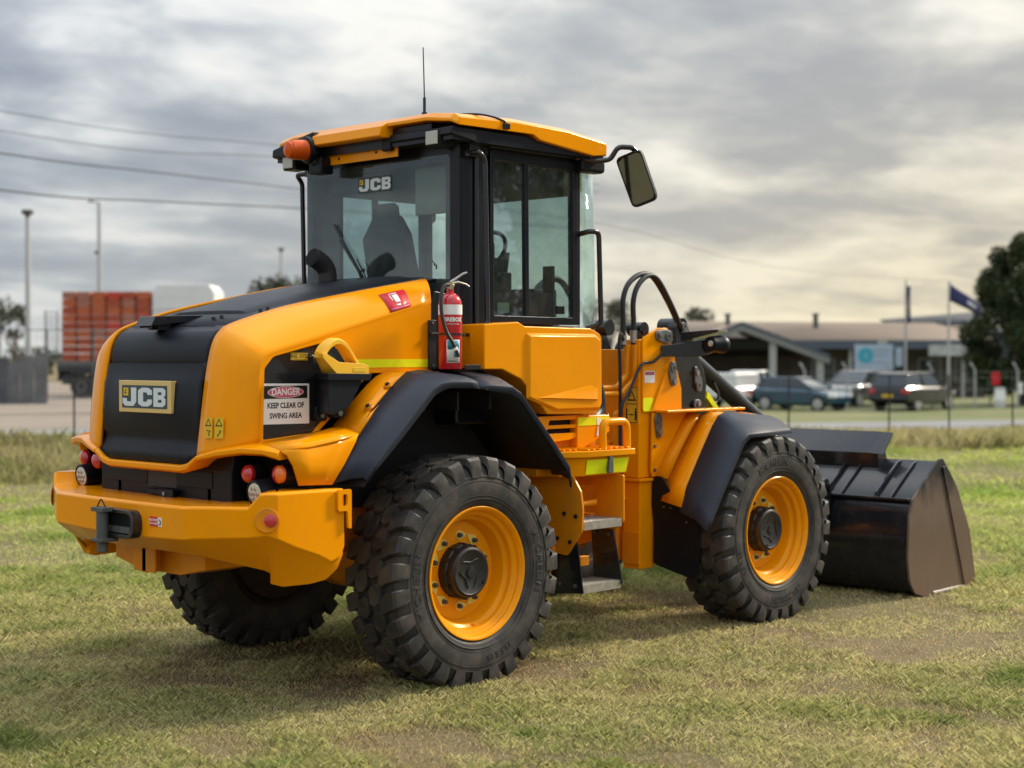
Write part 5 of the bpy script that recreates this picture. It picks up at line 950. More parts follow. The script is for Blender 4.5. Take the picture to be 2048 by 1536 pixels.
# ---- bucket
BW = 1.235
bprof = [(4.70, 1.0), (4.32, 0.735), (4.285, 0.63), (4.262, 0.46), (4.262, 0.26), (4.29, 0.14), (4.35, 0.055), (4.44, 0.018), (4.60, 0.006), (5.30, 0.004)]
sp_ = [Vector((x, z)) for x, z in bprof]
def offs(k, t):
    a = sp_[max(k-1, 0)]; b = sp_[min(k+1, len(sp_)-1)]; d = (b-a).normalized(); return (sp_[k].x - d.y*t, sp_[k].y + d.x*t)
poly = bprof + [offs(k, 0.018) for k in range(len(sp_)-1, -1, -1)]
bk_ = MB().prism(poly, 'y', -BW, BW).build('bucket', BLK, WL, angle=40)
MB().box(4.285, 4.345, -BW+0.006, BW-0.006, 0.722, 0.742).build('bucket_shelf', BLK, bk_, bevel=0.003)
MB().prism([(4.255, 0.46), (4.25, 0.42), (4.262, 0.38), (4.29, 0.40)], 'y', -BW+0.02, BW-0.02).build('back_rib', BLK, bk_, bevel=0.003)
sidep = rpoly([(4.705, 1.012, 0.01), (4.315, 0.735, 0.02), (4.27, 0.60, 0.1), (4.255, 0.30, 0.1), (4.285, 0.13, 0.08), (4.36, 0.035, 0.08), (4.50, 0.0, 0.05), (5.27, 0.0, 0.01), (5.29, 0.06, 0.05), (5.17, 0.45, 0.4), (4.98, 0.80, 0.4), (4.76, 1.02, 0.02)], 0.02, 6)
for s in (-1, 1):
    plate('bucket_side', sidep, [], 'y', s*BW, s*(BW+0.018), WORN, bk_, 0.002)
    MB().prism([(4.745, 0.955), (4.79, 0.96), (4.99, 0.75), (5.17, 0.44), (5.275, 0.02), (5.10, 0.02)], 'y', s*(BW+0.0185), s*(BW+0.030)).build('side_wear_plate', WORN, bk_, bevel=0.002)
    MB().tube([(4.62, s*(BW+0.014), 0.012), (5.10, s*(BW+0.016), 0.014)], 0.016, 8).build('wear_bar', mat('worn_bright_steel', (0.42, 0.40, 0.38), 0.35, metal=0.8, var=0.2, vscale=8), bk_)
MB().prism([(4.95, -0.008), (5.34, -0.004), (5.36, 0.006), (5.30, 0.022), (4.95, 0.022)], 'y', -BW-0.02, BW+0.02).build('cutting_edge', RUST, bk_, bevel=0.002)
for y in (-0.95, -0.52, 0.0, 0.52, 0.95):   # ribs up the sloping back
    for dy in (0, 0.13):
        hgt = 0.034 if dy == 0 else 0.014
        MB().prism([(4.30, 0.735), (4.31+hgt*0.2, 0.742+hgt), (4.635, 0.975+hgt*0.4), (4.69, 0.995)], 'y', y-dy, y-dy+0.014).build('bucket_rib', BLK, bk_)
sg_ = MB().loft([[(x, y, z) for x, z in ((4.58+dx, 1.045), (4.592+dx, 1.04), (4.73+dx, 1.20), (4.718+dx, 1.208))] for y, dx in ((-0.90, -0.085), (-0.72, 0.0), (0.72, 0.0), (0.90, -0.085))]).build('spill_guard', BLK, bk_, bevel=0.002)
MB().prism([(4.60, 0.93), (4.72, 1.0), (4.70, 1.05), (4.585, 1.05)], 'y', -0.80, 0.80).build('guard_foot', BLK, bk_)

# ================================================================== the surroundings
def sstep(a, b, x):
    t = max(0.0, min(1.0, (x-a)/(b-a))); return t*t*(3-2*t)
def ground_z(d, l): return -0.60*sstep(27, 66, d)*sstep(-6, 9, l) - 0.12*sstep(27, 80, d)*(1-sstep(-6, 9, l))
def BG(d, l, z=0.0): return Vector((CAM.x, CAM.y, 0)) + FW*d + RT*l + Vector((0, 0, z))
def BGg(d, l, dz=0.0): return BG(d, l, ground_z(d, l)+dz)
def lat(px, d): return (px-1024)/3098.19*d          # metres to the side at distance d
RZ = YAW - math.pi/2                                 # local x across the view, local y away from it

def ground_mat(name, cols, scales, bump=0.3, rough=0.95, bscale=40.0):
    """cols: three colours mixed by two sizes of noise"""
    m = bpy.data.materials.new(name); m.use_nodes = True; nt = m.node_tree; N = nt.nodes; L = nt.links; b = N['Principled BSDF']
    b.inputs['Roughness'].default_value = rough; b.inputs['Specular IOR Level'].default_value = 0.2
    g = N.new('ShaderNodeNewGeometry')
    def nz(sc, det=6, ro=0.65):
        n = N.new('ShaderNodeTexNoise'); n.inputs['Scale'].default_value = sc; n.inputs['Detail'].default_value = det; n.inputs['Roughness'].default_value = ro; L.new(g.outputs['Position'], n.inputs['Vector']); return n.outputs[0]
    def ramp(v, a, c):
        n = N.new('ShaderNodeMapRange'); L.new(v, n.inputs[0]); n.inputs[1].default_value = a; n.inputs[2].default_value = c; return n.outputs[0]
    def mix(f, a, c):
        n = N.new('ShaderNodeMix'); n.data_type = 'RGBA'; L.new(f, n.inputs[0])
        for k, x in ((6, a), (7, c)):
            if isinstance(x, tuple): n.inputs[k].default_value = (*x, 1)
            else: L.new(x, n.inputs[k])
        return n.outputs[2]
    c = mix(ramp(nz(scales[0]), 0.40, 0.62), cols[0], cols[1]); c = mix(ramp(nz(scales[1], 8, 0.7), 0.52, 0.70), c, cols[2])
    at = N.new('ShaderNodeAttribute'); at.attribute_name = 'tint'
    if name == 'grass_blades':
        n = N.new('ShaderNodeMix'); n.data_type = 'RGBA'; n.blend_type = 'MULTIPLY'; n.inputs[0].default_value = 1; L.new(at.outputs[0], n.inputs[7])
        fl = mix(at.outputs[3], c, (0.60, 0.52, 0.27)); L.new(fl, n.inputs[6]); c = n.outputs[2]
    else:
        fine = N.new('ShaderNodeMapRange'); L.new(nz(70, 4), fine.inputs[0]); fine.inputs[1].default_value = 0.3; fine.inputs[2].default_value = 0.7; fine.inputs[3].default_value = 0.5; fine.inputs[4].default_value = 1.45
        n = N.new('ShaderNodeMix'); n.data_type = 'RGBA'; n.blend_type = 'MULTIPLY'; n.inputs[0].default_value = 1; L.new(c, n.inputs[6]); L.new(fine.outputs[0], n.inputs[7]); c = n.outputs[2]
        bp = N.new('ShaderNodeBump'); bp.inputs['Strength'].default_value = bump; bp.inputs['Distance'].default_value = 0.03; L.new(nz(bscale, 5), bp.inputs['Height']); L.new(bp.outputs[0], b.inputs['Normal'])
    L.new(c, b.inputs['Base Color'])
    if name == 'grass_blades':   # thin blades let light through
        tl = N.new('ShaderNodeBsdfTranslucent'); L.new(c, tl.inputs[0]); ms = N.new('ShaderNodeMixShader'); ms.inputs[0].default_value = 0.42; out = N['Material Output']
        L.new(b.outputs[0], ms.inputs[1]); L.new(tl.outputs[0], ms.inputs[2]); L.new(ms.outputs[0], out.inputs[0])
    return m
GR, ST, SO = (0.24, 0.28, 0.068), (0.54, 0.48, 0.22), (0.15, 0.105, 0.066)
LAWN = ground_mat('lawn_soil', [(0.17, 0.15, 0.07), (0.23, 0.175, 0.10), (0.135, 0.095, 0.06)], (0.55, 1.3), 0.9)
BLADE = ground_mat('grass_blades', [GR, ST, (0.42, 0.345, 0.18)], (0.55, 1.3))
ROADM = ground_mat('asphalt', [(0.20, 0.20, 0.20), (0.25, 0.247, 0.24), (0.18, 0.18, 0.18)], (0.3, 2), 0.1, 0.9)
GRAV = ground_mat('gravel', [(0.22, 0.18, 0.145), (0.28, 0.235, 0.19), (0.18, 0.145, 0.115)], (0.15, 1.0), 0.4)
VERG = ground_mat('verge_grass', [(0.13, 0.145, 0.055), (0.20, 0.19, 0.10), (0.15, 0.16, 0.07)], (0.25, 1.0), 0.4)
TALL = ground_mat('grass_blades', [(0.18, 0.21, 0.055), (0.34, 0.285, 0.14), (0.26, 0.21, 0.12)], (0.35, 0.9))

def sheet(name, dd, ll, mt, lift, kind='structure'):
    v = []; f = []; n = len(ll)
    for d in dd:
        for l in ll: v.append(BGg(d(l) if callable(d) else d, l, lift))
    for i in range(len(dd)-1):
        for j in range(n-1): f.append((i*n+j, i*n+j+1, (i+1)*n+j+1, (i+1)*n+j))
    me = bpy.data.meshes.new(name); me.from_pydata([tuple(p) for p in v], [], f); o = link(name, me, mt); return tag(o, kind=kind)
LL = [-900, -400, -150, -80, -50, -35, -25, -18, -12, -9, -6, -4, -2, 0, 2, 4, 6, 9, 12, 18, 25, 35, 50, 80, 150, 400, 900]
sheet('ground', [-900, -300, -100, -30, -10, 0, 5, 10, 15, 20, 25, 30, 35, 40, 45, 50, 55, 60, 66, 75, 90, 120, 200, 500, 1800], LL, LAWN, 0.0)
cl = lambda l: max(-45.0, min(45.0, l))
rn = lambda l: 33.5 + 0.33*max(-14, min(16, l)); rf_ = lambda l: 44 + 0.55*max(-14, min(16, l))
LS = [-150, -80, -50, -35, -25, -18, -14, -12, -9, -6, -4, -2, 0, 2, 4, 6, 9, 12, 16, 18, 25, 35, 50, 80, 150]
sheet('road', [(lambda l, k=k: lerp(rn(l), rf_(l), k/4)) for k in range(5)], LS, ROADM, 0.012)
sheet('gravel_yard', [(lambda l, k=k: lerp(rf_(l)+0.1, 110, (k/6)**1.3)) for k in range(7)], [l for l in LS if l <= 2], GRAV, 0.008)
sheet('verge', [(lambda l, k=k: lerp(rf_(l)+0.1, 130, (k/6)**1.3)) for k in range(7)], [l for l in LS if l >= 2], VERG, 0.009)

# ---- wire fence of steel pickets
wf = empty('wire_fence', BGg(30, 0), RZ, 'low wire fence of dark steel pickets along the roadside', 'fence')
def wfl(d, l, z): return (l, d-30, ground_z(d, l)+z)
PK = []
for px, d in ((-700, 25), (-280, 26.5), (147, 28), (560, 29.2), (980, 30), (1290, 30.6), (1577, 31.2), (1778, 31.8), (1900, 32.3), (2027, 33), (2170, 33.6), (2330, 34.2)):
    l = lat(px, d); PK.append((d, l)); x, y, z = wfl(d, l, 0)
    lean = random.Random(px).uniform(-0.03, 0.03)
    MB().loft([[(x+dx+lean*k, y+dy, z+h) for dx, dy in ((-0.018, 0.012), (0, -0.004), (0.018, 0.012), (0, 0.03))] for k, h in ((0, -0.1), (1, 1.42))]).build('picket', BLK, wf)
for h in (0.35, 0.75, 1.1, 1.36):
    MB().tube([wfl(d, l, h) for d, l in PK], 0.004, 5).build('wire', DULL, wf)

# ---- trees
def leaf_cloud(blobs, n, size, rnd, stretch=1.0, drop=0.0):
    """leaf clumps on the outsides of the blobs: small bent quads in all directions"""
    v = []; f = []; tot = sum(b[3]**2 for b in blobs)
    for (cx, cy, cz, r) in blobs:
        for _ in range(int(n*r*r/tot)):
            u = Vector((rnd.gauss(0, 1), rnd.gauss(0, 1), rnd.gauss(0, 1))).normalized()
            rr = r*(rnd.random()**0.35)*rnd.uniform(0.85, 1.12); c = Vector((cx, cy, cz)) + Vector((u.x*rr, u.y*rr, u.z*rr*stretch))
            a = Vector((rnd.gauss(0, 1), rnd.gauss(0, 1), rnd.gauss(0, 1)-drop)).normalized(); b = a.orthogonal().normalized(); b.rotate(Matrix.Rotation(rnd.uniform(0, 6.28), 3, a))
            s = size*rnd.uniform(0.6, 1.4); o = len(v)
            v += [c - a*s, c + b*s*0.42, c + a*s, c - b*s*0.42]; f.append((o, o+1, o+2, o+3))
    return v, f
def leaf_mat(name, c0, c1):
    m = mat(name, c0, 0.65, spec=0.25); nt = m.node_tree; N = nt.nodes; L = nt.links; b = N['Principled BSDF']
    g = N.new('ShaderNodeNewGeometry'); n = N.new('ShaderNodeTexNoise'); n.inputs['Scale'].default_value = 1.1; n.inputs['Detail'].default_value = 5; L.new(g.outputs['Position'], n.inputs['Vector'])
    mr = N.new('ShaderNodeMapRange'); L.new(n.outputs[0], mr.inputs[0]); mr.inputs[1].default_value = 0.35; mr.inputs[2].default_value = 0.65
    mx = N.new('ShaderNodeMix'); mx.data_type = 'RGBA'; L.new(mr.outputs[0], mx.inputs[0]); mx.inputs[6].default_value = (*c0, 1); mx.inputs[7].default_value = (*c1, 1); L.new(mx.outputs[2], b.inputs['Base Color'])
    b.inputs['Subsurface Weight'].default_value = 0.0; return m
BARK = mat('bark', (0.11, 0.085, 0.065), 0.9, var=0.3, vscale=6, bump=0.4, bscale=25)
CONI = leaf_mat('conifer_leaf', (0.018, 0.030, 0.012), (0.060, 0.075, 0.024)); GUM = leaf_mat('gum_leaf', (0.035, 0.045, 0.020), (0.07, 0.08, 0.035)); FARL = leaf_mat('far_leaf', (0.05, 0.058, 0.035), (0.085, 0.09, 0.055))
def tree(name, label, loc, h, blobs, n, size, lm, seed, trunk_r, group=None, stretch=1.0, limbs=6):
    t = empty(name, loc, RZ, label, 'tree', group); rnd = random.Random(seed)
    tk = MB(); tp = Vector((rnd.uniform(-0.2, 0.2), rnd.uniform(-0.2, 0.2), h*0.62))
    tk.tube([Vector((0, 0, -0.15)), Vector((tp.x*0.3, tp.y*0.3, h*0.22)), Vector((tp.x*0.7, tp.y*0.7, h*0.42)), tp], [trunk_r*1.25, trunk_r, trunk_r*0.75, trunk_r*0.35], 10)
    for i in range(limbs):
        bl = blobs[int(i*len(blobs)/limbs)]; z0 = h*rnd.uniform(0.2, 0.5); st0 = Vector((tp.x*z0/tp.z, tp.y*z0/tp.z, z0)); en = Vector(bl[:3])
        tk.tube([st0, st0.lerp(en, 0.5) + Vector((0, 0, 0.08*h*rnd.random())), en], [trunk_r*0.5, trunk_r*0.3, trunk_r*0.1], 7)
    tk.build('trunk', BARK, t)
    v, f = leaf_cloud(blobs, n, size, rnd, stretch); me = bpy.data.meshes.new('crown'); me.from_pydata([tuple(p) for p in v], [], f); link('crown', me, lm, t, smooth=False)
    return t
rn1 = random.Random(11)
d = 74; l = lat(2052, d)
bl = []
for k in range(70):
    z = rn1.uniform(0.9, 7.6); w = 2.6*math.sin(math.pi*min(1, (z+1.2)/9.4))**0.8; a = rn1.uniform(0, 6.28); q = rn1.uniform(0.45, 1.0)
    bl.append((w*q*math.cos(a), w*q*math.sin(a), z, rn1.uniform(0.40, 0.85)))
tree('conifer_tree', 'tall dense dark green tree at the right edge beside the flags', BGg(d, l), 8.2, bl, 46000, 0.11, CONI, 5, 0.28, stretch=1.15)
for i, (d, px, h, w, n_, lab_) in enumerate(((96, 28, 4.9, 1.1, 700, 'thin sparse young tree beyond the left yard fence'), (88, 572, 6.0, 2.4, 2600, 'olive green bushy tree just above the loader bonnet'), (120, 1215, 6.6, 2.6, 1800, 'distant grey green tree between the cab and the hoses'), (110, 1400, 5.4, 2.0, 1500, 'distant bushy tree behind the loader arms'), (130, -60, 6.5, 3.5, 1800, 'broad distant tree at the far left edge'))):
    bl = []
    for k in range(12):
        a = rn1.uniform(0, 6.28); q = rn1.random()**0.5; bl.append((w*q*math.cos(a), w*q*math.sin(a), h*rn1.uniform(0.62, 0.97), w*rn1.uniform(0.25, 0.42)))
    tree('small_tree' if i == 0 else 'bushy_tree', lab_, BGg(d, lat(px, d)), h, bl, n_, 0.16, FARL, 20+i, 0.10 if i == 0 else 0.2)
# gum trees off to the right of the frame; the cab windows mirror them
for i, (x, y, h, w) in enumerate(((15.5, -14.2, 8.2, 3.2), (21.5, -16.5, 7.0, 2.6), (12.0, -15.5, 7.4, 2.8))):
    bl = []
    for k in range(26):
        a = rn1.uniform(0, 6.28); q = rn1.random()**0.5; bl.append((w*q*math.cos(a), w*q*math.sin(a), h*rn1.uniform(0.35, 0.98), w*rn1.uniform(0.18, 0.34)))
    tree('gum_tree', ('tall gum tree mirrored in the cab door glass', 'farther gum tree mirrored at the right of the cab door glass', 'gum tree mirrored at the left of the cab door glass')[i], (x, y, 0), h, bl, 9000, 0.12, GUM, 40+i, 0.22, 'gum trees mirrored in the cab glass')

# ---- power lines overhead
WIREM = mat('wire_dark', (0.02, 0.02, 0.022), 0.6)
for i, (pts, r, lb) in enumerate(((((-900, 34, 9.0), (0, 40, 8.11), (300, 44.5, 8.15), (620, 50, 8.45), (1200, 62, 8.6)), 0.010, 'topmost thin power line above the left yard'), (((-900, 34, 8.4), (0, 40, 7.6), (300, 44.5, 7.65), (620, 50, 8.1), (1200, 62, 8.3)), 0.010, 'second thin power line from the top at the left'),
        (((-900, 34, 7.9), (0, 40, 7.02), (300, 44.5, 7.07), (600, 50, 7.16), (1200, 61, 6.98), (1650, 92, 6.65), (2300, 140, 7.6)), 0.021, 'thick power line third from the top, running behind the cab'), (((-900, 34, 7.0), (0, 40, 6.07), (300, 44.5, 6.23), (610, 50, 6.53), (900, 58, 6.9), (1150, 66, 7.2)), 0.019, 'lowest thick power line meeting the cab at window height'))):
    o = MB().tube(smooth_path([BG(d, lat(px, d), z) for px, d, z in pts], 5), ([r*max(0.35, 1-0.024*k) for k in range(len(pts)*5-4)] if i == 2 else r), 6).build('power_line', WIREM); tag(o, lb, 'power line', 'power lines over the yard')

# ---- lamp posts in the yard
POLE = mat('pale_pole', (0.42, 0.43, 0.43), 0.5, metal=0.2)
def lamp_post(px, d, ztop, lb, arm):
    t = empty('light_pole', BGg(d, lat(px, d)), RZ, lb, 'light pole', 'light poles around the yard')
    z0 = -0.2; MB().tube([(0, 0, z0), (0, 0, ztop-ground_z(d, lat(px, d)))], [0.14, 0.09], 12).build('pole', POLE, t)
    zt = ztop-ground_z(d, lat(px, d))
    if arm: MB().tube([(0, 0, zt-0.05), (-0.15, 0, zt+0.02), (-0.38, 0, zt+0.06)], 0.05, 8).build('arm', POLE, t); MB().box(-0.55, -0.25, -0.12, 0.12, zt, zt+0.09).build('lamp_head', DULL, t, bevel=0.02); MB().box(-0.22, 0.0, -0.1, 0.1, zt-2.6, zt-2.45).build('camera_box', DULL, t, bevel=0.02)
    else: MB().box(-0.20, 0.20, -0.2, 0.2, zt-0.03, zt+0.16).box(-0.1, 0.1, -0.1, 0.1, zt-0.14, zt-0.02).build('lamp_head', DULL, t, bevel=0.03)
lamp_post(57, 64, 7.65, 'pale steel light pole with square head near the left edge', False)
lamp_post(200, 78, 9.5, 'tall pale pole with a short arm rising behind the red crates', True)
lamp_post(563, 112, 9.4, 'distant light pole with square head just left of the cab', False)

# ---- truck and trailer with crates
d0 = 70; l0 = lat(100, d0); g0 = ground_z(d0, l0)
tr = empty('flatbed_trailer', BGg(d0, l0), RZ, 'flatbed trailer with dual wheels and a grey headboard, parked in the yard', 'trailer')
DST = mat('dusty_steel', (0.13, 0.125, 0.12), 0.7, metal=0.2, var=0.2, vscale=1)
Lt = 8.0; GRD = mat('dark_chassis', (0.045, 0.045, 0.048), 0.8)
MB().box(0.3, Lt, 0, 2.5, 1.42, 1.66).box(0.3, Lt, 0.8, 1.0, 1.05, 1.42).box(0.3, Lt, 1.6, 1.8, 1.05, 1.42).build('deck', DST, tr, bevel=0.02)
for x in (1.4, 2.35, 6.4):
    for y in (0.18, 2.1):
        w_ = MB().lathe([(0.0, -0.14), (0.26, -0.12), (0.30, -0.16), (0.48, -0.16), (0.52, -0.10), (0.52, 0.10), (0.48, 0.16), (0.0, 0.14)], (x, y, 0.52), (0, 1, 0), 28).build('wheel', RUB, tr); MB().lathe([(0, -0.13), (0.26, -0.128), (0.24, -0.09), (0.0, -0.09)], (x, y, 0.52), (0, 1, 0), 20).build('rim', DST, w_)
MB().box(0.9, 2.9, 0.0, 0.35, 1.08, 1.13).box(0.3, 0.36, 0.1, 2.4, 0.75, 1.42).build('mudguard', DST, tr, bevel=0.02)
for k in range(4): MB().box(0.30+0.16*k*0, 0.34, 0.1+0.75*k, 0.16+0.75*k, 1.66, 3.95).build('headboard_post', DST, tr)
for k in range(12): MB().box(-0.25, 0.34, 0.08, 0.11, 1.75+0.19*k, 1.79+0.19*k).build('headboard_rail', DST, tr)
MB().box(-0.25, -0.2, 0.07, 0.12, 1.66, 3.95).build('headboard_post', DST, tr)
CRR = [mat('crate_red_%s' % k, c, 0.6, var=0.15, vscale=2) for k, c in (('brick', (0.42, 0.085, 0.035)), ('bright', (0.58, 0.060, 0.032)), ('orange', (0.52, 0.13, 0.045)), ('faded', (0.42, 0.17, 0.11)))]
CDK = mat('crate_gap', (0.10, 0.05, 0.035), 0.8)
ncol, nrow = 6, 9; x0 = lat(121, d0)-l0; x1 = lat(301, d0)-l0; cwid = (x1-x0)/ncol; z0 = 1.67; chh = (4.72-g0-z0)/nrow
rc = random.Random(3); base_c = {}
def crate_mesh(m):
    w, h, dp = cwid-0.10, chh-0.035, 1.15; t = 0.03
    b = MB(); b.box(-w/2, w/2, 0.02, dp, 0, 0.03)
    for sx in (-1, 1): b.box(min(sx*w/2, sx*(w/2-0.05)), max(sx*w/2, sx*(w/2-0.05)), 0, 0.05, 0, h); b.box(min(sx*w/2, sx*(w/2-t)), max(sx*w/2, sx*(w/2-t)), 0.05, dp, 0, h)
    b.box(-w/2, w/2, 0, 0.04, 0, 0.06).box(-w/2, w/2, 0, 0.04, h-0.06, h).box(-w/2, w/2, dp-t, dp, 0, h).box(-w/2, w/2, 0.02, dp, h-0.02, h)
    for q in range(3): b.box(-w/2, w/2, 0.01, 0.03, h*(0.27+0.2*q)-0.022, h*(0.27+0.2*q)+0.022)
    for q in range(5): b.box(-w*0.36+w*0.18*q-0.015, -w*0.36+w*0.18*q+0.015, 0.005, 0.035, 0, h)
    me = bpy.data.meshes.new('crate'); me.from_pydata(b.v, [], b.f); me.materials.append(m); return me
CM = [crate_mesh(m) for m in CRR]
OR = ['bottom', 'second', 'third', 'fourth', 'fifth', 'sixth', 'seventh', 'eighth', 'top']; OC = ['first', 'second', 'third', 'fourth', 'fifth', 'last']; CN = ['brick red', 'bright red', 'orange red', 'faded red']
for c in range(ncol):
    for r in range(nrow):
        k = rc.choice((0, 0, 1, 2, 2, 2, 3)); o = bpy.data.objects.new('crate', CM[k]); COL.objects.link(o)
        p = BGg(d0, l0) + RT*(x0+cwid*(c+0.5)+rc.uniform(-0.01, 0.01)) + FW*0.15 + Vector((0, 0, z0+chh*r)); o.location = p; o.rotation_euler.z = RZ
        lvl = 'top crate' if r == 8 else 'bottom crate' if r == 0 else OR[r] + ' crate up'
        tag(o, '%s plastic poultry crate, %s in the %s stack from the left' % (CN[k], lvl, OC[c]), 'crate', 'crates stacked on the trailer')
WBX = mat('white_panel', (0.66, 0.67, 0.65), 0.55, var=0.06, vscale=1)
wb = empty('box_body', BGg(d0, l0) + RT*(lat(303, d0)-l0) + FW*0.1 + Vector((0, 0, 1.665)), RZ, 'white panelled box body with chamfered top corners behind the red crates', 'truck body')
wdt = lat(428, d0)-lat(303, d0); hh = 5.02-g0-1.665
MB().prism([(0.02, 0), (wdt, 0), (wdt, hh-0.35), (wdt-0.25, hh), (0.27, hh), (0.02, hh-0.35)], 'y', 0.02, 2.4).build('body', WBX, wb, bevel=0.03)
for k in range(9): MB().box(0.06+wdt*k/9.3, 0.06+wdt*k/9.3+0.05, -0.015, 0.02, 0.05, hh-0.45).build('panel_rib', WBX, wb, bevel=0.008)
MB().box(0.02, wdt, -0.03, 0.02, hh*0.68, hh*0.68+0.06).build('rail', WBX, wb)
MB().box(3.2, 5.4, 0.15, 0.75, 0.55, 1.05).build('tool_locker', GRD, tr, bevel=0.02); MB().box(0.5, 1.0, 0.15, 2.3, 0.6, 1.05).build('tool_locker', GRD, tr, bevel=0.02)
MB().box(0.3, Lt, 0.02, 0.10, 1.2, 1.44).build('side_rail', GRD, tr); MB().box(2.95, 3.0, 0.02, 0.4, 0.25, 1.1).build('mud_flap', GRD, tr)
# a low belt of scrub on the far side of the yard
rs_ = random.Random(77); sb_ = [((lat(-500, 150) + k*1.5), rs_.uniform(0, 8), rs_.uniform(0.3, 1.6), rs_.uniform(0.9, 1.9)) for k in range(46)]
v_, f_ = leaf_cloud(sb_, 9000, 0.26, rs_); me_ = bpy.data.meshes.new('scrub'); me_.from_pydata([tuple(p) for p in v_], [], f_); o_ = link('scrub', me_, FARL, smooth=False); o_.location = BG(150, 0, -0.1); o_.rotation_euler.z = RZ; tag(o_, 'low grey green scrub along the horizon behind the yard', 'scrub', kind='stuff')
# yard fence: dark sheets and tall mesh fence
GFS = [mat('grey_board', c, 0.8, var=0.25, vscale=1.5) for c in ((0.10, 0.105, 0.11), (0.13, 0.13, 0.13), (0.085, 0.09, 0.095), (0.115, 0.115, 0.12))]
sf = empty('board_fence', BGg(60, lat(40, 60)), RZ, 'weathered dark grey board fence at the far left', 'fence')
xx = lat(-420, 60) - lat(40, 60)
k = 0
while xx < lat(92, 60) - lat(40, 60):
    rr_ = random.Random(k); hgt = 1.8 + rr_.uniform(-0.22, 0.22); wd_ = rr_.uniform(0.25, 0.6); tl = rr_.uniform(-0.03, 0.03)
    MB().loft([[(xx+tl*z, 0, z), (xx+wd_+tl*z, 0, z), (xx+wd_+tl*z, 0.03, z), (xx+tl*z, 0.03, z)] for z in (0.0, hgt)]).build('fence_board', GFS[rr_.randrange(4)], sf); xx += wd_ + 0.012; k += 1
mf = empty('mesh_fence', BGg(63, lat(0, 63)), RZ, 'tall thin mesh fence on grey posts behind the dark boards', 'fence')
for k in range(-4, 5):
    MB().cyl((k*1.9, 0, -0.1), (k*1.9, 0, 2.98), 0.04, n=8).build('post', DULL, mf)
for z in (0.3, 1.6, 2.94): MB().cyl((-8, 0, z), (7.6, 0, z), 0.02, n=6).build('rail', DULL, mf)
b = MB()
for k in range(-32, 31): b.box(k*0.245, k*0.245+0.006, -0.004, 0.004, 0.1, 2.94)
o = b.build('mesh_wires', DULL, mf, smooth=False); o['kind'] = 'stuff'

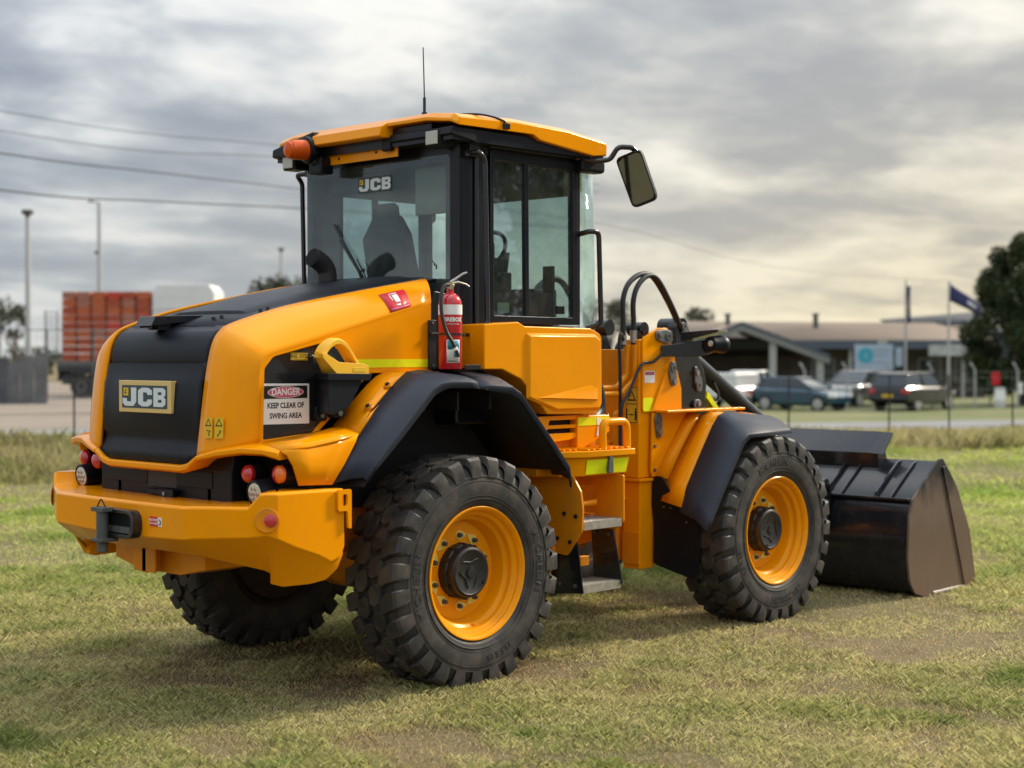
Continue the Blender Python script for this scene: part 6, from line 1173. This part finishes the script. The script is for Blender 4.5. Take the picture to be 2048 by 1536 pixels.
# ---- cars on the far verge
CGL = mat('car_glass', (0.03, 0.04, 0.045), 0.06, coat=0.5); CTY = mat('car_tyre', (0.02, 0.02, 0.02), 0.8); CRM = mat('car_alloy', (0.45, 0.45, 0.46), 0.35, metal=0.7); CTL = mat('car_tail', (0.45, 0.02, 0.03), 0.2, coat=0.6); CHL = mat('car_headlamp', (0.75, 0.76, 0.76), 0.12, coat=0.8); CPL = mat('car_trim', (0.02, 0.02, 0.022), 0.6)
def car(label, d, px, yaw, col, kind, L=4.3, W=1.76, H=1.46, lift=0.0):
    t = empty('parked_car', BGg(d, lat(px, d), lift), RZ + yaw, label, 'car', 'cars parked across the road')
    pm = mat('car_paint', col, 0.25, coat=0.8, metal=0.2)
    # x is forward
    hb = {'hatch': [(-2.12, 0.62, 0.42, 0.74), (-2.05, 0.70, 0.95, 0.82), (-1.7, 0.30, 1.0, 0.87), (-0.8, 0.22, 0.98, 0.88), (0.5, 0.22, 0.96, 0.88), (1.2, 0.26, 0.92, 0.87), (1.75, 0.30, 0.80, 0.83), (2.1, 0.36, 0.62, 0.66)],
          'wagon': [(-2.22, 0.62, 0.50, 0.76), (-2.18, 0.45, 1.05, 0.86), (-1.7, 0.32, 1.10, 0.91), (-0.8, 0.28, 1.08, 0.92), (0.5, 0.28, 1.06, 0.92), (1.1, 0.30, 1.05, 0.91), (1.85, 0.36, 0.95, 0.88), (2.22, 0.42, 0.72, 0.70)],
          'ute': [(-2.3, 0.60, 0.55, 0.78), (-2.28, 0.48, 1.0, 0.88), (-1.4, 0.40, 1.02, 0.90), (-0.4, 0.34, 1.02, 0.90), (0.5, 0.34, 1.03, 0.90), (1.2, 0.36, 1.04, 0.90), (1.9, 0.40, 0.95, 0.87), (2.3, 0.45, 0.75, 0.72)]}[kind]
    rings = []
    for x, zb, zt, w in hb:
        zb = min(zb, zt-0.1) if zb > zt else zb
        rings.append([(x, -w*0.9, zb), (x, -w, zb+0.12), (x, -w, zt-0.12), (x, -w*0.90, zt), (x, w*0.90, zt), (x, w, zt-0.12), (x, w, zb+0.12), (x, w*0.9, zb)])
    sx = L/4.4
    rings = [[(x*sx, y*W/1.78, z) for x, y, z in r] for r in rings]
    body = MB().loft(rings).build('body', pm, t, bevel=0.11, seg=4, angle=45)
    gh = {'hatch': [(-1.95, 0.98, 0.74), (-1.45, H, 0.60), (0.15, H+0.0, 0.62), (1.05, 0.96, 0.76)], 'wagon': [(-2.15, 1.05, 0.80), (-1.85, H-0.03, 0.68), (0.2, H, 0.68), (1.0, 1.07, 0.80)], 'ute': [(-0.55, 1.0, 0.80), (-0.42, H-0.02, 0.68), (0.3, H, 0.68), (1.1, 1.03, 0.80)]}[kind]
    (xa, za, wa), (xb, zb, wb_), (xc, zc, wc), (xd, zd, wd) = gh
    P = lambda x, y, z: (x*sx, y*W/1.78, z)
    MB().loft([[P(xa, -wa, za), P(xb, -wb_, zb-0.05), P(xc, -wc, zc-0.05), P(xd, -wd, zd)], [P(xa, wa, za), P(xb, wb_, zb-0.05), P(xc, wc, zc-0.05), P(xd, wd, zd)]]).build('glasshouse', CGL, t, bevel=0.07, seg=3)
    MB().loft([[P(xb-0.08, y*wb_, zb-0.06), P(xb+0.05, y*wb_*0.95, zb), P(xc-0.1, y*wc*0.95, zc), P(xc+0.06, y*wc, zc-0.06)] for y in (-1.03, -0.9, 0.9, 1.03)]).build('roof', pm, t, bevel=0.04, seg=3)
    for xs in ((xb-0.02, zb-0.05, wb_, xa, za, wa), (xc, zc-0.05, wc, xd, zd, wd), (lerp(xb, xc, 0.52), zb-0.04, wb_, lerp(xb, xc, 0.55), za, wa*1.03)):
        for y in (-1, 1): MB().tube([P(xs[0], y*xs[2]*1.01, xs[1]), P(xs[3], y*xs[5]*1.01, xs[4])], 0.035, 6).build('roof_pillar', pm, t)
    if kind == 'ute': MB().box(-2.28*sx, -0.6*sx, -0.82, 0.82, 0.9, 1.62).build('canopy', pm, t, bevel=0.06)
    wr = 0.36 if kind != 'hatch' else 0.32
    for x in (-1.32, 1.35):
        for y in (-1, 1):
            w_ = MB().lathe([(0, -0.09), (wr-0.1, -0.09), (wr-0.02, -0.10), (wr, -0.06), (wr, 0.06), (wr-0.02, 0.10), (wr-0.1, 0.09), (0, 0.09)], (x*sx, y*(W/2-0.09), wr), (0, 1, 0), 24).build('wheel', CTY, t)
            MB().lathe([(0, -0.02), (wr-0.11, -0.01), (wr-0.09, 0.01), (0, 0.02)], (x*sx, y*(W/2+0.005), wr), (0, y, 0), 20).build('rim', CRM, w_)
            MB().lathe([(wr-0.02, -0.02), (wr+0.05, -0.02), (wr+0.05, 0.01), (wr-0.02, 0.01)], (x*sx, y*(W/2-0.02), wr), (0, y, 0), 24, closed=True).build('wheel_arch', CPL, t)
    zl = 0.88 if kind != 'hatch' else 0.80
    for y in (-1, 1):
        MB().box(-2.24*sx, -2.0*sx, min(y*0.58, y*0.88)*W/1.78, max(y*0.58, y*0.88)*W/1.78, zl-0.10, zl+0.10).build('tail_light', CTL, t, bevel=0.03)
        MB().box(1.80*sx, 2.08*sx, min(y*0.50, y*0.82)*W/1.78, max(y*0.50, y*0.82)*W/1.78, zl-0.20, zl-0.03).build('headlight', CHL, t, bevel=0.03)
        MB().box(0.75*sx, 0.92*sx, min(y*0.9, y*1.05)*W/1.78, max(y*0.9, y*1.05)*W/1.78, 1.0, 1.12).build('door_mirror', pm, t, bevel=0.03)
    MB().box(-2.26*sx, -2.2*sx, -0.25, 0.25, 0.62, 0.74).build('number_plate', STY, t)
    return t
car('teal blue hatchback with bright headlamps parked at the roadside', 67, 1603, R(-42), (0.016, 0.060, 0.095), 'hatch', 4.3, 1.76, 1.46)
car('dark grey wagon parked behind the teal hatchback', 73, 1712, R(-130), (0.055, 0.058, 0.06), 'wagon', 4.6, 1.85, 1.68)
car('black wagon with red tail lights nearest the flagpoles', 67, 1828, R(48), (0.010, 0.010, 0.013), 'wagon', 4.6, 1.85, 1.68)
car('white utility with a boxy canopy at the left of the parked cars', 70, 1500, R(50), (0.70, 0.71, 0.70), 'ute', 4.9, 1.84, 1.72)

# ---- low building behind the cars
d1 = 86; lb0 = lat(1300, d1); lb1 = lat(1985, d1); gz = ground_z(d1, 20)
lbu = empty('low_building', BGg(d1, lb0), RZ, 'low dark brick building with tan sheet roof and blue grey fascia', 'building')
BRK = mat('dark_brick', (0.085, 0.07, 0.06), 0.85, var=0.25, vscale=2); TAN = mat('tan_roof', (0.215, 0.16, 0.115), 0.7, var=0.08, vscale=0.5); FAS = mat('blue_grey_fascia', (0.075, 0.095, 0.125), 0.6); CRMW = mat('pale_column', (0.38, 0.38, 0.36), 0.7); WIN = mat('dim_window', (0.03, 0.035, 0.04), 0.15, coat=0.4)
BRG = mat('grey_board', (0.22, 0.225, 0.22), 0.7); LW = lb1-lb0; ez = 2.55-gz
MB().box(0, LW, 1.2, 9.5, 0, ez).build('wall', BRK, lbu)
rz_ = 3.70-gz
roof_ = MB().add([(-0.4, -0.3, ez), (LW+0.4, -0.3, ez), (LW-1.5, 6.5, rz_), (2.0, 6.5, rz_+0.12), (-0.4, 13.5, ez), (LW+0.4, 13.5, ez)], [(0, 1, 2, 3), (3, 2, 5, 4), (0, 3, 4), (1, 5, 2)]).build('roof', TAN, lbu, solid=0.08)
seam = MB()
for k in range(60):
    x = -0.3 + (LW+0.6)*k/60; f_ = max(0.0, min(1.0, min((x+0.4)/2.4, (LW+0.4-x)/1.9))); seam.add([(x, -0.3, ez+0.09), (x+0.04, -0.3, ez+0.09), (x+0.04, lerp(-0.3, 6.5, f_), lerp(ez, rz_, f_)+0.10), (x, lerp(-0.3, 6.5, f_), lerp(ez, rz_, f_)+0.10)], [(0, 1, 2, 3)])
so2 = seam.build('roof_seams', TAN, lbu, smooth=False); so2['kind'] = 'stuff'
MB().box(-0.4, LW+0.4, -0.36, -0.30, ez-0.42, ez+0.06).build('fascia', FAS, lbu, bevel=0.01)
for x in (lat(1478, d1)-lb0, lat(1663, d1)-lb0): MB().box(x-0.12, x+0.12, 4.4, 4.7, rz_-0.4, rz_+0.45).box(x-0.2, x+0.2, 4.35, 4.75, rz_+0.45, rz_+0.52).build('roof_vent', DULL, lbu)
for k in range(9):
    x = 1.2 + k*2.0
    w_ = MB().box(x, x+1.3, 1.15, 1.2, 0.9, 2.2).build('window', CRMW, lbu); MB().box(x+0.06, x+0.62, 1.13, 1.152, 0.96, 2.14).box(x+0.68, x+1.24, 1.13, 1.152, 0.96, 2.14).build('pane', WIN, w_)
for px in (1700, 1745, 1925): x = lat(px, d1)-lb0; MB().box(x-0.07, x+0.07, -0.15, 0.0, 0, ez-0.4).build('veranda_post', CRMW, lbu)
MB().box(lat(1853, d1)-lb0, lat(1952, d1)-lb0, -0.48, -0.37, ez-0.80, ez-0.18).build('name_band', mat('pale_letter_band', (0.40, 0.41, 0.40), 0.6, var=0.3, vscale=2.5), lbu)
# open carport in front of it
d2 = 80; lc = lat(1482, d2); g2 = ground_z(d2, lc)
cp = empty('carport', BGg(d2, lc), RZ, 'open gabled carport with white columns and pale gable boards', 'carport')
hw = lat(1645, d2)-lc; pk = 3.42-g2; ev = 1.74-g2
for k, s in enumerate((-1, 1)):
    MB().add([(0, -0.3, pk), (s*(hw+0.3), -0.3, ev), (s*(hw+0.3), 7, ev), (0, 7, pk)], [(0, 1, 2, 3)]).build('roof_slope', TAN, cp, solid=0.1)
    MB().prism([(0, pk-0.02), (s*(hw+0.3), ev-0.02), (s*(hw+0.3), ev-0.38), (0, pk-0.38)], 'y', -0.36, -0.3).build('barge_board', BRG, cp)
    MB().prism([(0, pk+0.10), (s*(hw+0.3), ev+0.10), (s*(hw+0.3), ev-0.05), (0, pk-0.05)], 'y', -0.42, -0.362).build('gable_trim', FAS, cp)
for x in (-hw+0.1, lat(1545, d2)-lc, hw-0.15): MB().box(x-0.17, x+0.17, -0.2, 0.14, 0, ev+ (pk-ev)*(1-abs(x)/hw)*0.8).build('column', CRMW, cp, bevel=0.02)
MB().box(-hw, hw, 6.4, 6.6, 0, ev).build('rear_wall', BRK, cp)
# dark shed roof farther back
sh = empty('shed', BGg(108, lat(1890, 108)), RZ, 'dark steel shed roof showing behind the tan roof by the tree', 'shed'); gs = ground_z(108, 30)
SHD = mat('dark_shed', (0.035, 0.037, 0.042), 0.7)
xa, xb = lat(1815, 108)-lat(1890, 108), lat(2060, 108)-lat(1890, 108)
MB().add([(xa, 0, 3.7-gs), (xb, 0, 4.0-gs), (xb, 8, 5.0-gs), (xa, 8, 4.3-gs)], [(0, 1, 2, 3)]).build('roof', SHD, sh, solid=0.15); MB().box(xa+0.2, xb, 0.3, 7.5, 0, 3.5-gs).build('wall', SHD, sh)
MB().box(xa, xb, -0.1, 0.0, 3.25-gs, 3.75-gs).build('fascia', SHD, sh)
for k in range(9): MB().box(xa+0.3+k*0.75, xa+0.6+k*0.75, -0.14, -0.102, 3.45-gs, 3.6-gs).build('rafter_end', CRMW, sh)
# sign board
sb = empty('sign_board', BGg(76, lat(1755, 76)), RZ, 'pale blue sign board with a teal disc in front of the building', 'sign'); gb_ = ground_z(76, 18)
sz0, sz1 = 1.8-76*(742-711)/3098-gb_, 1.8+76*(711-690)/3098-gb_
SBM = mat('sign_pale_blue', (0.38, 0.47, 0.56), 0.5, var=0.05); sx0, sx1 = lat(1709, 76)-lat(1755, 76), lat(1786, 76)-lat(1755, 76)
MB().box(sx0, sx1, -0.03, 0.03, sz0, sz1).build('panel', SBM, sb, bevel=0.01)
r_ = (sz1-sz0)*0.30; MB().lathe([(r_, 0), (r_, 0.012), (0, 0.012)], (sx0+r_*1.4, -0.03, lerp(sz0, sz1, 0.58)), (0, -1, 0), 28).build('disc', mat('teal_disc', (0.05, 0.36, 0.45), 0.5), sb); MB().box(sx0+r_*1.35, sx0+r_*1.5, -0.046, -0.0425, lerp(sz0, sz1, 0.48), lerp(sz0, sz1, 0.68)).build('disc_mark', SBM, sb)
for k, (a, b_, z) in enumerate(((0.42, 0.92, 0.78), (0.42, 0.85, 0.60), (0.40, 0.90, 0.30))): MB().box(lerp(sx0, sx1, a), lerp(sx0, sx1, b_), -0.034, -0.0305, lerp(sz0, sz1, z)-0.05, lerp(sz0, sz1, z)+0.05).build('print_line', mat('sign_print', (0.28, 0.36, 0.44), 0.5), sb)
for x in (sx0+0.1, sx1-0.1): MB().box(x-0.05, x+0.05, 0.031, 0.12, 0, sz1).build('post', DULL, sb)
MB().box(lerp(sx0, sx1, 0.60), lerp(sx0, sx1, 0.85), -0.02, 0.02, sz1+0.005, sz1+0.25).build('top_tab', CRMW, sb)
sb2 = empty('sign_board', BGg(77, lat(1798, 77)), RZ, 'narrow pale upright sign board right of the disc sign', 'sign'); MB().box(-0.17, 0.17, -0.03, 0.03, sz0+0.2, sz1-0.15).build('panel', SBM, sb2, bevel=0.01); MB().box(-0.04, 0.04, 0.031, 0.09, 0, sz1-0.2).build('post', DULL, sb2)
# flagpoles
FLB = mat('navy_flag', (0.035, 0.035, 0.11), 0.8); FLR = mat('dark_red_flag', (0.16, 0.03, 0.05), 0.8); FLW = mat('flag_white', (0.55, 0.55, 0.58), 0.8)
for i, (px, d, yt, lb) in enumerate(((1811, 70, 562, 'flagpole with a limp dark flag hanging straight down'), (1897, 68, 563, 'flagpole with a navy flag blowing towards the tree'))):
    l = lat(px, d); g = ground_z(d, l); t = empty('flagpole', BGg(d, l), RZ, lb, 'flagpole', 'flagpoles before the building'); zt = 1.8+d*(711-yt)/3098-g
    MB().tube([(0, 0, 0), (0, 0, zt)], [0.07, 0.04], 10).build('pole', CRMW, t); MB().lathe([(0.0, -0.05), (0.05, 0), (0, 0.05)], (0, 0, zt), (0, 0, 1), 10).build('finial', CRMW, t)
    if i == 0:
        rings = [[(0.05 + 0.10*abs(math.sin(z*3.1)) + 0.03*k, 0.05*math.sin(k*2.2+z*2), zt-0.25-z*0.42) for k in range(6)] for z in range(5)]
        MB().loft(rings, False, False).build('flag', FLB, t, solid=0.01); MB().loft([[(x+0.005, y-0.02, z) for x, y, z in r[:4]] for r in rings[1:4]], False, False).build('flag_stripe', FLR, t, solid=0.01)
    else:
        rings = [[(0.06+u*1.35, 0.07*math.sin(u*7+v), zt-0.12-u*0.95-v*0.75*(1-0.35*u)) for v in (0, 0.33, 0.66, 1)] for u in (0, 0.12, 0.25, 0.4, 0.55, 0.7, 0.85, 1)]
        MB().loft(rings, False, False).build('flag', FLB, t, solid=0.01); MB().loft([[(x, y-0.02, z) for x, y, z in r[1:3]] for r in rings[4:7]], False, False).build('flag_mark', FLW, t, solid=0.01)
# things along the far fence by the tree
for i, (px, d, z0, z1, w, m_, nm, lb, ct) in enumerate(((1992, 72, 1.0, 1.62, 0.40, REDS, 'red_sign', 'small red sign on a post under the dark tree', 'sign'), (1981, 73, 0.85, 1.28, 0.30, mat('green_board', (0.10, 0.28, 0.17), 0.6), 'green_sign', 'small green sign left of the red one under the tree', 'sign'), (2000, 71, 0.25, 0.95, 0.26, WHT, 'white_drum', 'white drum standing below the red sign', 'drum'), (2040, 71, 0.6, 1.15, 0.26, WHT, 'white_sign', 'small white sign at the right edge under the tree', 'sign'))):
    t = empty(nm, BGg(d, lat(px, d)), RZ, lb, ct)
    if ct == 'drum': MB().lathe([(0, 0), (w*0.9, 0), (w*0.92, 0.3), (w*0.95, 0.32), (w*0.92, 0.34), (w*0.92, 0.85), (w*0.85, 0.9), (0, 0.9)], (0, 0, 0), (0, 0, 1), 20).build('drum', m_, t)
    else: MB().box(-w/2, w/2, -0.02, 0.02, z0, z1).build('panel', m_, t, bevel=0.01); MB().box(-0.03, 0.03, 0.021, 0.07, 0, z1).build('post', DULL, t)
ff = empty('mesh_fence', BGg(69, lat(1950, 69)), RZ, 'thin wire mesh fence on pale cranked posts below the tree', 'fence')
for k in range(-4, 7): MB().tube([(k*1.9, 0, -0.1), (k*1.9, 0, 1.7), (k*1.9-0.22, -0.1, 2.05)], 0.045, 8).build('post', POLE, ff)
for z in (0.2, 0.9, 1.65): MB().cyl((-7.7, 0, z), (11.5, 0, z), 0.012, n=6).build('rail', DULL, ff)

# ---- grass blades (one mesh of small triangles; nobody could count them)
rng = np.random.default_rng(7)
def vnoise(x, y, sc, seed):
    r = np.random.default_rng(seed); tab = r.random((64, 64)); x = x*sc; y = y*sc
    xi = np.floor(x).astype(int); yi = np.floor(y).astype(int); fx = x-xi; fy = y-yi; fx = fx*fx*(3-2*fx); fy = fy*fy*(3-2*fy)
    g = lambda i, j: tab[i % 64, j % 64]
    return (g(xi, yi)*(1-fx)+g(xi+1, yi)*fx)*(1-fy) + (g(xi, yi+1)*(1-fx)+g(xi+1, yi+1)*fx)*fy
def gz_np(d, l):
    ss = lambda a, b, x: (lambda t: t*t*(3-2*t))(np.clip((x-a)/(b-a), 0, 1)); return -0.60*ss(27, 66, d)*ss(-6, 9, l) - 0.12*ss(27, 80, d)*(1-ss(-6, 9, l))
def blades(name, D, Lt, hgt, wid, lean, mt, label, cat_, straw, bright=(0.75, 1.25)):
    n = len(D); cx = CAM.x + FW.x*D + RT.x*Lt; cy = CAM.y + FW.y*D + RT.y*Lt; cz = gz_np(D, Lt)
    a = rng.uniform(0, 2*np.pi, n); ln = lean*rng.uniform(0.3, 1.0, n)*hgt; b = rng.uniform(0, 2*np.pi, n)
    wx = np.cos(a)*wid/2; wy = np.sin(a)*wid/2
    co = np.empty((n, 4, 3), np.float32)
    co[:, 0] = np.stack([cx-wx, cy-wy, cz-0.004], 1); co[:, 1] = np.stack([cx+wx, cy+wy, cz-0.004], 1)
    mx = cx+np.cos(b)*ln*0.38; my = cy+np.sin(b)*ln*0.38
    co[:, 2] = np.stack([mx+wx*0.7, my+wy*0.7, cz+hgt*0.6], 1); co[:, 3] = np.stack([cx+np.cos(b)*ln, cy+np.sin(b)*ln, cz+hgt], 1)
    me = bpy.data.meshes.new(name); me.vertices.add(n*4); me.vertices.foreach_set('co', co.ravel())
    idx = np.arange(n)*4; tri = np.stack([idx, idx+1, idx+2, idx, idx+2, idx+3], 1).astype(np.int32)
    me.loops.add(n*6); me.loops.foreach_set('vertex_index', tri.ravel()); me.polygons.add(n*2); me.polygons.foreach_set('loop_start', (np.arange(n*2)*3).astype(np.int32)); me.polygons.foreach_set('loop_total', np.full(n*2, 3, np.int32))
    at = me.attributes.new('tint', 'FLOAT_COLOR', 'POINT'); v = rng.uniform(*bright, n)
    c4 = np.stack([v*rng.uniform(0.93, 1.07, n), v, v*rng.uniform(0.85, 1.15, n), straw], 1).astype(np.float32)
    at.data.foreach_set('color', np.repeat(c4, 4, axis=0).ravel())
    me.update(); me.validate(); o = link(name, me, mt, smooth=False); return tag(o, label, cat_, kind='stuff')
def scatter(n, d0, d1, px0, px1):
    D = np.sqrt(rng.uniform(d0**2, d1**2, n)); return D, (rng.uniform(px0, px1, n)-1024)/3098.19*D
Ds, Ls = [], []
for n, a, b in ((230000, 6.0, 9.0), (270000, 9.0, 13.0), (200000, 13.0, 20.0), (120000, 20.0, 34.0)):
    D, L_ = scatter(n, a, b, -420, 2470); Ds.append(D); Ls.append(L_)
D = np.concatenate(Ds); L_ = np.concatenate(Ls)
wx_ = CAM.x + FW.x*D + RT.x*L_ + 40; wy_ = CAM.y + FW.y*D + RT.y*L_ + 40
p0 = vnoise(wx_, wy_, 0.30, 5); p1 = vnoise(wx_, wy_, 0.9, 1); p2 = vnoise(wx_, wy_, 2.6, 2); p3_ = vnoise(wx_, wy_, 7.0, 3); p4 = vnoise(wx_, wy_, 15.0, 4); tf = vnoise(wx_+9, wy_, 4.2, 8)
lush = 0.22*p0 + 0.28*p1 + 0.24*p2 + 0.16*p3_ + 0.10*p4
bare = 0.30*p1 + 0.45*vnoise(wx_, wy_+7, 1.7, 6) + 0.25*vnoise(wx_, wy_+3, 6.0, 7)       # worn patches of soil
tuft = np.clip((0.5*tf + 0.25*p1 + 0.25*p4 - 0.64)*5, 0, 0.5)                              # darker green tufts
keep = rng.random(len(D)) < np.clip((bare-0.27)*5.5, 0.42, 1.0)*np.clip(0.55 + p4*0.7, 0.3, 1)
D, L_, lush, tuft, bare = D[keep], L_[keep], lush[keep], tuft[keep], bare[keep]; n = len(D); worn = np.clip((0.43-bare)*7, 0, 0.85)*np.clip((15-D)/6, 0.3, 1)
hg = (0.016 + 0.024*np.clip((lush-0.36)*3.0, 0, 1) + 0.022*tuft)*rng.uniform(0.45, 1.6, n)*np.clip(0.75+D/30, 1, 1.6)*(1-0.5*worn)
far_green = np.clip((D-10)/8, 0, 1)
st_w = np.clip(1.18 - lush*1.6 + rng.normal(0, 0.27, n) - 0.45*far_green - 0.8*tuft + 0.35*worn, 0, 1)
wd = 0.0038*np.clip(D/8, 1, 3.2)
lawn = blades('lawn_grass', D, L_, hg, wd, 1.55, BLADE, 'short patchy mown grass, part green and part straw', 'grass', st_w, (0.5, 1.5))
ca = np.empty(n*16, np.float32); at_ = lawn.data.attributes['tint'].data; at_.foreach_get('color', ca); ca = ca.reshape(n, 4, 4)
ca[:, :, 0] *= (1-0.45*tuft)[:, None]; ca[:, :, 1] *= (1-0.25*tuft)[:, None]; ca[:, :, 2] *= (1-0.40*tuft)[:, None]
g_ = (far_green*0.30)[:, None]; ca[:, :, 0] *= 1+g_*0.35; ca[:, :, 1] *= 1+g_; ca[:, :, 2] *= 1-g_*0.4
ca[:, :, 0] *= (1-0.22*worn)[:, None]; ca[:, :, 1] *= (1-0.34*worn)[:, None]; ca[:, :, 2] *= (1-0.30*worn)[:, None]     # dead thatch on the worn patches
at_.foreach_set('color', ca.ravel())
# rank grass along the fence
D, L_ = [], []
Lr = rng.uniform(-18, 22, 90000); t_ = rng.random(90000)
near = np.clip(24.8 + 0.50*np.clip(Lr, -9, 11), 20, 31); far = 33.0 + 0.33*np.clip(Lr, -14, 16) - 0.3
D = near + (far-near)*t_; ok = vnoise(D+30, Lr+60, 0.5, 9) + 0.25*rng.random(len(D)) > 0.33; D, L_ = D[ok], Lr[ok]; n = len(D)
nz_ = vnoise(D+30, L_+60, 0.7, 12)
hg = (0.16 + 0.34*nz_)*rng.uniform(0.5, 1.25, n)*np.where(L_ < -3, 0.85, 0.75)
blades('rank_grass', D, L_, hg, np.full(n, 0.016), 0.75, TALL, 'tall unmown grass and weeds along the wire fence', 'grass', np.clip(rng.normal(0.12, 0.2, n) + np.where(L_ > 0, 0.3, 0), 0, 1), (0.7, 1.3))
